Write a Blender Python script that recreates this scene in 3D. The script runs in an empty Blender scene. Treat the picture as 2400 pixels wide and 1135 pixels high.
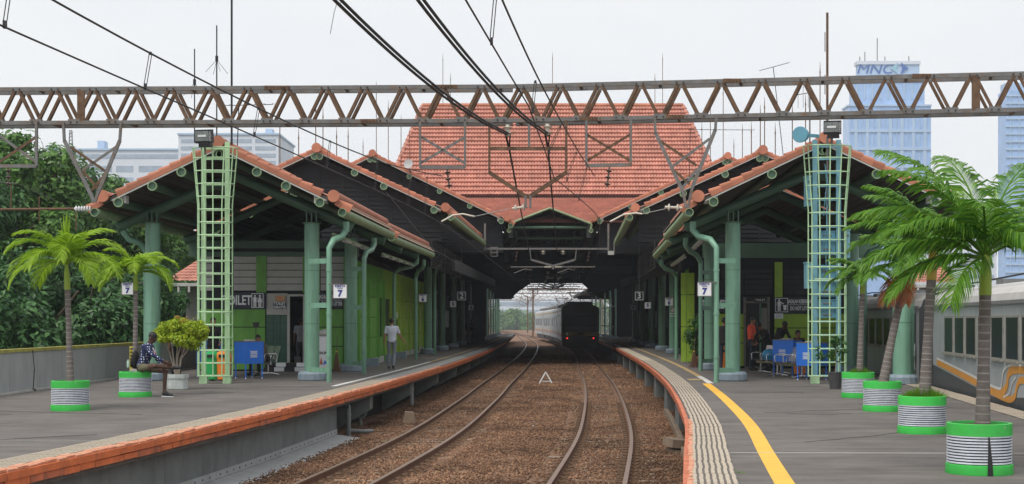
import bpy, math, random
import numpy as np
from mathutils import Vector, Matrix
random.seed(7)
R = math.radians
scene = bpy.context.scene
COL = scene.collection

# ---------------------------------------------------------------- camera, sky, sun, exposure
FPX = 3500.0                       # focal length in photo pixels (2400 wide)
CAMZ = 1.6                         # eye height over the platform (platform top = 0)
cam = bpy.data.cameras.new('camera')
cam.sensor_width = 36.0
cam.lens = FPX / 2400 * 36
cam.shift_y = (752 - 567.5) / 2400
cam.clip_start = 0.1
cam.clip_end = 6000
camo = bpy.data.objects.new('camera', cam)
COL.objects.link(camo)
camo.location = (0, 0, CAMZ)
camo.rotation_euler = (R(90), 0, 0)
scene.camera = camo

SUN_EL, SUN_AZ = R(58), R(215)     # behind and left of the camera, veiled by cloud
world = bpy.data.worlds.new('World')
scene.world = world
world.use_nodes = True
wn, wl = world.node_tree.nodes, world.node_tree.links
wn.clear()
wo = wn.new('ShaderNodeOutputWorld')
bg = wn.new('ShaderNodeBackground')
sky = wn.new('ShaderNodeTexSky')
sky.sky_type = 'NISHITA'
sky.sun_disc = False
sky.sun_elevation = SUN_EL
sky.sun_rotation = SUN_AZ
sky.dust_density = 4
sky.air_density = 1.0
dim = wn.new('ShaderNodeMixRGB'); dim.blend_type = 'MULTIPLY'; dim.inputs[0].default_value = 1
dim.inputs[2].default_value = (0.10, 0.10, 0.10, 1)
wl.new(sky.outputs[0], dim.inputs[1])
ov = wn.new('ShaderNodeMixRGB'); ov.inputs[0].default_value = 0.90      # closed cloud cover over the clear sky
ov.inputs[2].default_value = (0.945, 0.955, 0.975, 1)
ctc = wn.new('ShaderNodeTexCoord'); cmp_ = wn.new('ShaderNodeMapping'); cmp_.inputs['Scale'].default_value = (1,1,2.6)
cnz = wn.new('ShaderNodeTexNoise'); cnz.inputs['Scale'].default_value = 2.3; cnz.inputs['Detail'].default_value = 5; cnz.inputs['Roughness'].default_value = .55
crp = wn.new('ShaderNodeValToRGB'); crp.color_ramp.elements[0].position = .33; crp.color_ramp.elements[1].position = .68      # soft uneven cloud layer
crp.color_ramp.elements[0].color = (.885,.905,.935,1); crp.color_ramp.elements[1].color = (.99,.99,.985,1)
wl.new(ctc.outputs['Generated'], cmp_.inputs[0]); wl.new(cmp_.outputs[0], cnz.inputs['Vector']); wl.new(cnz.outputs[0], crp.inputs[0]); wl.new(crp.outputs[0], ov.inputs[2])
wl.new(dim.outputs[0], ov.inputs[1])
wl.new(ov.outputs[0], bg.inputs[0])
bg.inputs[1].default_value = 0.82
wl.new(bg.outputs[0], wo.inputs[0])

sun = bpy.data.lights.new('sun', 'SUN')
sun.energy = 2.3
sun.angle = R(32)
sun.color = (1.0, 0.95, 0.88)
suno = bpy.data.objects.new('sun', sun)
COL.objects.link(suno)
sd = Vector((math.sin(SUN_AZ) * math.cos(SUN_EL), math.cos(SUN_AZ) * math.cos(SUN_EL), math.sin(SUN_EL)))
suno.rotation_euler = (-sd).to_track_quat('-Z', 'Y').to_euler()
suno.location = sd * 60

scene.view_settings.view_transform = 'Standard'
scene.view_settings.look = 'None'
scene.view_settings.exposure = 0.38
scene.view_settings.gamma = 1.0
scene.view_settings.use_curve_mapping = False
scene.render.engine = 'CYCLES'
scene.cycles.use_denoising = True
scene.cycles.max_bounces = 8
scene.cycles.diffuse_bounces = 3
scene.cycles.volume_bounces = 1
scene.cycles.transparent_max_bounces = 8

# ---------------------------------------------------------------- helpers
def P(px, py, d):
    return Vector(((px - 1200) / FPX * d, d, CAMZ + (752 - py) / FPX * d))
def GX(px, d): return (px - 1200) / FPX * d
def GZ(py, d): return CAMZ + (752 - py) / FPX * d

class Spl:
    """monotone cubic through (d, X)"""
    def __init__(s, pts):
        s.x = np.array([p[0] for p in pts], float); s.y = np.array([p[1] for p in pts], float)
        h = np.diff(s.x); dl = np.diff(s.y) / h
        m = np.zeros(len(s.x)); m[0] = dl[0]; m[-1] = dl[-1]
        for i in range(1, len(dl)):
            m[i] = (h[i] * dl[i-1] + h[i-1] * dl[i]) / (h[i-1] + h[i])
        s.m = m
    def __call__(s, d):
        x, y, m = s.x, s.y, s.m
        if d <= x[0]: return float(y[0] + m[0] * (d - x[0]))
        if d >= x[-1]: return float(y[-1] + m[-1] * (d - x[-1]))
        i = int(np.searchsorted(x, d)) - 1
        h = x[i+1] - x[i]; t = (d - x[i]) / h
        return float((2*t**3-3*t**2+1)*y[i] + (t**3-2*t**2+t)*h*m[i] + (-2*t**3+3*t**2)*y[i+1] + (t**3-t**2)*h*m[i+1])
    def slope(s, d): return (s(d + .2) - s(d - .2)) / .4
LE = Spl([(0,-6.75),(10,-5.92),(15.7,-5.38),(20,-4.86),(25.1,-4.30),(36.1,-3.40),(44.1,-2.90),(65.9,-1.85),(100,-.8),(151,0.05),(185,.45)])
RE = Spl([(0,.05),(10,1.2),(14.6,1.71),(18.1,2.12),(22.4,2.64),(28.7,3.24),(37.3,3.93),(50.9,4.75),(70,5.55),(100,6.5),(130,7.15),(185,7.6)])
RR = Spl([(0,6.0),(10,7.15),(26.3,9.02),(36.6,10.25),(50,11.5),(70,12.8),(185,15)])
LT = Spl([(0,-5.0),(10,-4.05),(22.4,-2.70),(30.4,-1.92),(45,-1.12),(59,-.60),(75,.05),(90,.55),(117,1.36),(150,2.0),(200,1.9),(286,.9),(400,-4)])
RT = Spl([(0,-1.1),(10,-.1),(15,.38),(22.4,1.12),(31.5,1.95),(40,2.50),(53.6,3.20),(79,4.1),(117,5.35),(137,5.65),(165,5.4),(191,4.7),(230,3.2),(300,-.5),(400,-7)])
RAILZ = -0.85

ORG = {}
class MB:
    def __init__(s): s.v = []; s.f = []; s.m = []
    def add(s, vs, fs, mi=0):
        b = len(s.v)
        s.v.extend([tuple(v) for v in vs])
        for f in fs: s.f.append(tuple(i + b for i in f)); s.m.append(mi)
        return s
    def box(s, c, size, rz=0, mi=0, M=None):
        hx, hy, hz = size[0]/2, size[1]/2, size[2]/2
        vs = [Vector((x, y, z)) for x in (-hx, hx) for y in (-hy, hy) for z in (-hz, hz)]
        if M is None:
            M = Matrix.Translation(Vector(c)) @ Matrix.Rotation(rz, 4, 'Z')
        vs = [M @ v for v in vs]
        return s.add(vs, [(0,1,3,2),(4,6,7,5),(0,4,5,1),(2,3,7,6),(0,2,6,4),(1,5,7,3)], mi)
    def bar(s, a, b, w, h=None, mi=0, up=None):
        """rectangular bar from a to b"""
        a = Vector(a); b = Vector(b); h = h or w
        t = (b - a); L = t.length
        if L < 1e-6: return s
        t /= L
        u = Vector(up) if up else (Vector((0,0,1)) if abs(t.z) < .95 else Vector((0,1,0)))
        x = t.cross(u).normalized(); y = x.cross(t).normalized()
        M = Matrix((x, t, y)).transposed().to_4x4(); M.translation = (a + b) / 2
        return s.box(None, (w, L, h), mi=mi, M=M)
    def tube(s, pts, r, n=10, mi=0, caps=True):
        pts = [Vector(p) for p in pts]
        rs = r if isinstance(r, (list, tuple)) else [r] * len(pts)
        t0 = (pts[1] - pts[0]).normalized()
        u = t0.cross(Vector((0,0,1)))
        if u.length < .05: u = t0.cross(Vector((1,0,0)))
        u.normalize()
        vs = []; k = len(pts)
        for i, p in enumerate(pts):
            t = (pts[min(i+1,k-1)] - pts[max(i-1,0)]).normalized()
            u = (u - t * u.dot(t)).normalized(); w = t.cross(u)
            for j in range(n):
                a = 2*math.pi*j/n
                vs.append(p + (u*math.cos(a) + w*math.sin(a)) * rs[i])
        fs = [(i*n+j, i*n+(j+1)%n, (i+1)*n+(j+1)%n, (i+1)*n+j) for i in range(k-1) for j in range(n)]
        if caps:
            fs.append(tuple(range(n-1,-1,-1))); fs.append(tuple((k-1)*n+j for j in range(n)))
        return s.add(vs, fs, mi)
    def lathe(s, prof, c, n=24, mi=0, mis=None):
        vs = []; k = len(prof); c = Vector(c)
        for (r, z) in prof:
            for j in range(n):
                a = 2*math.pi*j/n
                vs.append(c + Vector((r*math.cos(a), r*math.sin(a), z)))
        b = len(s.v); s.v.extend([tuple(v) for v in vs])
        for i in range(k-1):
            for j in range(n):
                s.f.append((b+i*n+j, b+i*n+(j+1)%n, b+(i+1)*n+(j+1)%n, b+(i+1)*n+j)); s.m.append(mis[i] if mis else mi)
        if prof[0][0] > 1e-4: s.f.append(tuple(b+j for j in range(n-1,-1,-1))); s.m.append(mi)
        if prof[-1][0] > 1e-4: s.f.append(tuple(b+(k-1)*n+j for j in range(n))); s.m.append(mis[-1] if mis else mi)
        return s
    def prism(s, poly, n, t, mi=0):
        """polygon (list of 3D points) extruded along vector n*t, centred"""
        n = Vector(n).normalized() * (t/2); k = len(poly)
        a = [Vector(p) - n for p in poly]; b = [Vector(p) + n for p in poly]
        fs = [tuple(range(k-1,-1,-1)), tuple(range(k, 2*k))] + [(i, (i+1)%k, k+(i+1)%k, k+i) for i in range(k)]
        return s.add(a + b, fs, mi)
    def ring(s, c, axis, ro, ri, L, n=16, mi=0, mi2=None):
        """hollow pipe end: outer and inner wall with a closed back"""
        c = Vector(c); ax = Vector(axis).normalized()
        u = ax.cross(Vector((0,0,1)));  u = u.normalized() if u.length > .05 else Vector((1,0,0)); w = ax.cross(u)
        vs = []
        for (r, l) in ((ro, L), (ro, 0), (ri, 0), (ri, .35*L)):
            for j in range(n):
                a = 2*math.pi*j/n; vs.append(c + ax*l + (u*math.cos(a)+w*math.sin(a))*r)
        b = len(s.v); s.v.extend([tuple(v) for v in vs])
        for i in range(3):
            for j in range(n):
                s.f.append((b+i*n+j, b+(i+1)*n+j, b+(i+1)*n+(j+1)%n, b+i*n+(j+1)%n)); s.m.append(mi)
        s.f.append(tuple(b+3*n+j for j in range(n))); s.m.append(mi if mi2 is None else mi2)
        s.f.append(tuple(b+j for j in range(n))); s.m.append(mi)
        return s
    def mesh(s, name, mats, org=(0,0,0), smooth=False):
        me = bpy.data.meshes.new(name)
        o = Vector(org)
        me.from_pydata([(v[0]-o.x, v[1]-o.y, v[2]-o.z) for v in s.v], [], s.f)
        mats = mats if isinstance(mats, (list, tuple)) else [mats]
        for m in mats: me.materials.append(m)
        if len(mats) > 1: me.polygons.foreach_set('material_index', s.m)
        if smooth:
            me.polygons.foreach_set('use_smooth', [True]*len(me.polygons))
            try: me.set_sharp_from_angle(angle=R(38))
            except Exception: pass
        me.update()
        return me
    def build(s, name, mats, parent=None, smooth=False, org=None, local=False):
        if org is None:
            org = ORG.get(parent.name, Vector((0,0,0))) if (parent and not local) else Vector((0,0,0))
        o = bpy.data.objects.new(name, s.mesh(name, mats, org, smooth))
        COL.objects.link(o)
        if parent: o.parent = parent; ORG[o.name] = Vector(org)
        else: o.location = org; ORG[o.name] = Vector(org)
        return o
def tag(o, label, cat=None, group=None, kind=None):
    if label: o['label'] = label
    if cat: o['category'] = cat
    if group: o['group'] = group
    if kind: o['kind'] = kind
    return o
def thing(name, label, cat, loc=(0,0,0), group=None, rz=0):
    o = bpy.data.objects.new(name, None); COL.objects.link(o)
    o.empty_display_size = .2
    o.location = loc; o.rotation_euler = (0,0,rz); ORG[o.name] = Vector(loc)
    return tag(o, label, cat, group, 'thing')
def inst(me, name, parent=None, loc=(0,0,0), rot=(0,0,0), scale=(1,1,1), M=None):
    o = bpy.data.objects.new(name, me); COL.objects.link(o)
    if parent: o.parent = parent
    if M is not None:
        MM = M.copy()
        if parent: MM.translation = MM.translation - ORG.get(parent.name, Vector((0,0,0)))
        o.matrix_basis = MM
    else:
        l = Vector(loc)
        if parent: l = l - ORG.get(parent.name, Vector((0,0,0)))
        o.location = l; o.rotation_euler = rot; o.scale = scale
    if parent: ORG[o.name] = ORG.get(parent.name, Vector((0,0,0)))
    return o
def copy_tree(o, parent=None):
    c = o.copy(); COL.objects.link(c); c.parent = parent
    for ch in list(o.children): copy_tree(ch, c)
    return c
def text_mesh(txt, size, mat, name='lettering', bold=0.0, ext=0.002, align='CENTER', shear=0):
    cu = bpy.data.curves.new(name, 'FONT'); cu.body = txt; cu.size = size
    cu.align_x = align; cu.align_y = 'CENTER'; cu.extrude = ext; cu.offset = bold; cu.shear = shear; cu.resolution_u = 3
    to = bpy.data.objects.new(name, cu); COL.objects.link(to)
    dg = bpy.context.evaluated_depsgraph_get()
    me = bpy.data.meshes.new_from_object(to.evaluated_get(dg))
    bpy.data.objects.remove(to); bpy.data.curves.remove(cu)
    me.materials.clear(); me.materials.append(mat)
    return me
def put_text(parent, txt, size, mat, loc, rz=0, bold=0.0, sx=1.0, name='lettering', align='CENTER', shear=0):
    """upright text facing -Y when rz = 0"""
    me = text_mesh(txt, size, mat, name, bold, align=align, shear=shear)
    M = Matrix.Translation(Vector(loc)) @ Matrix.Rotation(rz, 4, 'Z') @ Matrix.Rotation(R(90), 4, 'X') @ Matrix.Diagonal((sx,1,1,1))
    return inst(me, name, parent, M=M)

# ---------------------------------------------------------------- materials
MT = {}
def mat(name, col, rough=.6, metal=0, var=.18, scale=3.0, bump=0, bscale=40, dirt=0, dirtcol=(.05,.045,.04), dscale=(1.5,1.5,.5), emis=None, spec=.5, col2=None, sub=0, alpha=None, stretch=(1,1,1), cell=None, orand=0, spots=None):
    m = bpy.data.materials.new(name); m.use_nodes = True
    n, l = m.node_tree.nodes, m.node_tree.links
    b = n['Principled BSDF']
    tc = n.new('ShaderNodeTexCoord')
    mp = n.new('ShaderNodeMapping'); mp.inputs['Scale'].default_value = stretch
    l.new(tc.outputs['Object'], mp.inputs[0])
    nz = n.new('ShaderNodeTexNoise'); nz.inputs['Scale'].default_value = scale; nz.inputs['Detail'].default_value = 6; nz.inputs['Roughness'].default_value = .65
    l.new(mp.outputs[0], nz.inputs['Vector'])
    rp = n.new('ShaderNodeValToRGB')
    rp.color_ramp.elements[0].position = .3; rp.color_ramp.elements[1].position = .7
    c1 = [max(0, c*(1-var)) for c in col]; c2 = [min(1, c*(1+var)) for c in (col2 or col)]
    rp.color_ramp.elements[0].color = (*c1, 1); rp.color_ramp.elements[1].color = (*c2, 1)
    l.new(nz.outputs[0], rp.inputs[0])
    out = rp.outputs[0]
    if dirt:
        mp2 = n.new('ShaderNodeMapping'); mp2.inputs['Scale'].default_value = dscale
        l.new(tc.outputs['Object'], mp2.inputs[0])
        nd = n.new('ShaderNodeTexNoise'); nd.inputs['Scale'].default_value = 2.2; nd.inputs['Detail'].default_value = 8; nd.inputs['Roughness'].default_value = .7
        l.new(mp2.outputs[0], nd.inputs['Vector'])
        r2 = n.new('ShaderNodeValToRGB'); r2.color_ramp.elements[0].position = .48; r2.color_ramp.elements[1].position = .72
        r2.color_ramp.elements[0].color = (0,0,0,1); r2.color_ramp.elements[1].color = (dirt,)*3 + (1,)
        l.new(nd.outputs[0], r2.inputs[0])
        mx = n.new('ShaderNodeMixRGB'); mx.inputs[2].default_value = (*dirtcol, 1)
        l.new(r2.outputs[0], mx.inputs[0]); l.new(out, mx.inputs[1]); out = mx.outputs[0]
    if cell:                                     # tone differs from piece to piece
        mp3 = n.new('ShaderNodeMapping'); mp3.inputs['Scale'].default_value = cell[:3]; l.new(tc.outputs['Object'], mp3.inputs[0])
        vo = n.new('ShaderNodeTexVoronoi'); vo.inputs['Scale'].default_value = 1; l.new(mp3.outputs[0], vo.inputs['Vector'])
        hs = n.new('ShaderNodeHueSaturation'); mr = n.new('ShaderNodeMapRange'); mr.inputs[3].default_value = 1-cell[3]; mr.inputs[4].default_value = 1+cell[3]
        sp_ = n.new('ShaderNodeSeparateColor'); l.new(vo.outputs['Color'], sp_.inputs[0]); l.new(sp_.outputs[0], mr.inputs[0]); l.new(mr.outputs[0], hs.inputs['Value']); l.new(out, hs.inputs['Color']); out = hs.outputs[0]
    if orand:
        oi = n.new('ShaderNodeObjectInfo'); hs = n.new('ShaderNodeHueSaturation'); mr = n.new('ShaderNodeMapRange'); mr.inputs[3].default_value = 1-orand; mr.inputs[4].default_value = 1+orand
        l.new(oi.outputs['Random'], mr.inputs[0]); l.new(mr.outputs[0], hs.inputs['Value']); l.new(out, hs.inputs['Color']); out = hs.outputs[0]
    if spots:                                    # small scattered chips or gum spots (scale, size, colour, amount)
        vo = n.new('ShaderNodeTexVoronoi'); vo.inputs['Scale'].default_value = spots[0]; l.new(tc.outputs['Object'], vo.inputs['Vector'])
        lt = n.new('ShaderNodeMath'); lt.operation = 'LESS_THAN'; lt.inputs[1].default_value = spots[1]; l.new(vo.outputs['Distance'], lt.inputs[0])
        sp2 = n.new('ShaderNodeSeparateColor'); l.new(vo.outputs['Color'], sp2.inputs[0]); l2 = n.new('ShaderNodeMath'); l2.operation = 'LESS_THAN'; l2.inputs[1].default_value = spots[3]; l.new(sp2.outputs[1], l2.inputs[0])
        mm = n.new('ShaderNodeMath'); mm.operation = 'MULTIPLY'; l.new(lt.outputs[0], mm.inputs[0]); l.new(l2.outputs[0], mm.inputs[1])
        mx = n.new('ShaderNodeMixRGB'); mx.inputs[2].default_value = (*spots[2],1); l.new(mm.outputs[0], mx.inputs[0]); l.new(out, mx.inputs[1]); out = mx.outputs[0]
    l.new(out, b.inputs['Base Color'])
    b.inputs['Roughness'].default_value = rough; b.inputs['Metallic'].default_value = metal
    b.inputs['Specular IOR Level'].default_value = spec
    if bump:
        nb = n.new('ShaderNodeTexNoise'); nb.inputs['Scale'].default_value = bscale; nb.inputs['Detail'].default_value = 4
        l.new(mp.outputs[0], nb.inputs['Vector'])
        bp = n.new('ShaderNodeBump'); bp.inputs['Strength'].default_value = bump; bp.inputs['Distance'].default_value = .02
        l.new(nb.outputs[0], bp.inputs['Height']); l.new(bp.outputs[0], b.inputs['Normal'])
    if emis:
        b.inputs['Emission Color'].default_value = (*emis[:3], 1); b.inputs['Emission Strength'].default_value = emis[3]
    if alpha is not None: b.inputs['Alpha'].default_value = alpha
    MT[name] = m
    return m
def leafmat(name, col, col2, trans=.35, rough=.45):
    """leaf: colour varies from leaf to leaf and light passes through"""
    m = bpy.data.materials.new(name); m.use_nodes = True
    n, l = m.node_tree.nodes, m.node_tree.links
    b = n['Principled BSDF']; out = n['Material Output']
    ge = n.new('ShaderNodeNewGeometry')
    rp = n.new('ShaderNodeValToRGB'); rp.color_ramp.elements[0].color = (*col, 1); rp.color_ramp.elements[1].color = (*col2, 1)
    l.new(ge.outputs['Random Per Island'], rp.inputs[0])
    l.new(rp.outputs[0], b.inputs['Base Color']); b.inputs['Roughness'].default_value = rough
    b.inputs['Specular IOR Level'].default_value = .35
    tr = n.new('ShaderNodeBsdfTranslucent'); l.new(rp.outputs[0], tr.inputs[0])
    mx = n.new('ShaderNodeMixShader'); mx.inputs[0].default_value = trans
    l.new(b.outputs[0], mx.inputs[1]); l.new(tr.outputs[0], mx.inputs[2]); l.new(mx.outputs[0], out.inputs[0])
    MT[name] = m
    return m
M_asph = mat('asphalt', (.108,.097,.090), .85, var=.28, scale=1.2, bump=.5, bscale=60, dirt=.9, dirtcol=(.185,.17,.155), dscale=(.2,1.5,1), spots=(3.5,.055,(.26,.25,.23),.35))
M_conc = mat('concrete', (.26,.26,.25), .85, var=.2, scale=2, bump=.3, bscale=30, dirt=.5, dirtcol=(.1,.1,.09))
M_wallgrey = mat('grey_wall_paint', (.36,.375,.38), .7, var=.1, scale=1.4, bump=.1, bscale=25, dirt=.5, dirtcol=(.22,.22,.21), dscale=(1.2,1.2,.35))
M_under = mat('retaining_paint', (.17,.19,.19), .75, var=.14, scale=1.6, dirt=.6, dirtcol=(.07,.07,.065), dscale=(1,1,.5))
M_yelcap = mat('yellow_cap', (.36,.33,.06), .7, var=.2, scale=3, dirt=.8, dirtcol=(.12,.12,.07), dscale=(2,2,2))
M_orange = mat('orange_paint', (.66,.17,.055), .6, var=.2, scale=3, dirt=.7, dirtcol=(.2,.07,.035), dscale=(1.5,2,1.2))
M_orange2 = mat('orange_paint_worn', (.52,.15,.07), .7, var=.3, scale=4, dirt=.85, dirtcol=(.14,.07,.05), dscale=(2,2,1.5))
M_peach = mat('peach_coping', (.60,.27,.16), .7, var=.25, scale=5, dirt=.6, dirtcol=(.3,.2,.15))
M_tact = mat('tactile_tile_cream', (.43,.37,.29), .75, var=.18, scale=6, dirt=.7, dirtcol=(.24,.20,.165))
M_tactg = mat('tactile_groove', (.12,.105,.095), .8, var=.2, scale=6, dirt=.5, dirtcol=(.2,.17,.14))
M_yellow = mat('yellow_line_paint', (.80,.44,.045), .6, var=.1, scale=2, dirt=.55, dirtcol=(.42,.26,.08), dscale=(2,5,1), spots=(6,.08,(.22,.17,.1),.22))
M_worny = mat('worn_yellow_paint', (.42,.29,.12), .7, var=.3, scale=4, dirt=.8, dirtcol=(.2,.17,.13), dscale=(2,2,2))
M_white = mat('white_paint', (.62,.62,.60), .6, var=.12, scale=3, dirt=.4, dirtcol=(.3,.29,.27))
M_ballast = mat('ballast_bed', (.155,.085,.05), .95, var=.5, scale=9, bump=1.0, bscale=26, dirt=.75, dirtcol=(.25,.16,.095), dscale=(.5,.5,.5))
M_rail = mat('rail_steel', (.27,.185,.135), .38, metal=.7, var=.2, scale=6)
M_railside = mat('rail_rust', (.15,.075,.042), .85, var=.3, scale=6)
M_sleeper = mat('sleeper_concrete', (.21,.16,.115), .9, var=.3, scale=4, dirt=.8, dirtcol=(.11,.065,.04), dscale=(2,2,2))
M_tile = mat('terracotta_tile', (.42,.16,.095), .75, var=.22, scale=1.2, bump=.15, bscale=25, dirt=.5, dirtcol=(.30,.12,.08), dscale=(1.2,1.2,1.2), orand=.2)
M_tile2 = mat('terracotta_roof', (.45,.20,.15), .75, var=.16, scale=.7, dirt=.5, dirtcol=(.30,.13,.10), dscale=(.5,.5,.22), cell=(5,2.6,2.6,.13))
M_tileg = mat('mossy_tile', (.30,.21,.16), .85, var=.3, scale=6, dirt=.8, dirtcol=(.13,.12,.1), dscale=(3,3,3))
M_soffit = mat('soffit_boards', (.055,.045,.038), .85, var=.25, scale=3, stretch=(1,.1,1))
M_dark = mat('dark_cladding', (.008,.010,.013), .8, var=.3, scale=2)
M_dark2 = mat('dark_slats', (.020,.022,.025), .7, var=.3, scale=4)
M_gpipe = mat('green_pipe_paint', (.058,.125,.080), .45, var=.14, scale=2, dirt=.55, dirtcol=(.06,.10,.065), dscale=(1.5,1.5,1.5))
M_gutter = mat('green_gutter_paint', (.22,.32,.175), .5, var=.2, scale=3, dirt=.55, dirtcol=(.12,.14,.075), dscale=(3,3,3))
M_gcol = mat('sea_green_column_paint', (.165,.335,.24), .42, var=.07, scale=1.2, dirt=.8, dirtcol=(.08,.15,.095), dscale=(2.6,2.6,.22), spots=(5,.06,(.10,.075,.045),.14))
M_basegrey = mat('blue_grey_base_paint', (.20,.26,.31), .6, var=.15, scale=5, dirt=.5, dirtcol=(.12,.14,.15), dscale=(3,3,3))
M_lgreen = mat('light_green_cage_paint', (.40,.60,.36), .45, var=.14, scale=4, dirt=.4, dirtcol=(.22,.34,.16), dscale=(5,5,1.5))
M_bluepost = mat('blue_post_paint', (.16,.36,.44), .5, var=.16, scale=4, dirt=.45, dirtcol=(.1,.2,.22), dscale=(4,4,1))
M_dish = mat('blue_dish_paint', (.11,.30,.40), .5, var=.08, scale=3)
M_steel = mat('galvanised_steel', (.145,.145,.145), .6, metal=.15, var=.25, scale=5, dirt=.95, dirtcol=(.155,.09,.045), dscale=(2.2,2.2,2.2))
M_rust = mat('rusty_steel', (.115,.066,.040), .85, metal=.1, var=.4, scale=6, dirt=.6, dirtcol=(.20,.115,.05), dscale=(3,3,3))
M_wire = mat('cable_black', (.008,.009,.014), .6, var=.1)
M_wire2 = mat('contact_wire', (.016,.015,.018), .55, var=.1)
M_wirel = mat('grey_wire', (.2,.2,.2), .5, metal=.3, var=.1)
M_ins = mat('porcelain', (.52,.48,.41), .3, var=.2, scale=12)
M_insb = mat('brown_insulator', (.09,.06,.045), .4, var=.3, scale=9)
M_black = mat('black_plastic', (.012,.012,.014), .5, var=.2)
M_glassd = mat('dark_window_glass', (.008,.010,.012), .25, var=.2, spec=.18)
M_lens = mat('floodlight_glass', (.25,.28,.28), .15, var=.3, scale=9, metal=.3)
M_navy = mat('navy_sign', (.008,.011,.03), .4, var=.15)
M_signw = mat('sign_white', (.72,.74,.76), .45, var=.05, scale=4)
M_signb = mat('sign_blue_ink', (.03,.035,.22), .5, var=.05)
M_lime = mat('lime_panel', (.27,.43,.035), .5, var=.12, scale=1.6, dirt=.35, dirtcol=(.1,.17,.03), dscale=(2,2,.6))
M_green = mat('green_panel', (.12,.33,.045), .5, var=.12, scale=1.6, dirt=.35, dirtcol=(.05,.12,.02), dscale=(2,2,.6))
M_dgtile = mat('dark_green_tile', (.022,.085,.055), .3, var=.2, scale=4)
M_offw = mat('off_white_wall', (.42,.42,.40), .7, var=.1, scale=2, dirt=.3, dirtcol=(.25,.25,.23))
M_blue = mat('blue_cabinet_paint', (.018,.15,.62), .4, var=.08, scale=3)
M_bindg = mat('green_bin', (.02,.34,.09), .4, var=.1)
M_bindo = mat('orange_bin', (.75,.22,.03), .4, var=.1)
M_chrome = mat('bench_metal', (.55,.55,.56), .25, metal=.9, var=.1)
M_potg = mat('bright_green_pot_paint', (.045,.50,.075), .5, var=.1, scale=5, dirt=.35, dirtcol=(.08,.28,.07), dscale=(4,4,4), spots=(7,.07,(.30,.33,.25),.2), orand=.1)
M_potw = mat('pale_pot_rib_paint', (.60,.64,.70), .55, var=.12, scale=6, dirt=.5, dirtcol=(.25,.28,.32), dscale=(4,4,8), spots=(9,.09,(.22,.22,.23),.2))
M_potn = mat('navy_pot_groove_paint', (.022,.028,.055), .6, var=.2, scale=6)
M_soil = mat('pot_soil', (.07,.05,.03), .95, var=.4, scale=15, bump=.6)
M_trunk = mat('palm_trunk_bark', (.155,.135,.125), .9, var=.25, scale=6, bump=.3, stretch=(1,1,3), dirt=.6, dirtcol=(.075,.06,.055), dscale=(3,3,6))
M_ringb = mat('palm_ring_scar', (.27,.25,.235), .9, var=.25, scale=9)
M_shaft = mat('palm_crownshaft', (.26,.36,.035), .5, var=.15, scale=4)
M_shafto = mat('palm_crownshaft_ochre', (.42,.29,.03), .5, var=.2, scale=4)
M_bark = mat('pale_bark', (.33,.28,.23), .85, var=.25, scale=9, bump=.3)
M_tbark = mat('tree_bark', (.09,.07,.05), .9, var=.3, scale=4, bump=.4)
L_palmL = leafmat('palm_leaf_yellow_green', (.20,.36,.015), (.36,.54,.04), .45)  # yellower leaf green of the palms near the parapet
L_palmR = leafmat('palm_leaf_deep', (.038,.145,.012), (.17,.35,.03), .38)
L_dead = leafmat('palm_leaf_dead', (.16,.045,.012), (.33,.11,.025), .25)
L_tree = leafmat('tree_leaf', (.04,.115,.026), (.15,.30,.06), .32)
L_tree2 = leafmat('tree_leaf_deep', (.026,.088,.03), (.09,.21,.06), .28)
L_bush = leafmat('bonsai_leaf', (.24,.40,.015), (.52,.60,.04), .40)
L_bushp = leafmat('bonsai_leaf_tip', (.42,.36,.05), (.5,.28,.07), .35)
L_dkbush = leafmat('dark_bush_leaf', (.025,.085,.02), (.06,.17,.035), .25)
L_moss = leafmat('pot_grass', (.07,.20,.012), (.16,.34,.02), .3)
# ================================================================ the setting
WALLX = Spl([(0,-11.6),(20,-11.3),(32,-11.1),(40,-11.05),(50,-10.75),(80,-10.2),(185,-9)])
def grid_obj(name, rows, mats, closed=False):
    """rows: list of lists of points (same length) -> sheet"""
    k = len(rows[0]); vs = [p for r in rows for p in r]
    fs = [(i*k+j, i*k+j+1, (i+1)*k+j+1, (i+1)*k+j) for i in range(len(rows)-1) for j in range(k-1)]
    mb = MB(); mb.add(vs, fs); return mb.build(name, mats)
M_street = mat('street_ground', (.10,.11,.09), .9, var=.3, scale=.05)
g = MB(); g.add([(-900,-200,-9),(900,-200,-9),(900,1200,-9),(-900,1200,-9)], [(0,1,2,3)])
tag(g.build('ground', M_street), None, kind='structure')
ds = [0,4] + list(np.arange(8, 60, 1.0)) + list(np.arange(60, 190, 4.0))
# viaduct carrying the station
rows = []
for d in ds + [260, 420]:
    a, b = WALLX(d) - .25, RR(d) + 5.2
    if d > 186: a, b = -14 - (d-186)*.05, 22
    rows.append([(a,d,-8.99),(a,d,-1.35),(b,d,-1.35),(b,d,-8.99)])
tag(grid_obj('viaduct_ground', rows, M_conc), None, kind='structure')

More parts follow.
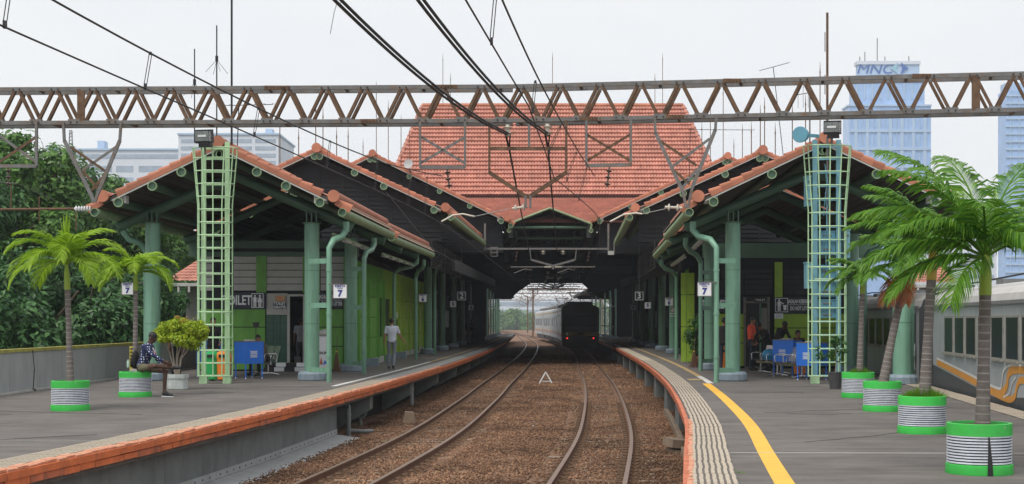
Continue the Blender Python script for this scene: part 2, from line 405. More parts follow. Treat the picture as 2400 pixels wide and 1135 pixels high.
# ballast bed: uneven sheet between the platforms, running on past the station
rng = np.random.default_rng(3)
rows = []
bd = list(np.arange(6, 62, .35)) + list(np.arange(62, 190, 2.5)) + list(np.arange(190, 420, 10))
for d in bd:
    a, b = LE(d) - .9, RE(d) + .9
    if d > 186: a, b = -12 - (d-186)*.04, 20
    xs = np.linspace(a, b, 34)
    rows.append([(x, d, -1.0 + rng.normal(0, .011) + (.035 if (abs(x-(LT(d)+RT(d))/2) < .9) else 0) - .05*(abs(x-a) < .9 or abs(x-b) < .9)) for x in xs])
tag(grid_obj('ballast_ground', rows, M_ballast), None, kind='structure')
rows = [[(RR(d)-.1,d,-1.05),(RR(d)+2.6,d,-1.0),(RR(d)+5.0,d,-1.05)] for d in ds]
tag(grid_obj('ballast_ground', rows, M_ballast), None, kind='structure')

# loose ballast stones (nobody could count them)
def stones(name, n, seed, d0, d1, big=1.0):
    r = np.random.default_rng(seed)
    u = r.random(n); d = d0 * (d1/d0) ** u           # denser near the viewer
    le = np.array([LE(x) for x in d]); re = np.array([RE(x) for x in d])
    lt = np.array([LT(x) for x in d]); rt = np.array([RT(x) for x in d])
    x = le - .35 + r.random(n) * (re - le + .7)
    near = np.minimum.reduce([abs(x-(lt-.567)), abs(x-(lt+.567)), abs(x-(rt-.567)), abs(x-(rt+.567))])
    k = near > .10
    x, d = x[k], d[k]; m = len(x)
    s = (.012 + .019 * r.random(m) ** 1.5) * big
    base = np.array([[1,0,0],[-1,0,0],[0,1,0],[0,-1,0],[0,0,.75],[0,0,-.75]])
    V = base[None] * (0.7 + .6 * r.random((m,6,1))) * s[:,None,None]
    a = r.random(m) * 6.28; ca, sa = np.cos(a)[:,None], np.sin(a)[:,None]
    tl = (r.random(m) - .5) * 1.6; ct, st = np.cos(tl)[:,None], np.sin(tl)[:,None]
    X, Y, Z = V[:,:,0], V[:,:,1], V[:,:,2]
    X, Z = X*ct - Z*st, X*st + Z*ct
    X, Y = X*ca - Y*sa, X*sa + Y*ca
    hump = np.where(abs(x - (lt[k]+rt[k])/2) < .9, .035, 0)
    V = np.stack([X + x[:,None], Y + d[:,None], Z + (-.992 + hump + .012*r.random(m))[:,None]], -1).reshape(-1,3)
    F = np.array([[0,2,4],[2,1,4],[1,3,4],[3,0,4],[2,0,5],[1,2,5],[3,1,5],[0,3,5]])
    F = (F[None] + 6*np.arange(m)[:,None,None]).reshape(-1,3)
    me = bpy.data.meshes.new(name); me.vertices.add(len(V)); me.vertices.foreach_set('co', V.ravel())
    me.loops.add(F.size); me.loops.foreach_set('vertex_index', F.ravel().astype(np.int32))
    me.polygons.add(len(F)); me.polygons.foreach_set('loop_start', np.arange(0, F.size, 3, dtype=np.int32))
    me.update(); me.validate()
    return me
M_stone = leafmat('ballast_stone', (.085,.046,.028), (.36,.215,.125), 0.0, .95)
rp = [n for n in M_stone.node_tree.nodes if n.type == 'VALTORGB'][0].color_ramp
rp.elements.new(.55).color = (.19,.098,.056,1); rp.elements.new(.93).color = (.31,.185,.11,1); 
n_, l_ = M_stone.node_tree.nodes, M_stone.node_tree.links          # patchy, oil-stained bed
b_ = n_['Principled BSDF']; src_ = b_.inputs['Base Color'].links[0].from_socket
tc_ = n_.new('ShaderNodeTexCoord'); nz_ = n_.new('ShaderNodeTexNoise'); nz_.inputs['Scale'].default_value = .55; nz_.inputs['Detail'].default_value = 5
mr_ = n_.new('ShaderNodeMapRange'); mr_.inputs[1].default_value = .32; mr_.inputs[2].default_value = .68; mr_.inputs[3].default_value = .42; mr_.inputs[4].default_value = 1.18
hs_ = n_.new('ShaderNodeHueSaturation'); l_.new(tc_.outputs['Object'], nz_.inputs['Vector']); l_.new(nz_.outputs[0], mr_.inputs[0]); l_.new(mr_.outputs[0], hs_.inputs['Value']); l_.new(src_, hs_.inputs['Color']); l_.new(hs_.outputs[0], b_.inputs['Base Color'])
me = stones('ballast_gravel', 85000, 5, 20, 62); me.materials.append(M_stone)
o = bpy.data.objects.new('ballast_gravel', me); COL.objects.link(o)
me2 = stones('ballast_gravel', 26000, 6, 58, 112, 1.9); me2.materials.append(M_stone)
o2 = bpy.data.objects.new('ballast_gravel', me2); COL.objects.link(o2); tag(o2, 'loose ballast stones in the dim stretch under the station roofs', 'gravel', kind='stuff')
tag(o, 'loose brown ballast stones between and beside the rails', 'gravel', kind='stuff')

# ---------------------------------------------------------------- platforms
def platform(name, FL, FR, offl, offr, dmax):
    rows = []
    for d in [x for x in ds if x <= dmax]:
        a, b = FL(d) + offl, FR(d) + offr
        rows.append([(a,d,-.24),(a,d,0),(a+(b-a)*.33,d,0),(a+(b-a)*.66,d,0),(b,d,0),(b,d,-.24),(a,d,-.24)])
    o = grid_obj(name, rows, M_asph)
    return tag(o, None, kind='structure')
pl = platform('platform_pavement', WALLX, LE, 0, -.035, 184)
pr = platform('platform_pavement', RE, RR, .035, -.035, 184)

def along(E, d0, d1, off=0, z=0):
    return Vector((E(d0)+off, d0, z)), Vector((E(d1)+off, d1, z))
# ribbed tactile tiles, one object per tile row
def tactile(E, side, parent, d0, d1, step, w, off):
    mb = MB(); L = step*.975
    mb.box((0,0,.004), (w, L, .012), mi=1)
    n = 7
    for i in range(n):
        x = -w/2 + w*(i+.5)/n
        mb.box((x,0,.013), (w/n*.60, L, .012))
    me = mb.mesh('tactile_tile', [M_tact, M_tactg])
    d = d0
    while d < d1:
        sl = E.slope(d)
        M = Matrix.Translation((E(d) + side*(off + w/2) + random.uniform(-.006,.006), d, random.uniform(-.002,.003))) @ Matrix.Rotation(-math.atan(sl) + random.uniform(-.01,.01), 4, 'Z')
        inst(me, 'tactile_tile', parent, M=M)
        d += step * math.cos(math.atan(sl))
tactile(RE, 1, pr, 13.5, 60, .30, .46, .05)
tactile(LE, -1, pl, 14.5, 40, .30, .46, .14)
tactile(RR, -1, pr, 22, 42, .40, .46, .05)
# beyond the tiles the strip is one worn band
def band(name, E, side, o0, o1, d0, d1, z0, z1, m, parent, step=2.0):
    rows = []; n = max(2, int((d1-d0)/step)+1)
    for d in np.linspace(d0, d1, n):
        a, b = E(d)+side*o0, E(d)+side*o1
        rows.append([(a,d,z0),(a,d,z1),(b,d,z1),(b,d,z0)])
    k = 4; vs = [p for r in rows for p in r]
    fs = [(i*k+j, i*k+j+1, (i+1)*k+j+1, (i+1)*k+j) for i in range(n-1) for j in range(k-1)] + [(0,1,2,3), tuple((n-1)*k+j for j in (3,2,1,0))]
    mb = MB(); mb.add(vs, fs); return mb.build(name, m, parent)
band('edge_band', RE, 1, .05, .52, 60, 184, -.01, .012, M_tact, pr)
band('edge_band', LE, -1, .10, .60, 40, 184, -.01, .012, M_conc, pl)
band('safety_line', RE, 1, .86, 1.06, 13, 38, -.004, .004, M_yellow, pr, .8)
band('safety_line', RE, 1, 1.0, 1.16, 38.2, 43, -.004, .004, M_white, pr, .8)
band('safety_line', RE, 1, 1.0, 1.16, 43.1, 120, -.004, .004, M_worny, pr)
band('safety_line', LE, -1, .93, 1.06, 36.5, 58, -.004, .004, M_white, pl)
band('safety_line', LE, -1, .93, 1.06, 58.1, 150, -.004, .004, M_worny, pl)
def joint(E0, E1, d, slope, m, parent, w=.05):
    a = Vector((E0, d, .002)); b = Vector((E1, d + (E1-E0)*slope, .002))
    MB().bar(a, b, w, .008).build('expansion_joint', m, parent)
joint(RE(18.1)+.05, RR(17.5)-.6, 18.1, -.03, M_offw, pr, .03)
joint(RE(37.6)+.05, RE(37.6)+.55, 37.8, 0, M_white, pr, .10)
def patch(par, pts, m):
    MB().prism([(x,y,.0015) for x,y in pts], (0,0,1), .005).build('asphalt_patch', m, par)
M_pat = mat('asphalt_patch_dark', (.092,.083,.077), .9, var=.3, scale=2, bump=.4, bscale=50, dirt=.6, dirtcol=(.12,.11,.10), dscale=(.4,1.6,1))
M_pat2 = mat('asphalt_patch_pale', (.122,.11,.102), .9, var=.25, scale=2, bump=.4, bscale=50, dirt=.6, dirtcol=(.10,.09,.085), dscale=(.4,1.6,1))
rp_ = random.Random(12)
for par, lo, hi, n in ((pl,lambda d: WALLX(d)+.6,lambda d: LE(d)-1.2,9),(pr,lambda d: RE(d)+1.3,lambda d: RR(d)-1.0,9)):
    for k in range(n):
        d = 15.5+k*2.6+rp_.uniform(-.5,.5); x = rp_.uniform(lo(d)+.5,hi(d)-.5); w, h = rp_.uniform(.3,1.0), rp_.uniform(.25,.8); q = 4+k%3
        patch(par, [(x+w*math.cos(6.283*i/q)*rp_.uniform(.7,1.15), d+h*math.sin(6.283*i/q)*rp_.uniform(.7,1.15)) for i in range(q)], M_pat if k % 3 else M_pat2)
for par, a, b in ((pr,(RE(20)+1.5,19.6),(RR(24)-1.5,23.0)),(pr,(RE(26)+1.4,26),(RR(25)-2,27.2)),(pl,(WALLX(18)+2,17.6),(LE(22)-1.2,21.0)),(pl,(WALLX(27)+1,27),(LE(25)-2.0,25.4))):
    q = [Vector((a[0]+(b[0]-a[0])*i/14, a[1]+(b[1]-a[1])*i/14+rp_.uniform(-.09,.09), .002)) for i in range(15)]; mb = MB()
    for u, v in zip(q, q[1:]): mb.bar(u, v, .011, .004)
    mb.build('surface_crack', M_black, par)
joint(WALLX(20)+.3, LE(19.5)-.62, 20.2, -.06, M_conc, pl, .03)
joint(RE(41)+.6, RE(41)+1.0, 40.6, 0, M_worny, pr, .7)
# kerb line at the parapet foot
band('parapet_kerb', WALLX, 1, .0, .22, 12, 60, -.01, .035, M_offw, pl)

# orange edge: fascia courses and coping pieces
def fascia(E, side, parent, d0, d1, m1, m2, seed):
    r = random.Random(seed)
    d = d0
    while d < d1:                                  # upper course, long pieces
        L = r.choice([1.4,1.7,2.1]) if d < 45 else 5
        a, b = along(E, d, min(d+L-.012, d1), side*.0, -.052)
        MB().bar(a, b, .07 + r.uniform(0,.012), .085 - r.uniform(0,.008)).build('fascia_panel', m1, parent)
        d += L
    d = d0
    while d < d1:                                  # lower course, shorter blocks
        L = r.choice([.45,.45,.62,.9]) if d < 42 else 5
        a, b = along(E, d, min(d+L-.014, d1), side*(.008+r.uniform(0,.012)), -.142 + r.uniform(-.004,.004))
        MB().bar(a, b, .06, .085 - r.uniform(0,.02)).build('fascia_block', m2 if r.random() < .35 else m1, parent)
        d += L
fascia(LE, -1, pl, 13, 150, M_orange, M_orange2, 1)
fascia(RE, 1, pr, 13, 150, M_orange2, M_orange, 2)
mb = MB()
pts = [(-.055,-.01),(-.06,.02),(-.03,.036),(.03,.036),(.06,.02),(.055,-.01)]
for y in (-.12, .12): mb.v.extend([(x, y, z) for x, z in pts])
mb.f += [(0,1,2,3,4,5)[::-1], (6,7,8,9,10,11)] + [(i,(i+1)%6,6+(i+1)%6,6+i) for i in range(6)]; mb.m += [0]*8
cop = mb.mesh('coping_tile', M_peach)
for E, side, par, d0, d1 in ((LE,-1,pl,14.2,52), (RE,1,pr,13.4,24)):
    d = d0
    while d < d1:
        if random.random() > .05:
            M = Matrix.Translation((E(d)+side*.045+random.uniform(-.012,.012), d, random.uniform(-.012,.004))) @ Matrix.Rotation(-math.atan(E.slope(d))+random.uniform(-.03,.03),4,'Z') @ Matrix.Rotation(random.uniform(-.03,.03),4,'X')
            if side > 0: M = M @ Matrix.Diagonal((.55,1,.7,1))
            inst(cop, 'coping_tile', par, M=M)
        d += .252

# what the platforms stand on: painted retaining wall with bolted strip and apron (west), dark recess with haunches (east)
def sweep(name, E, side, prof, d0, d1, m, parent=None, step=1.0):
    n = max(2, int((d1-d0)/step)+1); k = len(prof); mb = MB()
    for d in np.linspace(d0, d1, n): mb.v.extend([(E(d)+side*o, d, z) for o, z in prof])
    for i in range(n-1):
        for j in range(k): mb.f.append((i*k+j, i*k+(j+1)%k, (i+1)*k+(j+1)%k, (i+1)*k+j)); mb.m.append(0)
    mb.f += [tuple(range(k)), tuple((n-1)*k+j for j in range(k-1,-1,-1))]; mb.m += [0,0]
    return mb.build(name, m, parent)
rw = thing('retaining_wall', 'grey painted wall under the orange platform edge with bolted strip and sloped apron', 'retaining wall')
d = 12.0
while d < 31:
    L = 2.35
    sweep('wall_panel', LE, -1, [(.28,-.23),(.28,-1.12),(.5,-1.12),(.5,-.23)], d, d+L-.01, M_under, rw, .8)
    st = sweep('bolted_strip', LE, -1, [(.262,-.80),(.262,-.92),(.281,-.92),(.281,-.80)], d, d+L-.02, M_wallgrey, rw, .8)
    bm = MB()
    for q in np.arange(.2, L, .36): bm.tube([(LE(d+q)-.262,d+q,-.86),(LE(d+q)-.25,d+q,-.86)], .014, 6)
    bm.build('bolt_row', M_black, st)
    sweep('apron_slab', LE, -1, [(.262,-.925),(-.28,-1.0),(-.28,-1.16),(.262,-1.16)], d, d+L-.012, M_wallgrey, rw, .8)
    d += L
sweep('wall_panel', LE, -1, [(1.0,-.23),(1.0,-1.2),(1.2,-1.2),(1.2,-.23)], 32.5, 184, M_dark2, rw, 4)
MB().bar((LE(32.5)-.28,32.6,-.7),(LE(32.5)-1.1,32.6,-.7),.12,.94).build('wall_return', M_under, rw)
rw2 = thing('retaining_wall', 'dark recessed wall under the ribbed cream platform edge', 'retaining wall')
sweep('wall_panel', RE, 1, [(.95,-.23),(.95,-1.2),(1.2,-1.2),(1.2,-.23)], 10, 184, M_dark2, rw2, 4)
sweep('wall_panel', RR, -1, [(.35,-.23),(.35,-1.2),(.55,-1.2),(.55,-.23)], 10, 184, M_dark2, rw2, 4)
cb = MB()
for d in np.arange(14, 41, 1.55):
    sweep('kerb_block', RE, 1, [(.02,-.86),(.02,-1.1),(.14,-1.1),(.14,-.87)], d, d+1.5, M_sleeper, rw2, .8)
hm = MB(); hm.prism([(0,0,0),(0,0,-.35),(.95,0,-.85),(.95,0,0)], (0,1,0), .5)
hme = hm.mesh('haunch', M_under)
for k, d in enumerate(np.arange(37, 100, 7.7)):
    h = inst(hme, 'platform_haunch', None, M=Matrix.Translation((LE(d)-1.0, d, -.235)) @ Matrix.Diagonal((.9,1.6,1,1)) @ Matrix.Rotation(R(180),4,'Z') @ Matrix.Translation((-.95,0,0)))
    tag(h, 'sloped grey concrete haunch bracing the underside of the toilet-block platform', 'haunch', 'haunches under the toilet-block platform')
    h = inst(hme, 'platform_haunch', None, M=Matrix.Translation((RE(d-1.5)+.98, d-1.5, -.235)) @ Matrix.Diagonal((.9,1.6,1,1)) @ Matrix.Rotation(R(180),4,'Z'))
    tag(h, 'sloped grey concrete haunch under the yellow-lined platform', 'haunch', 'haunches under the yellow-lined platform')
# broken slabs and drain pipes below the edges
o = MB().box((0,0,0),(.62,.5,.16)).box((.05,0,-.18),(.55,.5,.11)).build('concrete_slab', M_sleeper); o.location = (RE(29.5)+.05,29.5,-.82); o.rotation_euler=(.05,.1,.3)
tag(o, 'broken mossy concrete slabs lying under the curved platform edge', 'slab')
o = MB().box((0,0,0),(.26,.26,.24)).box((0,0,.13),(.3,.3,.03)).build('junction_box', M_wallgrey); o.location = (RE(31.5)+.32,31.5,-.62)
tag(o, 'small grey metal junction box beneath the curved platform edge', 'box')
o = MB().tube([(0,0,0),(0,0,.66),(0,.1,.71),(-.45,.2,.72)], .055, 10).tube([(0,0,.12),(0,0,.2)],.066,10).tube([(0,0,.5),(0,0,.56)],.066,10).tube([(-.02,.2,.15),(.25,.6,.10),(.45,.9,.08)],.045,8).build('drain_pipe', M_under, smooth=True); o.location = (LE(33.6)-.10,33.6,-1.03)
tag(o, 'grey drain pipe standing at the end of the retaining wall', 'pipe')
o = MB().tube([(0,0,.85),(0,0,.35),(.05,0,.27),(.2,0,.27),(.25,0,.35),(.25,0,.85)], .05, 8).tube([(.13,0,.27),(.13,0,.02)],.05,8).build('drain_pipe', M_under, smooth=True); o.location = (LE(37)-.55,37,-1.05)
tag(o, 'forked grey drain pipe hanging under the orange platform edge', 'pipe')
o = MB().tube([(0,0,.9),(0,0,0)], .06, 10).tube([(0,0,.5),(0,0,.58)],.075,10).build('drain_pipe', M_wallgrey, smooth=True); o.location = (LE(46)-.3,46,-1.05)
tag(o, 'short straight grey pipe under the platform beyond the haunch', 'pipe')
o = MB().prism([(-.17,0,0),(.17,0,0),(.12,0,.3),(-.1,0,.32)],(0,1,0),.3).build('concrete_stump', M_sleeper); o.location = (GX(959,38),38,-1.03)
tag(o, 'rough concrete stump standing in the ballast below the platform edge', 'stump')

# ---------------------------------------------------------------- tracks
def track(name, T, label, d0, d1):
    t = thing(name, label, 'railway track')
    dd = list(np.arange(d0, 70, .5)) + list(np.arange(70, 400, 2.5))
    prof = [(-.065,0),(-.065,.018),(-.012,.035),(-.012,.10),(-.036,.112),(-.036,.14),(.036,.14),(.036,.112),(.012,.10),(.012,.035),(.065,.018),(.065,0)]
    k = len(prof)
    for s in (-1, 1):
        mb = MB()
        for d in dd:
            a = math.atan(T.slope(d)); cx, cy = math.cos(a), -math.sin(a)
            mb.v.extend([(T(d)+(s*.567+x)*cx, d+(s*.567+x)*cy, RAILZ-.14+z) for x, z in prof])
        for i in range(len(dd)-1):
            for j in range(k):
                mb.f.append((i*k+j, i*k+(j+1)%k, (i+1)*k+(j+1)%k, (i+1)*k+j)); mb.m.append(0 if j == 5 else 1)
        mb.build('rail', [M_rail, M_railside], t, smooth=False)
    sm = MB(); sm.box((0,0,0),(2.0,.24,.16)); sme = sm.mesh('sleeper', M_sleeper)
    cl = MB()
    cl.tube([(-.0,-.06,.0),(.05,-.07,.03),(.10,-.05,.035),(.11,.0,.03),(.09,.05,.035),(.04,.06,.03),(-.01,.03,.02)], .012, 5)
    cl.box((.07,0,-.005),(.12,.16,.02))
    cme = cl.mesh('rail_clip', M_rust)
    d = d0
    while d < 78:
        a = -math.atan(T.slope(d)); B = Matrix.Translation((T(d), d, RAILZ)) @ Matrix.Rotation(a, 4, 'Z')
        inst(sme, 'sleeper', t, M=B @ Matrix.Translation((random.uniform(-.02,.02),0,-.225 + random.uniform(-.006,.012))))
        if d < 47:
            for s in (-1, 1):
                for q in (-1, 1):
                    inst(cme, 'rail_clip', t, M=B @ Matrix.Translation((s*.567 + q*.055, 0, -.125)) @ Matrix.Rotation(0 if q > 0 else math.pi, 4, 'Z'))
        d += .6
    return t
track('railway_track', LT, 'empty curved rusty track beside the orange platform edge', 20.6, 400)
track('railway_track', RT, 'curved track with polished rails leading to the dark departing train', 20.6, 400)
track('railway_track', Spl([(0,RR(0)+1.55),(26.3,RR(26.3)+1.6),(50,RR(50)+1.6),(70,RR(70)+1.6),(185,RR(185)+1.6),(400,14)]), 'hidden track under the grey passenger coaches', 20.6, 400)
# small white tent-shaped markers between the tracks
def marker(px, d, lab, m):
    h = .5; o = MB()
    b = Vector((GX(px, d), d, -.97))
    o.bar(b+Vector((-.28,0,0)), b+Vector((0,0,h)), .07,.05).bar(b+Vector((.28,0,0)), b+Vector((0,0,h-.01)), .07,.05).bar(b+Vector((-.2,.03,.12)), b+Vector((.2,.03,.12)), .03,.03)
    return tag(o.build('track_marker', m, org=b), lab, 'marker')
marker(1279, 60.5, 'white tent-shaped marker on the ballast between the two tracks', M_signw)
marker(1300, 133, 'dark tent-shaped marker beside the departing train', M_steel)
for (px, py, w) in ((1250,997,.09),(1302,1068,.5),(1253,988,.1)):
    d = 2.55*FPX/(py-752)
    o = MB().lathe([(.02,-.01),(w*.5,0),(w*.35,.02),(.01,.03)], (0,0,0), 7).build('pale_stone', M_offw if w < .3 else M_sleeper); o.location=(GX(px,d),d,-.975); o.scale=(1,.6,1 if w<.3 else .6)
    tag(o, {.09:'single white stone lying on the brown ballast', .5:'pale flat patch of spilled cement on the ballast', .1:'small pale stone beside the white one on the ballast'}[w], 'stone')
# ================================================================ station roofs
def tile_sheet(e0, e1, r1, r0, wave, row, amp=.028, lift=.03, ns=5, m=None, name='roof_tiles', parent=None, clip=None):
    """wavy overlapping tile rows on the quad eave e0-e1 up to ridge r0-r1"""
    e0, e1, r0, r1 = map(Vector, (e0, e1, r0, r1))
    Lu = (e1-e0).length; Lv = ((r0+r1)/2-(e0+e1)/2).length
    nr = max(1, round(Lv/row)); nu = max(4, int(round(max(Lu,(r1-r0).length)/wave))*ns)
    nrm = (e1-e0).cross(r0-e0).normalized()
    if nrm.z < 0: nrm = -nrm
    n = nu+1; V = np.zeros((2*nr, n, 3))
    u = np.arange(n)/nu
    wv = np.abs(np.sin(u*nu/ns*math.pi))*amp if ns >= 4 else 0
    E0, E1, R0, R1, N = map(np.array, (e0, e1, r0, r1, nrm))
    for i in range(nr):
        for q in (0, 1):
            v = (i+q)/nr
            if clip:                                 # straight wave lines, trimmed by the hips
                x = np.clip(E0[0] + (E1[0]-E0[0])*u, *clip(v))
                base = E0 + (R0-E0)*v; pts = np.stack([x, np.full(n, base[1]), np.full(n, base[2])], -1)
            else:
                a = E0 + (R0-E0)*v; b = E1 + (R1-E1)*v
                pts = a[None] + (b-a)[None]*u[:,None]
            V[2*i+q] = pts + N[None]*(wv + (lift if q == 0 else 0.0))[:,None]
    vs = V.reshape(-1,3)
    fs = [(i*n+j, i*n+j+1, (i+1)*n+j+1, (i+1)*n+j) for i in range(2*nr-1) for j in range(nu)]
    mb = MB(); mb.v = [tuple(p) for p in vs]; mb.f = fs; mb.m = [0]*len(fs)
    o = mb.build(name, m or M_tile2, parent, smooth=False)
    o['kind'] = 'stuff'
    return o
# one verge tile: barrel top with a front apron, length along +X (down-slope), front towards -Y
def verge_mesh(L):
    prof = [(0,-.10),(-.012,.02),(0,.065),(.05,.09),(.13,.088),(.19,.05),(.19,.02),(.03,.02),(.03,-.10)]
    mb = MB(); k = len(prof)
    for x, s in ((0,.84),(L*1.05,1.10)): mb.v.extend([(x, y*s-.02, z*s) for y, z in prof])
    mb.f = [tuple(range(k)), tuple(range(2*k-1,k-1,-1))] + [(i,k+i,k+(i+1)%k,(i+1)%k) for i in range(k)]; mb.m = [0]*len(mb.f)
    return mb.mesh('verge_tile', M_tile)
VERGE = verge_mesh(.31)
DISC = None
def roll(parent, name, a, b, r, m=None):
    """barrel ridge made of overlapping pieces, closed by a round disc at a"""
    a = Vector(a); b = Vector(b); L = (b-a).length; t = (b-a)/L
    mb = MB(); n = max(2, int(L/.36)); pts = []; rs = []
    for i in range(n):
        pts += [a+t*(L*i/n), a+t*(L*(i+.93)/n)]; rs += [r*.93, r*1.03]
    mb.tube(pts, rs, 12)
    o = mb.build(name, m or M_tile, parent, smooth=True)
    dm = MB(); dm.tube([a-t*.05, a-t*.01], r*1.12, 20); dm.build('ridge_disc', M_tile, o)
    return o
def gutter(parent, a, b, r):
    a = Vector(a); b = Vector(b); L = (b-a).length; t = (b-a)/L
    mb = MB(); pts = []; rs = []; n = max(4, int(L/.42))
    for i in range(n):
        pts += [a+t*(L*i/n), a+t*(L*(i+.86)/n), a+t*(L*(i+.9)/n), a+t*(L*(i+.99)/n)]; rs += [r, r, r*1.07, r*1.07]
    mb.tube(pts, rs, 14)
    o = mb.build('gutter_pipe', M_gutter, parent, smooth=True)
    MB().ring(a - t*.10, t, r*.86, r*.74, .2, mi=0, mi2=1).build('pipe_end', [M_gutter, M_gpipe], o, smooth=True)
    return o
def gable_roof(label, y0, y1, cx0, cx1, hw, za, ze, inner, purl, wall=None, wall_z=None, rafters=(), slats=None, outer_gutter=True):
    """ridge runs along Y; inner = +1 / -1 is the side towards the tracks"""
    t = thing('platform_canopy', label, 'roof', (cx0, y0, ze))
    A0, A1 = Vector((cx0,y0,za)), Vector((cx1,y1,za))
    L = math.hypot(hw, za-ze); ux, uz = hw/L, (ze-za)/L
    for s in (-1, 1):
        E0, E1 = Vector((cx0+s*hw,y0,ze)), Vector((cx1+s*hw,y1,ze))
        dn = Vector((s*ux,0,uz)); nr = Vector((-s*uz,0,ux))      # down-slope, outward normal
        mb = MB()
        mb.add([A0,E0,E1,A1]+[p-nr*.06 for p in (A0,E0,E1,A1)], [(0,1,2,3),(7,6,5,4),(0,4,5,1),(1,5,6,2),(2,6,7,3),(3,7,4,0)])
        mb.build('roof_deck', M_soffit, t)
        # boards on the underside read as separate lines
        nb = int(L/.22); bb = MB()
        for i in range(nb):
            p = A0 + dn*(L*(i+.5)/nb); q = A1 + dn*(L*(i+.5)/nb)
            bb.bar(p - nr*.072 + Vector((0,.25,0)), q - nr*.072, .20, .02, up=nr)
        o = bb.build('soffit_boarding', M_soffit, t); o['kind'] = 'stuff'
        tile_sheet(E0+nr*.02, E1+nr*.02, A1+nr*.02, A0+nr*.02, .24, .34, m=M_tile2, parent=t)
        nv = int((L-.5)/.31)
        ang = math.atan2(-uz, ux)
        for i in range(nv):
            p = A0 + dn*(.12+.31*i) + nr*.03
            M = Matrix.Translation(p) @ (Matrix.Rotation(ang,4,'Y') if s > 0 else Matrix.Rotation(-ang,4,'Y') @ Matrix.Diagonal((-1,1,1,1)))
            inst(VERGE, 'verge_tile', t, M=M @ Matrix.Rotation(-.07+random.uniform(-.025,.025),4,'Y'))
        MB().bar(A0+dn*.1-nr*.085+Vector((0,-.01,0)), A0+dn*(L-.35)-nr*.085+Vector((0,-.01,0)), .03, .035, up=nr).build('verge_trim', M_offw, t)
        # eave: roll, skirt tiles, last verge piece, gutter
        rr = .14 if hw < 4 else .17
        eo = E0 - dn*.22 + nr*.10; eb = E1 - dn*.22 + nr*.10
        roll(t, 'eave_roll', eo + Vector((0,-.10,0)), eb, rr)
        tile_sheet(E0+dn*.22-nr*.05, E1+dn*.22-nr*.05, E1-dn*.12+nr*.06, E0-dn*.12+nr*.06, .2, .17, m=M_tileg, parent=t, name='skirt_tiles')
        M = Matrix.Translation(E0 - dn*.12 - nr*.0) @ (Matrix.Rotation(ang,4,'Y') if s > 0 else Matrix.Rotation(-ang,4,'Y') @ Matrix.Diagonal((-1,1,1,1))) @ Matrix.Diagonal((1.35,1.1,1.1,1))
        inst(VERGE, 'verge_tile', t, M=M)
        MB().box((E0.x-s*.52, y0+.25, ze+.18-.06), (.34,.3,.2)).build('flashing_box', M_white, t)
        if s == inner or outer_gutter:
            g0 = E0 + dn*.16 - nr*.18; g1 = E1 + dn*.16 - nr*.18
            gutter(t, g0, g1, .125 if hw < 4 else .15)
        for k, f in enumerate(purl):
            p0 = A0 + dn*(L*f) - nr*.20; p1 = A1 + dn*(L*f) - nr*.20
            r = .115 if hw < 4 else .14
            mb = MB(); mb.tube([p0+Vector((0,.05,0)), p1], r, 12); po = mb.build('purlin_pipe', M_gpipe, t, smooth=True)
            MB().ring(p0 - Vector((0,.03,0)), (0,1,0), r*1.08, r*.86, .12, mi=0, mi2=1).build('pipe_end', [M_gutter, M_gpipe], po, smooth=True)
    roll(t, 'ridge_roll', A0 + Vector((0,-.12,.07)), A1 + Vector((0,0,.07)), .14 if hw < 4 else .18)
    for y in rafters:
        f = (y-y0)/(y1-y0); cx = cx0 + (cx1-cx0)*f
        mb = MB()
        for s in (-1, 1):
            a = Vector((cx, y, za-.62)); b = Vector((cx+s*(hw+.05), y, ze-.50))
            mb.tube([a, b], .135, 12)
        mb.build('rafter_pipe', M_gpipe, t, smooth=True)
    if wall:
        yw = y0 + wall
        mb = MB(); mb.prism([(cx0-hw+.4,yw,wall_z),(cx0+hw-.4,yw,wall_z),(cx0+hw-.4,yw,ze+.05),(cx0,yw,za-.25),(cx0-hw+.4,yw,ze+.05)], (0,1,0), .08)
        mb.build('gable_wall', M_dark, t)
        z = wall_z+.08
        while z < za-.5:
            hx = hw-.45 if z < ze else (hw-.45)*(za-.3-z)/(za-.3-ze)
            if hx > .3: MB().box((cx0, yw-.055, z), (hx*2,.03,.10)).build('cladding_board', M_dark2 if False else M_dark, t)
            z += .19 if slats is None else slats
        for k in range(-5, 6):
            x = cx0 + k*hw/5.4; zt = za-.3-(za-ze)*abs(x-cx0)/hw
            MB().box((x, yw-.085, (wall_z+zt)/2), (.09,.03,zt-wall_z-.06)).build('cladding_post', M_dark, t)
    return t
AL1 = gable_roof('red-tiled gable roof behind the plain green ladder cage, first section', 38.5, 48.6, -7.55, -7.12, 3.12, 6.13, 4.62, 1, (.04,.34,.58,.86), rafters=(40.3, 47.2))
AL2 = gable_roof('low red-tiled canopy section over the lime-panelled side wall of the toilet block', 49.2, 61.6, -7.15, -6.5, 3.12, 6.05, 4.55, 1, (.04,.5,.86), rafters=(52, 57))
AR1 = gable_roof('red-tiled gable roof behind the ladder cage with the blue dish', 38.5, 49.3, 8.05, 8.62, 3.42, 6.24, 4.62, -1, (.04,.42,.86), rafters=(40.3, 47.5))
AR2 = gable_roof('low red-tiled canopy section behind the roof with the blue dish', 50.0, 62.4, 8.82, 9.5, 3.42, 6.15, 4.55, -1, (.04,.5,.86), rafters=(53, 58))
BL = gable_roof('middle higher red gable over the toilet-block platform with dark boarded end', 62, 83, -8.1, -7.15, 5.5, 8.7, 6.12, 1, (.035,.30,.52,.9), wall=.7, wall_z=4.9)
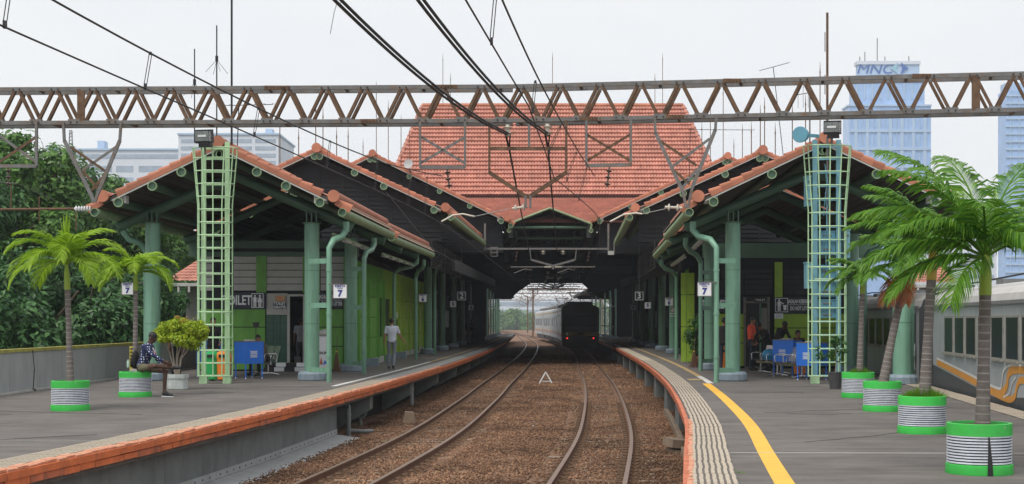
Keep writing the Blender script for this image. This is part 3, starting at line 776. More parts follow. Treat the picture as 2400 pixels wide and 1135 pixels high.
BR = gable_roof('middle higher red gable over the yellow-lined platform with dark boarded end', 62.6, 83.5, 10.5, 11.4, 5.5, 8.68, 6.15, -1, (.035,.30,.62,.9), wall=.7, wall_z=4.9)
CL = gable_roof('tallest stepped red gable beside the white satellite dish', 83, 97.5, -7.75, -7.4, 7.62, 10.84, 7.12, 1, (.03,.28,.5,.72,.95), wall=.9, wall_z=5.4)
CR = gable_roof('tallest stepped red gable on the side of the blue dish tower', 83.5, 98, 12.05, 12.4, 7.62, 10.75, 7.15, -1, (.03,.28,.5,.72,.95), wall=.9, wall_z=5.4)
# side louvres hanging under the middle roofs towards the tracks
def louvre(label, xa, xb, ya, yb, z0, z1):
    t = thing('louvre_screen', label, 'louvre', (xa, ya, z0))
    z = z0
    while z < z1:
        MB().bar((xa,ya,z),(xb,yb,z),.09,.035).build('louvre_blade', M_dark2, t); z += .105
    for f in (0,.33,.66,1): MB().bar((xa+(xb-xa)*f,ya+(yb-ya)*f,z0-.05),(xa+(xb-xa)*f,ya+(yb-ya)*f,z1),.06,.10).build('louvre_post', M_dark, t)
louvre('dark louvre screen under the middle gable on the toilet-block side', -3.35, -2.7, 62.2, 80, 3.85, 5.0)
louvre('dark louvre screen under the middle gable on the yellow-line side', 6.0, 6.75, 62.8, 80, 3.85, 5.0)
# small gable over the tracks, open below
def centre_gable():
    t = thing('track_gable', 'small open gable with pale green edges between the two stepped roofs over the tracks', 'roof', (2.1,83.3,6.9))
    cx, hw, za, ze, y0, y1 = 2.12, 2.28, 7.85, 6.98, 83.2, 150
    for s in (-1,1):
        a, b = Vector((cx,y0,za)), Vector((cx+s*hw,y0,ze)); c, d_ = Vector((cx+.5+s*hw,y1,ze)), Vector((cx+.5,y1,za))
        n = (b-a).cross(Vector((0,1,0))).normalized(); n = n if n.z > 0 else -n
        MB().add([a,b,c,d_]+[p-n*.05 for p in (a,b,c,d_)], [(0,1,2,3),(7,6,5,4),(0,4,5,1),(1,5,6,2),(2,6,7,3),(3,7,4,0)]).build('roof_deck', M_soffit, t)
        MB().tube([a+Vector((0,-.03,.02)), b+Vector((0,-.03,.02)), b+Vector((0,-.03,-.3))], .062, 10).build('edge_pipe', M_gutter, t, smooth=True)
        MB().ring(b+Vector((0,-.06,-.36)), (0,1,0), .13,.10,.2, mi=0).build('pipe_end', M_gutter, t, smooth=True)
        for i in range(1, 9):
            p = a + (b-a)*(i/9); MB().bar(p-n*.09, p-n*.09+Vector((0,13,0)), .05,.06, up=n).build('soffit_batten', M_dark2, t)
        MB().bar(b+Vector((-s*.1,.2,-.35)), b+Vector((-s*.25,6,-.9)), .25,.8).build('valley_fascia', M_dark2, t)
    for z, y, w in ((6.82,83.6,2.2),(6.35,86,1.95),(5.95,89,1.85)):
        MB().tube([(cx-w,y,z),(cx+w,y,z)], .09, 10).build('tie_pipe', M_gpipe, t, smooth=True)
    for k, y in enumerate((90, 97)):
        for x in np.arange(cx-2, cx+2.01, .25):
            MB().bar((x,y,7.0),(x,y+.4,5.75),.05,.05).build('hanging_batten', M_dark2, t)
centre_gable()
# great hipped roof
def main_roof():
    t = thing('great_hip_roof', 'great steep red-tiled hipped roof rising above the middle of the station', 'roof', (2.7,97,9.7))
    ye, yr, zeave, zr = 97.0, 102.0, 9.72, 16.25
    xl, xr, rl, rr = -8.3, 13.9, -6.12, 11.68
    tile_sheet((xl,ye,zeave),(xr,ye,zeave),(rr,yr,zr),(rl,yr,zr),.2,.372, amp=.065, lift=.12, ns=5, parent=t, clip=lambda v: (xl+(rl-xl)*v, xr+(rr-xr)*v))
    MB().add([(xl,ye+.1,zeave-.02),(xr,ye+.1,zeave-.02),(rr,yr,zr-.08),(rl,yr,zr-.08),(xl,ye+12,zeave-.02),(xr,ye+12,zeave-.02),(rl,yr+2,zr-.08),(rr,yr+2,zr-.08)],
             [(0,1,2,3),(0,3,6,4),(1,5,7,2),(4,6,7,5),(3,2,7,6)]).build('roof_deck', M_tile2, t)
    for a, b in (((xl,ye,zeave),(rl,yr,zr)),((xr,ye,zeave),(rr,yr,zr))):
        a, b = Vector(a), Vector(b); n = 22
        for i in range(n):
            p, q = a+(b-a)*(i/n), a+(b-a)*((i+1.05)/n)
            MB().tube([p+Vector((0,-.02,.05)),q+Vector((0,-.02,.03))],[.15,.12],8).build('hip_tile', M_tile2, t)
    n = 48
    for i in range(n):
        p = Vector((rl+(rr-rl)*i/n, yr-.02, zr+.05)); q = Vector((rl+(rr-rl)*(i+1.03)/n, yr-.02, zr+.06))
        MB().tube([p,q],[.16,.14],8).build('ridge_tile', M_tile, t)
    MB().box(((rl+rr)/2, yr-.14, zr-.12),(rr-rl,.03,.16)).build('ridge_mortar', M_tileg, t)
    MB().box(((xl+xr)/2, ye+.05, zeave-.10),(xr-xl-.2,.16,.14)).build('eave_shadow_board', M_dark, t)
    # shallower skirt below it, between the stepped gables
    tile_sheet((-3.2,83.9,7.02),(7.6,83.9,7.02),(9.5,97.2,9.5),(-5.5,97.2,9.5),.165,.40, amp=.07, lift=.10, ns=5, parent=t, name='skirt_tiles')
main_roof()
# hall over the tracks behind: dark ceiling, cross beams, cross walls, side walls added to keep it dark
hall = thing('station_hall', 'dark roofed hall over the tracks with beams and added side walls', 'station hall', (2,98,0))
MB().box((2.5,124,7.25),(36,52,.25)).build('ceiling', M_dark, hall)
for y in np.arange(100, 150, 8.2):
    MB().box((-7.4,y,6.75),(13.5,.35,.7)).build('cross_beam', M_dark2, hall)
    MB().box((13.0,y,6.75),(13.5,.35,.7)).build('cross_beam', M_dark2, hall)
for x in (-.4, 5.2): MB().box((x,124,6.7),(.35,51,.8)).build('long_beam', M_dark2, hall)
MB().box((-10.9,89,3.4),(.2,54,7.0)).build('added_side_wall', M_dark, hall)  # unseen outer wall added to keep daylight out of the interior
MB().box((17.6,98,2.4),(.2,38,5.0)).build('added_side_wall', M_dark, hall)  # its unseen counterpart past the coaches, also added to block daylight
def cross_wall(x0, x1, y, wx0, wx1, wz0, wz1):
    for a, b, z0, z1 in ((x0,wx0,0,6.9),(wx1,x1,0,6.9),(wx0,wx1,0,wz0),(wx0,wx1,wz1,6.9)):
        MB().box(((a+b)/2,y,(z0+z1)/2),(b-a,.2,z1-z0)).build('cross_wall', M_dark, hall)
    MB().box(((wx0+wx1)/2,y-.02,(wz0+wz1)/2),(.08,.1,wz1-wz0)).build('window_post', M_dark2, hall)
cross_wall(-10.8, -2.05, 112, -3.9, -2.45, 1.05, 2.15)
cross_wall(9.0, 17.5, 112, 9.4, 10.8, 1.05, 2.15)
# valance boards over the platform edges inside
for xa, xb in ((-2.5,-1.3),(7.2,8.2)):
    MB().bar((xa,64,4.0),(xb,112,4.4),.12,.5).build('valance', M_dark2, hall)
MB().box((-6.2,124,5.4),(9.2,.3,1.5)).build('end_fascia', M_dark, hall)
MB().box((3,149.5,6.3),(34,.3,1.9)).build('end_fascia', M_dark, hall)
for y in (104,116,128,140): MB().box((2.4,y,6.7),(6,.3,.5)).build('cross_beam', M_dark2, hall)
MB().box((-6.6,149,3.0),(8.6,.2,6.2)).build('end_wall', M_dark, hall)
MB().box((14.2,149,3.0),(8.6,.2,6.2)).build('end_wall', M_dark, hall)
# far glazing posts where daylight returns
def haunch_end(pts): MB().prism(pts, (0,1,0), .3).build('end_haunch', M_dark, hall)
haunch_end([(-4.5,149.2,3.6),(.0,149.2,3.9),(.5,149.2,4.4),(1.9,149.2,5.35),(1.9,149.2,6.2),(-4.5,149.2,6.2)])
haunch_end([(12.5,149.2,3.6),(8.7,149.2,3.9),(8.0,149.2,4.4),(7.0,149.2,5.35),(7.2,149.2,6.2),(12.5,149.2,6.2)])
for k, d in enumerate(np.arange(131, 182, 9.0)):
    for E, s, nm in ((LE,-1.9,'toilet-block'),(RE,1.9,'yellow-lined')):
        x = E(d)+s
        o = thing('glazing_post', f'slim green post of the far glazed end of the {nm} platform', 'post', (x,d,0), f'posts at the far end of the {nm} platform')
        MB().tube([(x,d,0),(x,d,4.4)], .09, 8).build('post_shaft', M_gcol, o, smooth=True)
        MB().box((x,d,.12),(.5,.5,.24)).build('post_base', M_basegrey, o)
        MB().bar((x,d,1.1),(E(d+9)+s,d+9,1.1),.07,.09).build('rail', M_gpipe, o)
        MB().bar((x,d,2.9),(E(d+9)+s,d+9,2.9),.07,.09).build('rail', M_gpipe, o)
for E, s, lab in ((LE,-2.6,'flat dark canopy over the far end of the toilet-block platform'),(RE,2.6,'flat dark canopy over the far end of the yellow-lined platform')):
    o = band('canopy_slab', E, 1, s-2.6, s+2.4, 146, 186, 4.4, 4.7, M_dark, None, 6)
    for d in (150,168,182): MB().bar((E(d)+s-2.2,d,4.3),(E(d)+s+2.2,d,4.3),.16,.2).build('canopy_beam', M_dark2, o)
    tag(o, lab, 'canopy')

# ================================================================ columns and downpipes
def column(x, y, label, top=4.2, r=.20, group='round green station columns', M_gcol=M_gcol):
    t = thing('steel_column', label, 'column', (x,y,0), group)
    MB().tube([(x,y,.2),(x,y,top)], r, 20).build('shaft', M_gcol, t, smooth=True)
    mb = MB(); mb.lathe([(.0,0),(.36,0),(.38,.03),(.38,.18),(.33,.25),(.0,.25)], (x,y,0), 14); mb.build('base_block', M_basegrey, t)
    MB().lathe([(r+.06,0),(r+.06,.03)], (x,y,top), 16).build('cap_plate', M_gpipe, t)
    for dx in (-.13, 0, .13): MB().box((x+dx,y,top+.17),(.035,.22,.28)).build('cap_bracket', M_gpipe, t)
    for z in (top*.36, top*.7): MB().lathe([(r+.004,0),(r+.004,.012)], (x,y,z), 20).build('weld_seam', M_gpipe, t)
    return t
column(-5.36, 40.0, 'round green column in front of the toilet doorway')
column(-9.62, 40.0, 'round green column behind the seated man and palm by the parapet')
column(-5.07, 47.0, 'round green column beside the broom and litter sign')
column(5.87, 39.7, 'round green column standing between downpipe and orange-shirted man')
column(6.47, 48.7, 'round green column behind the bush and reed brooms')
column(9.83, 37.6, 'thick green column among the palms beside the grey coach', r=.24, top=4.3)
column(10.2, 44.8, 'round green column behind the ladder cage with the blue boxes')
for d in (72.7, 81, 90, 99, 108):
    column(LE(d)-2.75 if d < 70 else LE(d)-2.5, d, 'round green column along the dim platform past the lime wall', group='columns in the dim part of the toilet-block platform', M_gcol=M_gcol if d < 80 else M_gpipe)  # columns past the first get a darker green that stands in for deep shade
for d in (72.7, 81, 90, 99, 108):
    column(RE(d)+2.2, d, 'round green column along the dim platform past the reed brooms', group='columns in the dim part of the yellow-lined platform', M_gcol=M_gcol if d < 80 else M_gpipe)  # shade put into the colour here too: darker green past the first column
def downpipe(x, y, label, gx, gz, gy, colx=None, top=3.2, r=.068):
    t = thing('downpipe', label, 'downpipe', (x,y,0), 'green downpipes under the gutters')
    pts = [Vector((x,y,0)), Vector((x,y,top))]
    m1 = Vector((x,y,top+.15)); g = Vector((gx,gy,gz))
    # swan neck up to the gutter
    for f, (a, b) in enumerate(((0,.28),(.25,.5),(.75,.6),(1,.78),(1,1))):
        pts.append(Vector((x+(g.x-x)*a, y+(g.y-y)*a, top+(g.z-top)*b)))
    MB().tube(pts, [r, r, r*1.1, r*1.25, r*1.25, r*1.25, r*1.25][:len(pts)], 12).build('pipe', M_gcol, t, smooth=True)
    for z in (top*.2, top*.55, top*.9): MB().lathe([(r*1.2,0),(r*1.2,.05)], (x,y,z), 12).build('pipe_collar', M_gcol, t)
    if colx is not None:
        for z in (.32, 2.0, 3.15): MB().bar((x,y+.02,z),(colx,y+.3,z),.04,.13).build('wall_bracket', M_gcol, t)
    return t
downpipe(-4.74, 38.7, 'green downpipe with swan neck carrying a coach 7 sign by the toilet doorway', -4.35, 4.2, 39.2, -5.3)
downpipe(-4.42, 44.6, 'green downpipe next to the column with the broom', -4.25, 4.15, 46, -5.0)
downpipe(-4.66, 59, 'green downpipe on the lime wall behind the walking man', -3.75, 4.1, 59)
downpipe(-4.0, 62.2, 'green downpipe that holds the coach 6 sign before the lime wall end', -3.6, 4.1, 61)
downpipe(-3.62, 70, 'green downpipe next to the first column past the lime wall', -3.2, 5.0, 70)
downpipe(5.27, 38.5, 'green downpipe with swan neck holding a coach 7 sign by the yellow line', 4.75, 4.2, 39.2, 5.8)
downpipe(6.0, 47.5, 'green downpipe in front of the bush and reed brooms', 5.35, 4.15, 46, 6.4)
downpipe(6.85, 62.2, 'green downpipe beside the no-smoking sign column', 6.1, 4.1, 61)
downpipe(7.25, 66, 'green downpipe that holds the coach 6 sign on the yellow-lined platform', 6.4, 4.6, 66)
downpipe(10.25, 38.3, 'green downpipe beside the thick column among the palms', 11.3, 4.2, 39.2, 9.9)
downpipe(10.75, 45.5, 'green downpipe between the dark column and the coach', 11.4, 4.2, 46, 10.3)
downpipe(-9.95, 40.6, 'green downpipe beside the column behind the potted palms', -10.5, 4.2, 40.4, -9.7)
# fluorescent fittings in a row under the eaves
def tubes(label, x0, y0, x1, y1, z, n):
    t = thing('light_trunking', label, 'light', (x0,y0,z))
    MB().bar((x0,y0,z+.05),(x1,y1,z+.05),.05,.06).build('trunking', M_gutter, t)
    for i in range(n):
        f0, f1 = (i+.12)/n, (i+.7)/n
        a = Vector((x0+(x1-x0)*f0,y0+(y1-y0)*f0,z-.02)); b = Vector((x0+(x1-x0)*f1,y0+(y1-y0)*f1,z-.02))
        MB().bar(a,b,.13,.045).build('lamp_fitting', M_offw, t)
tubes('row of white lamp fittings under the eave of the first toilet-block canopy', -4.75, 39.6, -4.55, 47.5, 3.85, 4)
tubes('row of white lamp fittings under the second toilet-block canopy', -4.35, 50, -3.9, 60, 3.8, 5)
tubes('row of white lamp fittings under the eave beside the blue-dish tower roof', 5.25, 41, 5.75, 48, 3.85, 5)
tubes('row of white lamp fittings under the second yellow-line canopy', 5.9, 51, 6.4, 60, 3.8, 5)
# ================================================================ platform buildings
def fr(px0, px1, py0, py1, d, name, m, parent, th=.05, off=0.0):
    x0, x1 = GX(px0,d), GX(px1,d); z0, z1 = GZ(py1,d), GZ(py0,d)
    return MB().box(((x0+x1)/2, d-off-th/2, (z0+z1)/2), (x1-x0, th, z1-z0)).build(name, m, parent)
W = thing('toilet_block', 'green-panelled toilet block on the platform with door and signs on its front', 'building', (-7.6,47.6,0))
D = 47.6
def added_side_wall(E0, E1, d0, d1, parent, z1, m, name='core_wall', th=.2, s=-1):
    a, b = Vector((E0,d0,z1/2)), Vector((E1,d1,z1/2)); return MB().bar(a+Vector((s*th/2,0,0)), b+Vector((s*th/2,0,0)), th, z1).build(name, m, parent)
x0, x1 = -10.0, -5.15
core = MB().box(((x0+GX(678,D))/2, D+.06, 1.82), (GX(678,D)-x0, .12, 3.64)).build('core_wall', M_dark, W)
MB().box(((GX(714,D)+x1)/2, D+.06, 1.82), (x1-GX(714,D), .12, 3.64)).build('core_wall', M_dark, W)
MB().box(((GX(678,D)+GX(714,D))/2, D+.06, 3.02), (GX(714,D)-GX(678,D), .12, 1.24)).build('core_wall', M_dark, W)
MB().box((-7.6, D+.08, 3.9), (5.4,.2,.5)).build('frieze', M_gpipe, W)
for a, b in ((470,500),(548,602),(625,710),(752,806)):                    # pale boarded transoms
    py = 602
    while py < 683: fr(a, b, py, py+14.5, D, 'transom_board', M_offw, W, .05, .0); py += 16.2
fr(602, 625, 600, 686, D, 'pilaster', M_green, W, .09); fr(710, 750, 600, 686, D, 'pilaster', M_green, W, .04); fr(806, 832, 600, 870, D, 'pilaster', M_green, W, .09)
for a, b in ((470,544),(546,622)):
    for y0, y1 in ((725,766),(768,809),(811,866)): fr(a, b, y0, y1, D, 'wall_panel', M_green, W, .05)
for y0, y1 in ((725,766),(768,811),(813,866)): fr(714, 804, y0, y1, D, 'wall_panel', M_green, W, .05)
fr(625, 674, 688, 738, D, 'plaster_panel', M_offw, W, .06)
for i in range(3):
    for k in range(6): fr(625+i*16.5, 641+i*16.5, 739+k*18.6, 757+k*18.6, D, 'wall_tile', M_dgtile, W, .06)
fr(674, 680, 690, 852, D, 'door_jamb', M_offw, W, .1); fr(711, 715, 690, 852, D, 'door_jamb', M_offw, W, .1); fr(680, 711, 690, 695, D, 'door_head', M_offw, W, .1)
MB().box((GX(696,D+1.5),D+1.6,1.1),(2.2,.1,2.3)).build('passage_wall', M_dark, W)
fr(693, 706, 836, 855, D+1.2, 'inner_step', M_wallgrey, W, .3)
for row, (y0, y1, ox) in enumerate(((850,859,0),(861,870,-4))):             # chequered steps
    for k in range(4): fr(626+k*24+ox, 649+k*24+ox, y0, y1, D-.05-.25*row, 'step_tile', M_signw if k in (1,3) else M_black, W, .3)
# side wall facing the track: lime and green panels between posts
def sw(d): return -5.28 + (d-48)*(.55/30)
MB().bar((sw(48)-.06,48,1.85),(sw(79)-.06,79,1.85),.1,3.7).build('core_wall', M_dark, W)
dd = 48.0; k = 0
while dd < 78.5:
    L = 3.1 if k % 3 else 2.1
    lit = M_green if dd < 58 else M_lime  # panel paint itself changes: green first, lime farther along
    e = min(dd+L-.05, 79)
    wnd = (55.5 < dd < 59.5)
    for (z0, z1) in ((.25,.98),(1.0,1.72),(1.74,2.45)):
        if wnd and z0 > .9: continue
        MB().bar((sw(dd),dd,(z0+z1)/2),(sw(e),e,(z0+z1)/2),.07+.02*(k%2),z1-z0).build('wall_panel', lit, W)
    if wnd: MB().bar((sw(dd)-.02,dd+.1,1.75),(sw(e)-.02,e-.1,1.75),.04,1.4).build('window_pane', M_glassd, W)
    for q in np.arange(dd, e, .28): MB().bar((sw(q)+.02,q,3.05),(sw(q)+.02,q+.05,3.05),.05,1.15).build('upper_fin', lit, W)
    MB().bar((sw(dd)-.0,dd,3.05),(sw(e)-.0,e,3.05),.05,1.15).build('upper_panel', M_green if dd < 64 else M_lime, W)
    MB().box((sw(e)+.06,e+.02,1.6),(.16,.09,3.1)).build('wall_post', lit, W)
    dd += L; k += 1
MB().bar((sw(48)+.02,48,.1),(sw(79)+.02,79,.1),.14,.26).build('plinth', M_offw, W)
for (px, py, w, h, m, nm) in ((949,738,7,14,M_signw,'notice_plate'),(949,756,7,12,M_black,'notice_plate')):
    d = 64.; MB().box((sw(d)+.06,d,GZ(py,d)),(.02,w/FPX*d*3,h/FPX*d)).build(nm, m, W)
for d in (52.5,58.6,63.4,): MB().box((sw(d)+.3,d,.14),(.42,.42,.28)).build('pier_base', M_basegrey, W)
MB().box((-7.6,62.5,3.85),(4.8,30,.1)).build('flat_top', M_dark, W)

# signs on it
def board(name, label, px0, px1, py0, py1, d, m, th=.05, off=.07):
    x0, x1 = GX(px0,d), GX(px1,d); z0, z1 = GZ(py1,d), GZ(py0,d)
    c = Vector(((x0+x1)/2, d-off-th, (z0+z1)/2))
    t = thing(name, label, 'sign', c)
    MB().box((c.x, c.y+th/2, c.z), (x1-x0, th, z1-z0)).build('panel', m, t)
    return t, c, x1-x0, z1-z0
def frame(t, c, w, h, m, b=.02):
    for sx in (-1,1): MB().box((c.x+sx*w/2,c.y-.004,c.z),(b,.01,h+b)).build('border', m, t)
    for sz in (-1,1): MB().box((c.x,c.y-.004,c.z+sz*h/2),(w-b,.01,b)).build('border', m, t)
def pict(t, c, s, m, skirt=False):
    """standing figure pictogram of height s"""
    q = c.y-.006; mb = MB(); mb.tube([(c.x,q+.003,c.z+s*.42),(c.x,q-.003,c.z+s*.42)], s*.085, 12)
    if skirt: mb.prism([(c.x-s*.08,q,c.z+s*.3),(c.x+s*.08,q,c.z+s*.3),(c.x+s*.2,q,c.z-s*.12),(c.x-s*.2,q,c.z-s*.12)],(0,1,0),.006)
    else: mb.box((c.x,q,c.z+s*.1),(s*.26,.006,s*.42))
    mb.box((c.x-s*.07,q,c.z-s*.3),(s*.1,.006,s*.4)).box((c.x+s*.07,q,c.z-s*.3),(s*.1,.006,s*.4))
    mb.bar((c.x-s*.17,q,c.z+s*.28),(c.x-s*.24,q,c.z-s*.05),.006,s*.075).bar((c.x+s*.17,q,c.z+s*.28),(c.x+s*.24,q,c.z-s*.05),.006,s*.075)
    mb.build('pictogram', m, t)
t, c, w, h = board('toilet_sign', 'navy TOILET sign with man and woman symbols above the green panels', 520, 624, 686, 724, D, M_navy)
put_text(t, 'TOILET', .42, M_signw, c+Vector((-.20,-.004,0)), bold=.010, sx=.66)
frame(t, c+Vector((GX(605,D)-c.x,0,0)), .36, .44, M_signw, .02)
pict(t, c+Vector((GX(599,D)-c.x,0,-.01)), .38, M_signw); pict(t, c+Vector((GX(610.5,D)-c.x,0,-.01)), .38, M_signw, True)
t, c, w, h = board('toilet_sign', 'small navy TOILET GRATIS sign beside the toilet doorway', 642, 671, 708, 724, D, M_navy)
put_text(t, 'TOILET', .115, M_signw, c+Vector((0,-.004,.055)), bold=.003); put_text(t, 'GRATIS', .115, M_signw, c+Vector((0,-.004,-.06)), bold=.003)
t, c, w, h = board('notice_sheet', 'faded orange notice above the TOILET GRATIS sign', 646, 669, 693, 707, D, mat('faded_orange_notice',(.45,.30,.17),.7,var=.3,scale=15))
for k in range(4): MB().box((c.x,c.y-.003,c.z+.05-.035*k),(.22-.03*(k%2),.004,.014)).build('print_line', M_orange, t)
def litter(label, px0, px1, py0, py1, d):
    t, c, w, h = board('litter_sign', label, px0, px1, py0, py1, d, M_navy)
    s = h*.9; ic = c + Vector((-w/2+s*.52,0,0))
    frame(t, ic, s*.85, s*.95, M_signw, .018)
    pict(t, ic+Vector((-s*.17,0,.0)), s*.82, M_signw)
    q = c.y-.006; MB().prism([(ic.x+s*.1,q,ic.z),(ic.x+s*.36,q,ic.z),(ic.x+s*.31,q,ic.z-s*.36),(ic.x+s*.15,q,ic.z-s*.36)],(0,1,0),.006).build('pictogram', M_signw, t)
    MB().bar((ic.x-s*.1,q,ic.z+s*.22),(ic.x+s*.16,q,ic.z+s*.08),.006,.03).build('pictogram', M_signw, t)
    tx = c.x + s*.48
    put_text(t, 'JAGALAH KEBERSIHAN', h*.34, M_signw, (tx+.03,c.y-.004,c.z+h*.22), bold=.004, sx=.46)
    put_text(t, 'DO NOT LITTER', h*.34, M_signw, (tx+.03,c.y-.004,c.z-h*.22), bold=.004, sx=.52)
    MB().box((tx,c.y-.004,c.z+h*.02),(w-s*1.15,.005,.012)).build('rule', M_signw, t)
litter('navy JAGALAH KEBERSIHAN DO NOT LITTER sign behind the column with the broom', 716, 806, 686, 723, D)

# building on the opposite platform
W2 = thing('waiting_block', 'dark waiting block with lime panels behind the orange-shirted man', 'building', (9.2,50,0)); D2 = 50.0
MB().box(((GX(1640,D2)+GX(1745,D2))/2, D2+.06, 1.85), (GX(1745,D2)-GX(1640,D2), .12, 3.7)).build('core_wall', M_dark, W2)
MB().box(((GX(1800,D2)+GX(2005,D2))/2, D2+.06, 1.85), (GX(2005,D2)-GX(1800,D2), .12, 3.7)).build('core_wall', M_dark, W2)
MB().box(((GX(1745,D2)+GX(1800,D2))/2, D2+.06, 3.05), (GX(1800,D2)-GX(1745,D2), .12, 1.3)).build('core_wall', M_dark, W2)
MB().box((9.3,D2+.08,3.95),(5.8,.2,.5)).build('frieze', M_gpipe, W2)
for a, b in ((1690,1742),(1745,1810),(1836,1905),(1910,1980)):
    py = 632
    while py < 690: fr(a, b, py, py+10, D2, 'transom_board', M_dark2, W2, .05); py += 12
fr(1815, 1833, 615, 697, D2, 'pilaster', M_lime, W2, .09)
for a, b in ((1660,1742),(1815,1898),(1900,1985)):
    for y0, y1 in ((736,768),(770,803),(805,858)): fr(a, b, y0, y1, D2, 'wall_panel', M_lime, W2, .05)
fr(1742,1747,697,858,D2,'door_jamb',M_steel,W2,.1); fr(1798,1803,697,858,D2,'door_jamb',M_steel,W2,.1); fr(1747,1798,706,711,D2,'door_head',M_steel,W2,.1)
MB().box((GX(1765,D2+2),D2+2.2,1.4),(2.4,.1,2.9)).build('passage_wall', M_dark2, W2)
fr(1783,1797,722,800,D2+.4,'inner_door_pane',M_offw,W2,.04); fr(1780,1784,712,850,D2+.35,'inner_door_post',M_gcol,W2,.06)
def sw2(d): return 6.75 + (d-57)*.105
MB().bar((sw2(57)+.06,57.1,1.85),(sw2(80)+.06,80,1.85),.1,3.7).build('core_wall', M_dark, W2)
for a, b in ((1596,1608),(1609,1627)):
    for y0, y1 in ((640,690),(692,765),(767,848)): fr(a, b, y0, y1, 57.1, 'corner_panel', M_lime, W2, .06)
MB().box(((GX(1625,57)+11.3)/2,57.2,1.85),(11.3-GX(1625,57),.1,3.7)).build('core_wall', M_dark, W2)
for k, d in enumerate(np.arange(57.3, 79, 1.45)):
    for (z0,z1) in ((.22,1.0),(1.02,1.95),(1.97,2.7),(2.72,3.6)):
        MB().bar((sw2(d),d,(z0+z1)/2),(sw2(d+1.4),d+1.4,(z0+z1)/2),.07,z1-z0).build('wall_panel', M_green, W2)
    MB().box((sw2(d)-.05,d,1.8),(.12,.08,3.5)).build('wall_post', M_green, W2)
litter('navy JAGALAH KEBERSIHAN DO NOT LITTER sign above the lime panels', 1813, 1900, 697, 734, D2)
t, c, w, h = board('toilet_sign', 'navy TOILET sign cut off behind the round column of the yellow-lined platform', 1640, 1708, 698, 732, D2, M_navy)
put_text(t, 'TOILET', .40, M_signw, c+Vector((.0,-.004,0)), bold=.012, sx=.76)
t, c, w, h = board('toilet_sign', 'tiny black TOILET sign over the open door of the waiting block', 1768, 1792, 699, 709, D2, M_black, off=.11)
put_text(t, 'TOILET', .1, M_signw, c+Vector((0,-.004,0)))
t, c, w, h = board('notice_sheet', 'small cream paper notice below the litter sign on lime panels', 1814, 1834, 735, 747, D2, M_signw, off=.06)
for k in range(3): MB().box((c.x,c.y-.003,c.z+.04-.04*k),(.2,.004,.012)).build('print_line', M_steel, t)
# low dim kiosks deeper on both platforms
for x, y, sx, sy, z, lab in ((-6.6,92,4.6,18,3.1,'dark kiosk on the dim toilet-block platform'),(11.8,92,4.8,18,3.1,'dark kiosk on the dim yellow-lined platform')):
    o = MB().box((x,y,z/2),(sx,sy,z)).box((x,y,z+.06),(sx+.3,sy+.3,.12)).build('kiosk', M_dark)
    for q in np.arange(y-8, y+8, 2.2): MB().box((x+(sx/2+.02)*(1 if x < 0 else -1),q,1.7),(.05,1.6,1.1)).build('kiosk_pane', M_glassd, o)
    tag(o, lab, 'kiosk')

# ---------------------------------------------------------------- coach number signs
def coach_sign(px, py, d, num, label, s=.36, arm=None, coach=True, dim=False):
    x, z = GX(px,d), GZ(py,d); t = thing('coach_sign', label, 'sign', (x,d,z), 'coach number plates')
    MB().box((x,d,z),(s,.03,s)).build('plate', M_signw, t)
    frame(t, Vector((x,d-.016,z)), s, s, M_steel, .018)
    if coach:
        put_text(t, 'KERETA', s*.22, M_signb, (x,d-.018,z+s*.36), bold=.003, sx=.95)
        put_text(t, 'COACH', s*.11, M_signb, (x,d-.018,z+s*.21), bold=.001)
    put_text(t, num, s*(.62 if coach else .72), M_signb, (x,d-.018,z-s*.17 if coach else z), bold=.012)
    if arm is not None: MB().bar((x,d+.02,z+s*.5),(arm,d+.02,z+s*.5),.03,.03).build('sign_arm', M_steel, t)
    return t
coach_sign(797,683,38.5,'7','white KERETA 7 plate hanging off the downpipe by the toilet doorway', arm=-4.74)
coach_sign(299,677,40.3,'7','white KERETA 7 plate half hidden by the potted palm', s=.32, arm=-9.95)
coach_sign(1651,678,38.4,'7','white KERETA 7 plate on the downpipe by the yellow line', arm=5.27)
coach_sign(991,699,62,'6','white KERETA 6 plate past the lime wall', s=.33, arm=-4.0)
coach_sign(1568,707,66,'6','white KERETA 6 plate near the no-smoking column', s=.36, arm=7.25)
coach_sign(1062,713,84,'5','dim 5 plate beyond the walking man', s=.36, coach=False)
coach_sign(1518,716,84,'5','dim 5 plate on the yellow-lined platform', s=.36, coach=False)
coach_sign(1104,721,101,'4','barely lit 4 plate deep in the toilet-block platform', s=.36, coach=False)
coach_sign(1484,721,101,'4','barely lit 4 plate deep in the yellow-lined platform', s=.36, coach=False)
for px, num, lab in ((1082,'2','dark hanging board with outlined number 2 over the toilet-block platform'),(1498,'3','dark hanging board with outlined number 3 over the yellow-lined platform')):
    d = 76; x, z = GX(px,d), GZ(694,d); t = thing('track_number_board', lab, 'sign', (x,d,z))
    MB().box((x,d,z),(.42,.05,.42)).build('plate', M_navy, t); frame(t, Vector((x,d-.027,z)), .40, .40, M_signw, .025)
    put_text(t, num, .4, M_signw, (x,d-.03,z), bold=.004); MB().tube([(x,d,z+.2),(x,d,z+2.6)],.015,6).build('hanger_rod', M_steel, t)
d = 72.3; x, z = GX(1577,d), GZ(727,d); t = thing('no_smoking_sign', 'round red no-smoking symbol over two white text strips on the column', 'sign', (x,d,z))
MB().tube([(x,d-.0,z),(x,d-.02,z)],.10,16).build('disc', M_signw, t); MB().tube([(x+.1*math.cos(a),d-.022,z+.1*math.sin(a)) for a in np.linspace(0,6.283,17)],.012,5).build('red_ring', M_orange2, t); MB().bar((x-.07,d-.024,z+.07),(x+.07,d-.024,z-.07),.01,.02).build('red_bar', M_orange2, t)
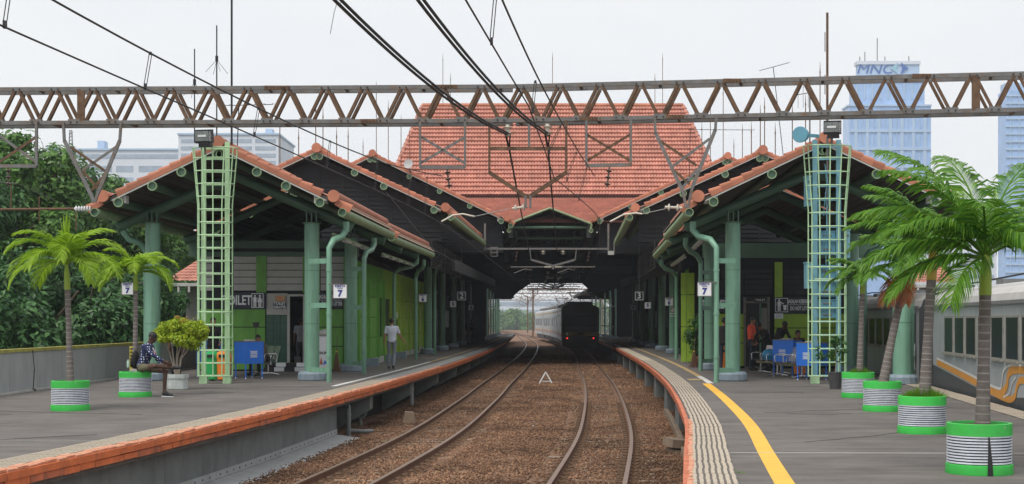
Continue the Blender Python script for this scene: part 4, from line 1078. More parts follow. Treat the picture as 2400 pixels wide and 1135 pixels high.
for k in (0,1): MB().box((x-.02,d,z-.17-.12*k),(.24,.02,.05)).build('text_strip', M_signw, t)

# ---------------------------------------------------------------- parapet on the outer side
pw = thing('parapet_wall', 'grey panelled parapet wall with dirty yellow cap along the platform back', 'wall', (WALLX(30),30,0))
d = 10.0
while d < 62:
    L = 1.9
    a, b = Vector((WALLX(d),d,.45)), Vector((WALLX(d+L-.012),d+L-.012,.45))
    MB().bar(a,b,.12,.9).build('wall_panel', M_wallgrey, pw)
    a.z = b.z = .935; MB().bar(a,b,.2,.07).build('wall_cap', M_yelcap, pw)
    d += L
pw2 = thing('parapet_wall', 'low concrete parapet beyond the grey coaches', 'wall', (RR(30)+5,30,-1))
for d in np.arange(8, 120, 4.0):
    MB().bar((RR(d)+5.05,d,-.6),(RR(d+4)+5.05,d+3.98,-.6),.15,1.3).build('wall_panel', M_conc, pw2)
o = MB().bar(P(60,868,32.5)+Vector((0,.6,0)), P(88,914,34)+Vector((-.1,0,0)), .02,.02).box(P(90,914,34)+Vector((-.1,0,0)),(.07,.07,.05)).bar(P(45,822,32)+Vector((0,.9,0)), P(60,868,32.5)+Vector((0,.6,0)), .015,.015).build('guy_wire', M_black)
tag(o, 'thin dark stay wire slanting down the grey parapet wall', 'wire')
x = GX(301,39); o = MB().box((x,39.4,.62),(.14,.04,.62)).build('warning_board', mat('warning_yellow',(.42,.36,.04),.6)); 
for k in range(6): MB().box((x,39.37,.86-.09*k),(.10,.006,.035)).build('print_line', M_black, o)
tag(o, 'narrow yellow notice board leaning behind the seated man', 'sign')
# ================================================================ overhead line: lattice gantry
def YG(x): return 32.0 - .036*x if x < 0 else 32.0 - .16*x
GZ0, GZ1 = 5.85, 6.66
def gpt(x, z, back=0):
    n = Vector((.036,1,0)) if x < 0 else Vector((.16,1,0)); n.normalize()
    return Vector((x, YG(x), z)) + n*back
gan = thing('lattice_gantry', 'long rusty lattice gantry with zigzag braces spanning over tracks and platforms', 'gantry', (0,32,5.85))
XL, XR = -14.2, 13.0
for back in (0, .53):
    for z in (GZ0+.04, GZ1-.04):
        for a, b in ((XL,0),(0,XR)):
            MB().bar(gpt(a,z,back), gpt(b-.0001 if b == 0 else b,z,back), .05,.085).bar(gpt(a,z+.038*(1 if z > 6 else -1),back+.03), gpt(b-.0001 if b == 0 else b,z+.038*(1 if z > 6 else -1),back+.03), .10,.012).build('chord', M_steel, gan)
    x = XL + .1; k = 0
    while x < XR-.5:
        for s in (0, 1):
            a = gpt(x+.05+.42*s, GZ1-.08 if s == 0 else GZ0+.08, back); b = gpt(x+.37+.42*s, GZ0+.08 if s == 0 else GZ1-.08, back)
            MB().bar(a, b, .045,.06).bar(a+Vector((.022,.03,0)), b+Vector((.022,.03,0)), .012,.05).build('brace', M_rust, gan)
        if back == 0:
            MB().box(gpt(x+.42,GZ0+.06,-.03),(.26,.012,.11)).build('gusset_plate', M_steel, gan)
            bm = MB()
            for dx in (-.07,.07): bm.tube([gpt(x+.42+dx,GZ0+.05,-.035),gpt(x+.42+dx,GZ0+.05,-.06)],.017,6)
            for dx in (-.07,.07): bm.tube([gpt(x+dx,GZ1-.05,-.03),gpt(x+dx,GZ1-.05,-.055)],.017,6)
            bm.build('bolt', M_black, gan)
        x += .84; k += 1
for x in np.arange(XL+.5, XR, 1.68):
    MB().bar(gpt(x,GZ1-.02,0), gpt(x,GZ1-.02,.53), .05,.05).build('tie_bar', M_rust, gan); MB().bar(gpt(x+.4,GZ0+.02,0), gpt(x+.4,GZ0+.02,.53), .05,.05).build('tie_bar', M_rust, gan)
for px in (190, 2290): MB().bar(gpt(GX(px,YG(GX(px,32))),GZ0+.05,0), gpt(GX(px,YG(GX(px,32))),GZ1-.05,0), .16,.05).build('upright', M_rust, gan)
for px in (640, 870, 1390, 1590, 1040, 2140, 1720):
    x = GX(px,31.6); z = GZ1-.04 if px in (640,1040,2140,1720) else GZ0+.04
    p = MB().box(gpt(x,z,-.035),(.55,.014,.085)).build('splice_plate', M_rust, gan)
    bm = MB()
    for q in np.arange(-.22,.23,.075): bm.tube([gpt(x+q,z,-.04),gpt(x+q,z,-.06)],.013,6)
    bm.build('bolt', M_black, p)
for x in (XL, XR):
    for b in (0,.53): MB().bar(gpt(x,-1.2,b), gpt(x,GZ1+.1,b), .2,.2).build('mast', M_steel, gan)
# hanging frames below it (drawn at the gantry plane)
def hp(px, py):
    x = GX(px, 32)
    for _ in range(4): x = GX(px, YG(x))
    d = YG(x); return Vector((x, d-.04, GZ(py, d)))
def hang(path, name='hanging_frame', w=.075, m=None, close=False):
    mb = MB(); q = [hp(*p) for p in path]
    for a, b in zip(q, q[1:]): mb.bar(a, b, .05, w)
    return mb.build(name, m or M_steel, gan)
def brace(p, q, par, m=None):
    MB().bar(hp(*p)+Vector((0,.03,0)), hp(*q)+Vector((0,.03,0)), .02,.055).build('cross_brace', m or M_steel, par)
def insul(c, axis, L, n, r, m, par, rod=.03):
    c = Vector(c); a = Vector(axis).normalized(); mb = MB(); mb.tube([c, c+a*L], rod, 8)
    for i in range(n):
        p = c + a*(L*(i+.5)/n); mb.tube([p-a*.015, p, p+a*.03], [r*.5, r, r*.55], 14)
    return mb.build('insulator', m, par, smooth=True)
f = hang([(985,285),(985,393),(1090,393),(1090,285)]); brace((985,320),(1090,383),f,M_steel); brace((985,383),(1090,322),f,M_steel)
f = hang([(1374,283),(1374,389),(1478,387),(1478,280)]); brace((1374,315),(1478,378),f,M_rust); brace((1374,378),(1478,315),f,M_rust)
f = hang([(-12,290),(-12,390),(87,390),(87,288)]); brace((-12,310),(87,382),f); brace((-12,388),(87,320),f,M_rust)
f = hang([(150,288),(152,330),(215,458),(222,475)]); f2 = hang([(285,287),(282,330),(230,455),(224,475)])
brace((166,345),(252,405),f,M_rust); brace((193,400),(272,345),f); brace((195,402),(232,445),f,M_rust); brace((212,450),(247,410),f,M_rust)
f = hang([(1534,278),(1536,312),(1600,450),(1608,488)]); f2 = hang([(1678,273),(1676,305),(1622,440),(1612,488)])
brace((1546,330),(1632,388),f,M_rust); brace((1577,390),(1664,325),f); brace((1580,400),(1616,432),f,M_rust); brace((1600,440),(1634,395),f)
f = hang([(1147,286),(1147,405),(1237,464),(1327,405),(1327,283)], w=.085, m=M_rust); hang([(1147,349),(1327,349)], m=M_rust); hang([(1240,286),(1240,349)], m=M_steel); hang([(1232,460),(1232,488)], w=.12); hang([(1243,460),(1243,488)], w=.12)
for px, py, ax, L in ((1190,293,(0,0,-1),.24),(1283,291,(0,0,-1),.24)):
    insul(hp(px,py)+Vector((0,.02,0)), ax, L, 2, .11, M_ins, gan, .045)
for px, py in ((1048,397),(1428,393),(21,393)):
    insul(hp(px,py), (.12 if px > 100 else 0,-.0,-1) if px < 1100 else (-.12,0,-1), .42, 3, .075, M_insb, gan, .02)
insul(hp(1237,485), (-1,0,-.12), .34, 2, .085, M_ins, gan, .028)
insul(hp(1598,488), (-1,0,.05), .36, 2, .085, M_ins, gan, .028)
insul(hp(176,490), (1,0,0), .36, 6, .065, M_signw, gan, .03)
MB().tube([hp(-60,492), hp(180,490), hp(215,488)], .028, 8).build('registration_tube', M_rust, gan, smooth=True)
MB().tube([hp(28,430), hp(27,492)], .012, 6).build('drop_rod', M_rust, gan)
# steady arms
MB().tube([hp(1035,520), hp(1062,505), hp(1085,502), hp(1112,508)], .018, 8).build('steady_arm', M_ins, gan, smooth=True)
MB().tube([hp(1112,508), hp(1195,490)], .008, 6).build('arm_wire', M_wirel, gan)
MB().tube([hp(1430,520), hp(1462,503), hp(1490,500), hp(1505,502)], .018, 8).build('steady_arm', M_ins, gan, smooth=True)
MB().tube([hp(1505,502), hp(1560,490)], .008, 6).build('arm_wire', M_wirel, gan)

# ---------------------------------------------------------------- wires
def wire(name, label, pts, r, m, n=6, cat='wire'):
    o = MB().tube(pts, r, n).build(name, m); return tag(o, label, cat)
def sampled(T, dx, Z, d0, d1, step=2.0):
    return [Vector((T(d)+dx(d), d, Z(d))) for d in np.arange(d0, d1, step)]
def zmess(d):
    if d <= 32: return 4.24 + .46*((d-17)/15)**2
    return 4.24 + .46*(((d-32) % 51 - 25.5)/25.5)**2
dxl = lambda d: .16*math.sin(d/9.0)
wire('contact_wire', 'lower running wire over the empty track', sampled(LT, lambda d: -.10+.0*d, lambda d: 3.9, 6, 280), .0085, M_wire2)
wire('catenary_wire', 'upper sagging wire over the empty track that holds the lower one', sampled(LT, lambda d: -.05 if d < 28 else .3*min(1,(d-28)/4) if d < 33 else .1, zmess, 6, 33, 1.0)[:-0 or None], .010, M_wire2)
wire('contact_wire', 'lower running wire over the track of the departing train', sampled(RT, lambda d: -.30 if d < 16 else -.30-.3*min(1,(d-16)/8) if d < 24 else -.6+.45*min(1,(d-24)/9), lambda d: 3.9, 6, 116), .0085, M_wire2)
wire('catenary_wire', 'upper sagging wire over the track of the departing train', sampled(RT, lambda d: -.22, zmess, 6, 33, 1.0), .010, M_wire2)
def dropper(T, dxa, dxb, d, lab):
    a = Vector((T(d)+dxa, d, zmess(d))); b = Vector((T(d)+dxb, d, 3.9))
    o = MB().tube([a+Vector((-.012,0,0)), b+Vector((-.012,0,.05))], .0045, 5).tube([a+Vector((.012,.01,0)), b+Vector((.012,.01,.05))], .0045, 5).box(b+Vector((0,0,.02)),(.024,.04,.06)).box(a,(.022,.03,.03)).build('dropper', M_wire2)
    tag(o, lab, 'dropper', lab)
for d in (11.7, 14.8, 18.6, 22.5, 26.2, 29.8, 32.2): dropper(LT, -.05, -.10, d, 'thin twin hanger rods joining the two wires over the empty track')
for d in (12.4, 16.5, 20.5, 24.5, 28.5): dropper(RT, -.27, -.30 if d < 17 else -.42, d, 'thin twin hanger rods joining the two wires over the departing train track')
FZ = Spl([(4,5.6),(10,5.15),(15.8,5.0),(22,5.06),(27,5.27),(32,5.6)])
def feeder(xs, xe, lab):
    X = Spl([(4,xs[0]-1.25),(15.8,xs[0]),(22,xs[1]),(32,xs[2])])
    o = MB()
    for q in (-.022,.022):
        o.tube([Vector((X(d)+q,d,FZ(d)+q*.6)) for d in np.arange(5, 32.4, .7)] + [Vector((xs[2]+q,32.2,5.6))], .020, 6)
    b = Vector((xs[2],32.0,5.60)); e = Vector((xe,83,5.45))
    o.tube([b+Vector((-.05,0,0)), b+Vector((.03,.6,-.25)), (b*2+e)/3+Vector((0,0,-.16)), (b+e*2)/3+Vector((0,0,-.12)), e], .024, 6)
    o.tube([b+Vector((.05,0,0)), b+Vector((.03,.7,-.26))], .016, 6)
    return tag(o.build('feeder_cable', M_wire), lab, 'cable')
feeder((-1.85,-1.17,-.09), .95, 'thick black double cable sweeping up from the first pair of white insulators')
feeder((-.97,-.30,.76), 2.5, 'thick black double cable sweeping up from the insulators nearer the gantry frame centre')
o = MB().tube([P(774,80,15.9), P(783,30,15.9), P(789,10,15.9), P(800,6,15.9)], .004, 5).build('loose_string', M_wirel); tag(o, 'wisp of pale string hanging from the thick black cable', 'string')
wire('thin_wire', 'thin wire running to the eave disc over the toilet-block side', [P(905,450,33), P(1010,580,40), P(1075,620,60)], .006, M_wirel)
wire('thin_wire', 'thin pale wires crossing in front of the tree mass behind the parapet', [P(-20,425,34), P(40,430,34), P(150,480,36), P(240,520,40)], .006, M_wirel)
for k, (a, b) in enumerate((((92,460),(92,520)),((178,495),(178,540)))):
    o = MB().bar(P(*a,33), P(*b,33), .02,.02).build('drop_rod', M_rust); tag(o, ('short brown rod hanging before the trees' if k == 0 else 'short brown rod beside the white ribbed insulator'), 'rod')

# ---------------------------------------------------------------- portals over the tracks inside the station
def portal(d, label, top=5.6, M_steel=M_steel):
    xa, xb = LE(d)-.25, RE(d)-.65; cx = (LT(d)+RT(d))/2
    t = thing('wire_portal', label, 'portal', (cx,d,top))
    MB().box(((xa+xb)/2,d,top),(xb-xa,.09,.10)).build('beam', M_steel, t)
    mb = MB()
    for s in (-1,1):
        mb.bar((cx+s*1.3,d-.05,top),(cx+s*1.22,d-.05,top-.62),.05,.11).bar((cx+s*1.26,d-.05,top-.6),(cx,d-.05,top-.95),.05,.11)
    mb.box((cx,d-.05,top-1.03),(.12,.08,.22)); mb.build('drop_frame', M_steel, t)
    for s in (-1,1):
        insul((cx+s*.55,d,top-.1),(0,0,-1),.22,2,.16,M_ins,t,.06)
        insul((cx+s*.10,d-.05,top-1.02),(s,0,0),.38,6,.07,M_ins,t,.03)
        MB().tube([(cx+s*.45,d-.05,top-1.02),(cx+s*2.35,d-.05,top-1.02)],.03,8).build('arm_tube', M_steel, t)
        MB().tube([(cx+s*1.2,d-.05,top-1.02),(cx+s*1.2,d-.05,top-1.2),(cx+s*1.2-.35,d-.05,top-1.12),(cx+s*1.2-.95,d-.05,top-1.35)],.022,6).build('steady_arm', M_steel, t)
        insul((cx+s*2.0,d-.05,top-.15),(-.15,0,-1),.6,3,.1,M_insb,t,.025)
    for s in (-1,1):
        MB().bar((xa if s < 0 else xb,d,top-.1),(xa if s < 0 else xb,d,7.0),.1,.1).build('suspension_bar', M_steel, t)
    return t
portal(83.0, 'grey wire portal with forked drop frame beneath the small open gable')
for d, l in ((104,'second'),(118,'third'),(130,'fourth'),(138,'fifth'),(146,'sixth')):
    portal(d, f'dark {l} wire portal inside the hall behind the grey one', 5.6, M_dark2)  # hall portals coloured near black so they stand as backlit silhouettes
d = 83; x = GX(1432,d); o = MB().box((x-.17,d,GZ(578,d)),(.03,.03,.5)).box((x+.17,d,GZ(578,d)),(.03,.03,.5)).lathe([(.0,0),(.0,0)],(0,0,0),3).box((x,d-.02,GZ(593,d)),(.34,.05,.22)).build('oval_plate', M_offw)
tag(o, 'pale plate hanging on two rods from the grey wire portal', 'sign')
x = GX(1158,d); o = MB()
for z in (580,592,601): o.box((x,d,GZ(z,d)),(.34,.05,.05))
for s in (-1,1): o.box((x+s*.17,d-.003,GZ(590,d)),(.05,.05,.55))
tag(o.build('ladder_bracket', M_steel), 'small ladder-shaped bracket under the grey wire portal', 'bracket')
# far portals in the haze beyond the station
for k, d in enumerate((205, 235, 270, 315)):
    t = thing('far_gantry', ['first hazy gantry beyond the station end','second hazy gantry beyond the station end','third hazy gantry beyond the station end','last hazy gantry beyond the station end'][k], 'gantry', (0,d,-1))
    xa, xb = -13, 19
    for z in (5.9, 6.6): MB().box(((xa+xb)/2,d,z),(xb-xa,.12,.1)).build('chord', M_rust, t)
    mb = MB()
    for x in np.arange(xa, xb, 1.4): mb.bar((x,d,5.9),(x+.7,d,6.6),.06,.06).bar((x+.7,d,6.6),(x+1.4,d,5.9),.06,.06)
    mb.build('lattice', M_rust, t)
    for x in (xa, 3.3 if k % 2 else -3, xb): MB().bar((x,d,-1.05),(x,d,6.8),.25,.25).build('mast', M_rust, t)
    for cx in (-5, 2.5, 9, 14):
        MB().bar((cx-1,d,5.9),(cx-1,d,5.2),.08,.08).bar((cx+1,d,5.9),(cx+1,d,5.2),.08,.08).bar((cx-1,d,5.2),(cx,d,4.7),.08,.08).bar((cx+1,d,5.2),(cx,d,4.7),.08,.08).bar((cx-2,d,4.6),(cx+2,d,4.6),.05,.05).build('drop_frame', M_rust, t)

# ================================================================ ladder towers
def cage(cx, cy, label, post_m, top, dz, flare_z, name='ladder_tower', hw=.44):
    t = thing(name, label, 'tower', (cx,cy,0))
    def half(z):
        return hw if z < flare_z else hw + .13*min(1,(z-flare_z)/(top-flare_z))
    for s in (-1,1):
        MB().box((cx+s*.30,cy+.18,top/2+.08),(.12,.06,top+.16)).build('post', post_m, t)
        MB().box((cx+s*.30,cy+.18,.1),(.2,.2,.2)).build('post_foot', M_lgreen, t)
    for k in range(7):
        a = math.pi*(1+k/6); mb = MB()
        zs = [.18, flare_z, top]
        pts = [(cx+half(z)*math.cos(a), cy+.12+half(z)*.62*math.sin(a), z) for z in zs]
        mb.tube(pts, .017, 7).build('cage_bar', M_lgreen, t)
    zl = [.2]
    while zl[-1]+dz < top-.12: zl.append(zl[-1]+dz)
    for z in zl+[top-.01]:
        mb = MB(); h = half(z)
        mb.tube([(cx+h*math.cos(a), cy+.12+h*.62*math.sin(a), z) for a in np.linspace(math.pi, 2*math.pi, 9)], .017, 6)
        mb.build('cage_hoop', M_lgreen, t)
        MB().bar((cx-.30,cy+.17,z),(cx+.30,cy+.17,z),.035,.05).build('rung', post_m if post_m is not M_lgreen else M_lgreen, t)
    return t
tl = cage(GX(502,37.9), 37.9, 'light green ladder cage topped by a black floodlight, over the bins and blue cabinet', M_lgreen, 6.0, .325, 4.55)
tr_ = cage(GX(1941,37.9), 37.9, 'ladder cage with blue posts and cable boxes beneath the blue dish', M_bluepost, 6.05, .345, 4.4, hw=.48)
MB().box((GX(502,37.3),37.45,2.15),(.62,.03,.03)).build('gate_bar', M_lgreen, tl); MB().box((GX(1941,37.3),37.45,2.65),(.62,.03,.03)).build('gate_bar', M_lgreen, tr_)
# blue cabinets strapped to the second tower
x = GX(1941,38)
for (dx, z, w, h, dpt) in ((.50,3.55,.12,.70,.4),(-.48,4.9,.12,.75,.35),(-.48,2.75,.12,.65,.35),(.0,3.6,.42,.55,.2),(.0,2.6,.5,.8,.2),(0,1.9,.45,.45,.2)):
    b = MB().box((x+dx,38.22,z),(w,dpt,h)).box((x+dx,38.22,z+h/2+.01),(w+.03,dpt+.03,.03)).build('equipment_box', M_bluepost if abs(dx) > .1 else M_dish, tr_)
    bm = MB()
    for q in (-.4,.4): bm.box((x+dx,38.22-dpt/2-.012,z+q*h*.8),(w*.5,.02,.04))
    bm.build('clasp', M_steel, b)
mb = MB(); r_ = random.Random(4)
for k in range(9):
    xx = x + r_.uniform(-.28,.28); z0 = r_.uniform(2,4.5)
    mb.tube([(xx,38.02,z0),(xx+r_.uniform(-.12,.12),37.98,z0+.35),(xx+r_.uniform(-.1,.1),38.0,z0+.8),(xx+r_.uniform(-.05,.05),38.02,z0+1.3)],.010,5)
mb.build('loose_cables', M_dish, tr_)
MB().tube([(x,38.1,3.9),(x,38.1,6.3)],.03,8).build('lamp_pole', M_steel, tr_)
def floodlight(cx, cy, cz, label, tx):
    t = thing('floodlight', label, 'floodlight', (cx,cy,cz))
    M = Matrix.Translation((cx,cy,cz)) @ Matrix.Rotation(R(-12),4,'Z') @ Matrix.Rotation(R(10),4,'X')
    MB().box(None,(.44,.16,.34),M=M).build('housing', M_black, t)
    MB().box(None,(.36,.02,.25),M=M@Matrix.Translation((-.025,-.085,.015))).build('glass', M_lens, t)
    MB().box(None,(.22,.01,.05),M=M@Matrix.Translation((-.025,-.098,.02))).build('bulb', M_signw, t)
    MB().box(None,(.30,.2,.10),M=M@Matrix.Translation((.02,.0,-.22))).build('gear_box', M_black, t)
    MB().bar((cx,cy+.05,cz-.2),(cx,cy+.1,cz-.45),.03,.12).build('stirrup', M_steel, t)
    if tx:
        me = text_mesh('CITISON', .065, M_signw)
        inst(me, 'lettering', t, M=M @ Matrix.Translation((.19,-.084,.0)) @ Matrix.Rotation(R(90),4,'X') @ Matrix.Rotation(R(90),4,'Z'))
floodlight(GX(479,37.6), 37.6, GZ(320,37.6), 'black floodlight on top of the plain light green ladder cage', True)
floodlight(GX(1951,37.6), 37.6, GZ(299,37.6), 'black floodlight beside the blue dish', True)
c = P(1878,316,37.6); t = thing('dish_antenna', 'round blue drum dish mounted on the ladder tower', 'dish', c)
ax = Vector((-.45,-.85,-.05)).normalized()
MB().tube([c-ax*.13, c+ax*.10, c+ax*.12], [.17,.205,.195], 24).build('drum', M_dish, t, smooth=True)
MB().bar(c-ax*.1, c+Vector((.5,.3,0)), .06,.08).build('bracket', M_dish, t)

# ---------------------------------------------------------------- masts, aerials, lightning rods
def pole(name, label, px, y0, y1, d, r, m, extra=None, cat='pole'):
    a, b = P(px,y1,d), P(px,y0,d); mb = MB(); mb.tube([a, b], r, 8)
    if extra: extra(mb, a, b)
    return tag(mb.build(name, m, smooth=True), label, cat)
pole('antenna_mast', 'tall thin dark mast rising behind the plain ladder cage', 543, -40, 350, 39.2, .028, M_wire)
def gp(mb, a, b):
    for k in range(4):
        q = k*1.57+.5; mb.tube([b-Vector((0,0,.9)), b+Vector((.3*math.cos(q),.3*math.sin(q),-1.25))], .006, 4)
    mb.tube([b-Vector((0,0,.95)), b-Vector((0,0,.8))], .04, 8)
pole('whip_antenna', 'whip aerial with drooping radials beside the tall mast', 508, 60, 345, 39.3, .018, M_wire, gp, 'antenna')
pole('whip_antenna', 'short dark aerial pole above the lamp of the plain ladder cage', 456, 115, 335, 39.3, .016, M_wire, gp, 'antenna')
pole('antenna_mast', 'rust brown pole rising over the blue-dish tower', 1939, 30, 300, 38.4, .032, M_rust, lambda mb,a,b: [mb.tube([b+Vector((-.06,0,-z)), b+Vector((-.06,0,-z-.5))],.012,5) for z in (.5,1.6)])
pole('antenna_mast', 'thin grey pole with comb aerial next to the blue dish', 1898, 212, 335, 38.2, .02, M_steel, lambda mb,a,b: [mb.tube([b+Vector((-.35,0,-.12)), b+Vector((.05,0,-.05))],.012,5)]+[mb.tube([b+Vector((-.3+.13*k,0,-.45)), b+Vector((-.3+.13*k,0,.3-.05*k))],.006,4) for k in range(3)])
def yagi(label, p0, p1, d, n, down, px, py1, ppar):
    a, b = P(*p0,d), P(*p1,d); t = MB().tube([a,b],.012,5)
    for k in range(n):
        p = a+(b-a)*(k/(n-1)); t.tube([p+Vector((0,-.25,0)), p+Vector((.03,.25,.04))],.006,4)
    t.tube([P(px,(p0[1]+p1[1])/2,d), P(ppar,py1,d)],.016,6)
    tag(t.build('yagi_antenna', M_wire), label, 'antenna')
yagi('comb-shaped aerial tilted on a slim pole above the stepped gables', (1780,166), (1850,147), 62, 9, 1, 1812, 385, 1838)
yagi('long horizontal aerial in front of the V-shaped gantry hanger', (1615,304), (1768,305), 63, 12, 1, 1618, 480, 1614)
yagi('horizontal aerial beside the tall mast over the first tiled roof', (520,248), (640,245), 45, 7, 1, 560, 350, 556)
def roof_z(x, cx, hw, za, ze): return za - (za-ze)*abs(x-cx)/hw
RODS = [(656,262,64),(700,298,63),(740,235,64),(757,250,66),(789,296,64),(816,296,66),(851,325,85),(882,190,86),(910,235,85),(940,270,85),(960,300,85),
        (1645,285,85),(1665,235,86),(1695,200,86),(1720,325,85),(1740,290,86),(1761,285,64.5),(1782,245,66),(1792,228,64.5),(1817,287,65),(1857,240,64.5),(1888,220,65),(1922,145,66),
        (1038,125,102.1),(1056,170,102.1),(1295,122,102.1),(1535,170,102.1),(1553,125,102.1)]
for px, py, d in RODS:
    x = GX(px,d)
    if d > 100: zb = 16.25; g = 'the ridge of the great hipped roof'
    elif d > 80: zb = roof_z(x,-7.75,7.62,10.84,7.12) if x < 0 else roof_z(x,12.05,7.62,10.75,7.15); g = 'the tallest stepped gable ' + ('by the satellite dish' if x < 0 else 'by the blue-dish tower')
    else: zb = roof_z(x,-8.1,5.5,8.7,6.12) if x < 0 else roof_z(x,10.5,5.5,8.68,6.15); g = 'the middle gable ' + ('of the toilet-block side' if x < 0 else 'of the blue-dish side')
    zt = GZ(py,d); z1 = zt - .5
    o = MB().tube([(x,d,zb-.1),(x,d,z1)], .022, 6).tube([(x,d,z1),(x,d,z1+.12),(x,d,zt)], [.035,.02,.006], 6).build('lightning_rod', M_rust)
    tag(o, f'thin lightning rod standing on {g}', 'rod', f'lightning rods on {g}')
c = P(958,385,82.8); t = thing('satellite_dish', 'small white satellite dish at the foot of the great roof', 'dish', c)
MB().lathe([(.0,0),(.12,.01),(.26,.07),(.27,.08),(.12,.03),(.0,.02)], (0,0,0), 20).build('reflector', M_wallgrey, t, smooth=True, local=True).rotation_euler = (R(75),0,R(-15))
MB().tube([c+Vector((0,.1,0)), c+Vector((.1,.3,-.9))],.03,6).build('stand', M_steel, t)
# ================================================================ plants
def rowcross(a, b):
    v = np.cross(a, b); return v/(np.linalg.norm(v, axis=-1, keepdims=True)+1e-9)
def frond(parent, C, az, el, L, droop, m, seed, lw=.026, ll=.40, n=60, curtain=.34):
    r = random.Random(seed); C = Vector(C)
    pts = [C]; k = 14; e = el
    for i in range(k):
        e = el - droop*((i+1)/k)**1.25
        pts.append(pts[-1] + Vector((math.cos(az)*math.cos(e), math.sin(az)*math.cos(e), math.sin(e)))*(L/k))
    mb = MB(); mb.tube(pts, [.016*(1-.8*i/k)+.002 for i in range(k+1)], 5)
    side = Vector((-math.sin(az), math.cos(az), 0))
    for i in range(n):
        t = .10 + .90*(i+.5)/n; f = t*k; j = min(int(f), k-1); p = pts[j].lerp(pts[j+1], f-j)
        tan = (pts[j+1]-pts[j]).normalized(); up = side.cross(tan); up = up if up.z > 0 else -up
        for s in (-1, 1):
            l = ll*(math.sin(math.pi*(.22+.70*t))**.8)*r.uniform(.85,1.12)
            fw = .95+.6*t
            d0 = (side*s*1.0 + tan*fw + up*r.uniform(.05,.40)).normalized()
            d1 = (d0 + Vector((0,0,-1))*curtain*r.uniform(.7,1.3)).normalized()
            d2 = (d1 + Vector((0,0,-1))*curtain*1.2*r.uniform(.6,1.2)).normalized()
            a = p; b = a + d0*l*.35; c = b + d1*l*.35; e2 = c + d2*l*.32
            w = tan.cross(d0).cross(d0).normalized()*lw*.5 if False else tan.lerp(up, r.uniform(-.5,.5)).normalized()*lw*.5
            mb.add([a-w*.4, a+w*.4, b+w, b-w, c+w*.9, c-w*.9, e2], [(0,1,2,3),(3,2,4,5),(5,4,6)])
    return mb.build('frond', m, parent)
def palm(label, base, top, shaft_h, fr, m, shaft_m, r0, seed, deads=(), ll=.40, group='potted palms on the platforms', lw=.026, spear=0, curtain=.34):
    base, top = Vector(base), Vector(top)
    t = thing('palm_tree', label, 'palm', base, group)
    n = 16; mid = (base+top)/2 + Vector(((base.x-top.x)*.06,0,0))
    def pt(f): return base*(1-f)**2 + mid*2*f*(1-f) + top*f*f
    pts = [pt(i/n) for i in range(n+1)]
    MB().tube(pts, [r0*(1.18-.30*min(1,i/n*2)) for i in range(n+1)], 12).build('trunk', M_trunk, t, smooth=True)
    L = (top-base).length
    for i in range(int(L/.085)):
        f = (i+.6)*.085/L
        if f > .97: break
        p = pt(f); q = pt(min(1,f+.02)); a = (q-p).normalized()
        MB().tube([p, p+a*.014], r0*(1.20-.30*min(1,f*2)), 12).build('ring_scar', M_ringb, t)
    ax = (pt(1)-pt(.9)).normalized(); c = top + ax*shaft_h
    MB().tube([top-ax*.01, top+ax*shaft_h*.5, c], [r0*.95, r0*.9, r0*.45], 12).build('crownshaft', shaft_m, t, smooth=True)
    for i, (az, el, Lf, dr) in enumerate(fr):
        frond(t, c - ax*.05, R(az), R(el), Lf, R(dr), L_dead if i in deads else m, seed*50+i, ll=ll, lw=lw, curtain=curtain)
    if spear:
        mb = MB(); r = random.Random(seed)
        for i in range(36):
            q = r.uniform(0,6.28); w = r.uniform(0,.10); h = spear*r.uniform(.5,1)
            a = c + Vector((0,0,.02+r.uniform(0,.35*spear))); b = a+Vector((math.cos(q)*w,math.sin(q)*w,h*.6)); s_ = Vector((-math.sin(q),math.cos(q),0))*.013
            mb.add([a-s_,a+s_,b+s_,b-s_,b+Vector((math.cos(q)*w*.3,math.sin(q)*w*.3,h*.35))],[(0,1,2,3),(3,2,4)])
        mb.build('spear_leaf', m, t)
    return t
def striped_pot(label, x, y, rz=0, crack=False, s=1.0, seed=0):
    t = thing('striped_planter', label, 'planter', (x,y,0), 'green and striped round planters', rz)
    R0, H = .335*s, .53*s
    MB().lathe([(R0*1.03,0),(R0*1.04,.01),(R0*1.02,.10*s),(R0*.99,.105*s)], (0,0,0), 28).build('lower_band', M_potg, t, local=True, smooth=True)
    prof = []; mi = []; n = 10; z0, z1 = .10*s, .405*s
    for i in range(n):
        a = z0+(z1-z0)*i/n; h = (z1-z0)/n
        prof += [(R0*.965,a),(R0*.965,a+h*.42),(R0*.99,a+h*.48),(R0*.99,a+h*.96)]; mi += [1,0,0,0]
    MB().lathe(prof, (0,0,0), 28, mis=mi+[0]).build('ribbed_wall', [M_potw, M_potn], t, local=True)
    MB().lathe([(R0*.97,.40*s),(R0*1.0,.405*s),(R0*1.0,.525*s),(R0*.985,H),(R0*.88,H),(R0*.86,H-.05)], (0,0,0), 28).build('rim_band', M_potg, t, local=True, smooth=True)
    mb = MB(); r = random.Random(seed); ring = [(R0*.87*math.cos(a)*r.uniform(.97,1), R0*.87*math.sin(a)*r.uniform(.97,1), H-.03) for a in np.linspace(0,6.0,20)]
    mb.add([(0,0,H-.0)]+ring, [(0,i+1,(i+1)%20+1) for i in range(20)]); mb.build('soil', M_soil, t, local=True)
    if crack:
        MB().add([(-.012,-R0*1.0,.40*s),(.004,-R0*1.0,.40*s),(.03,-R0*1.05,.10*s),(.035,-R0*1.06,0),(-.025,-R0*1.06,0),(-.02,-R0*1.05,.10*s),(0,-R0*.9,.4*s),(0,-R0*.9,0)],
                 [(0,5,2,1),(5,4,3,2),(0,6,7,4,5),(1,2,3,7,6),(0,1,6)]).build('crack', M_black, t, local=True)
    return t
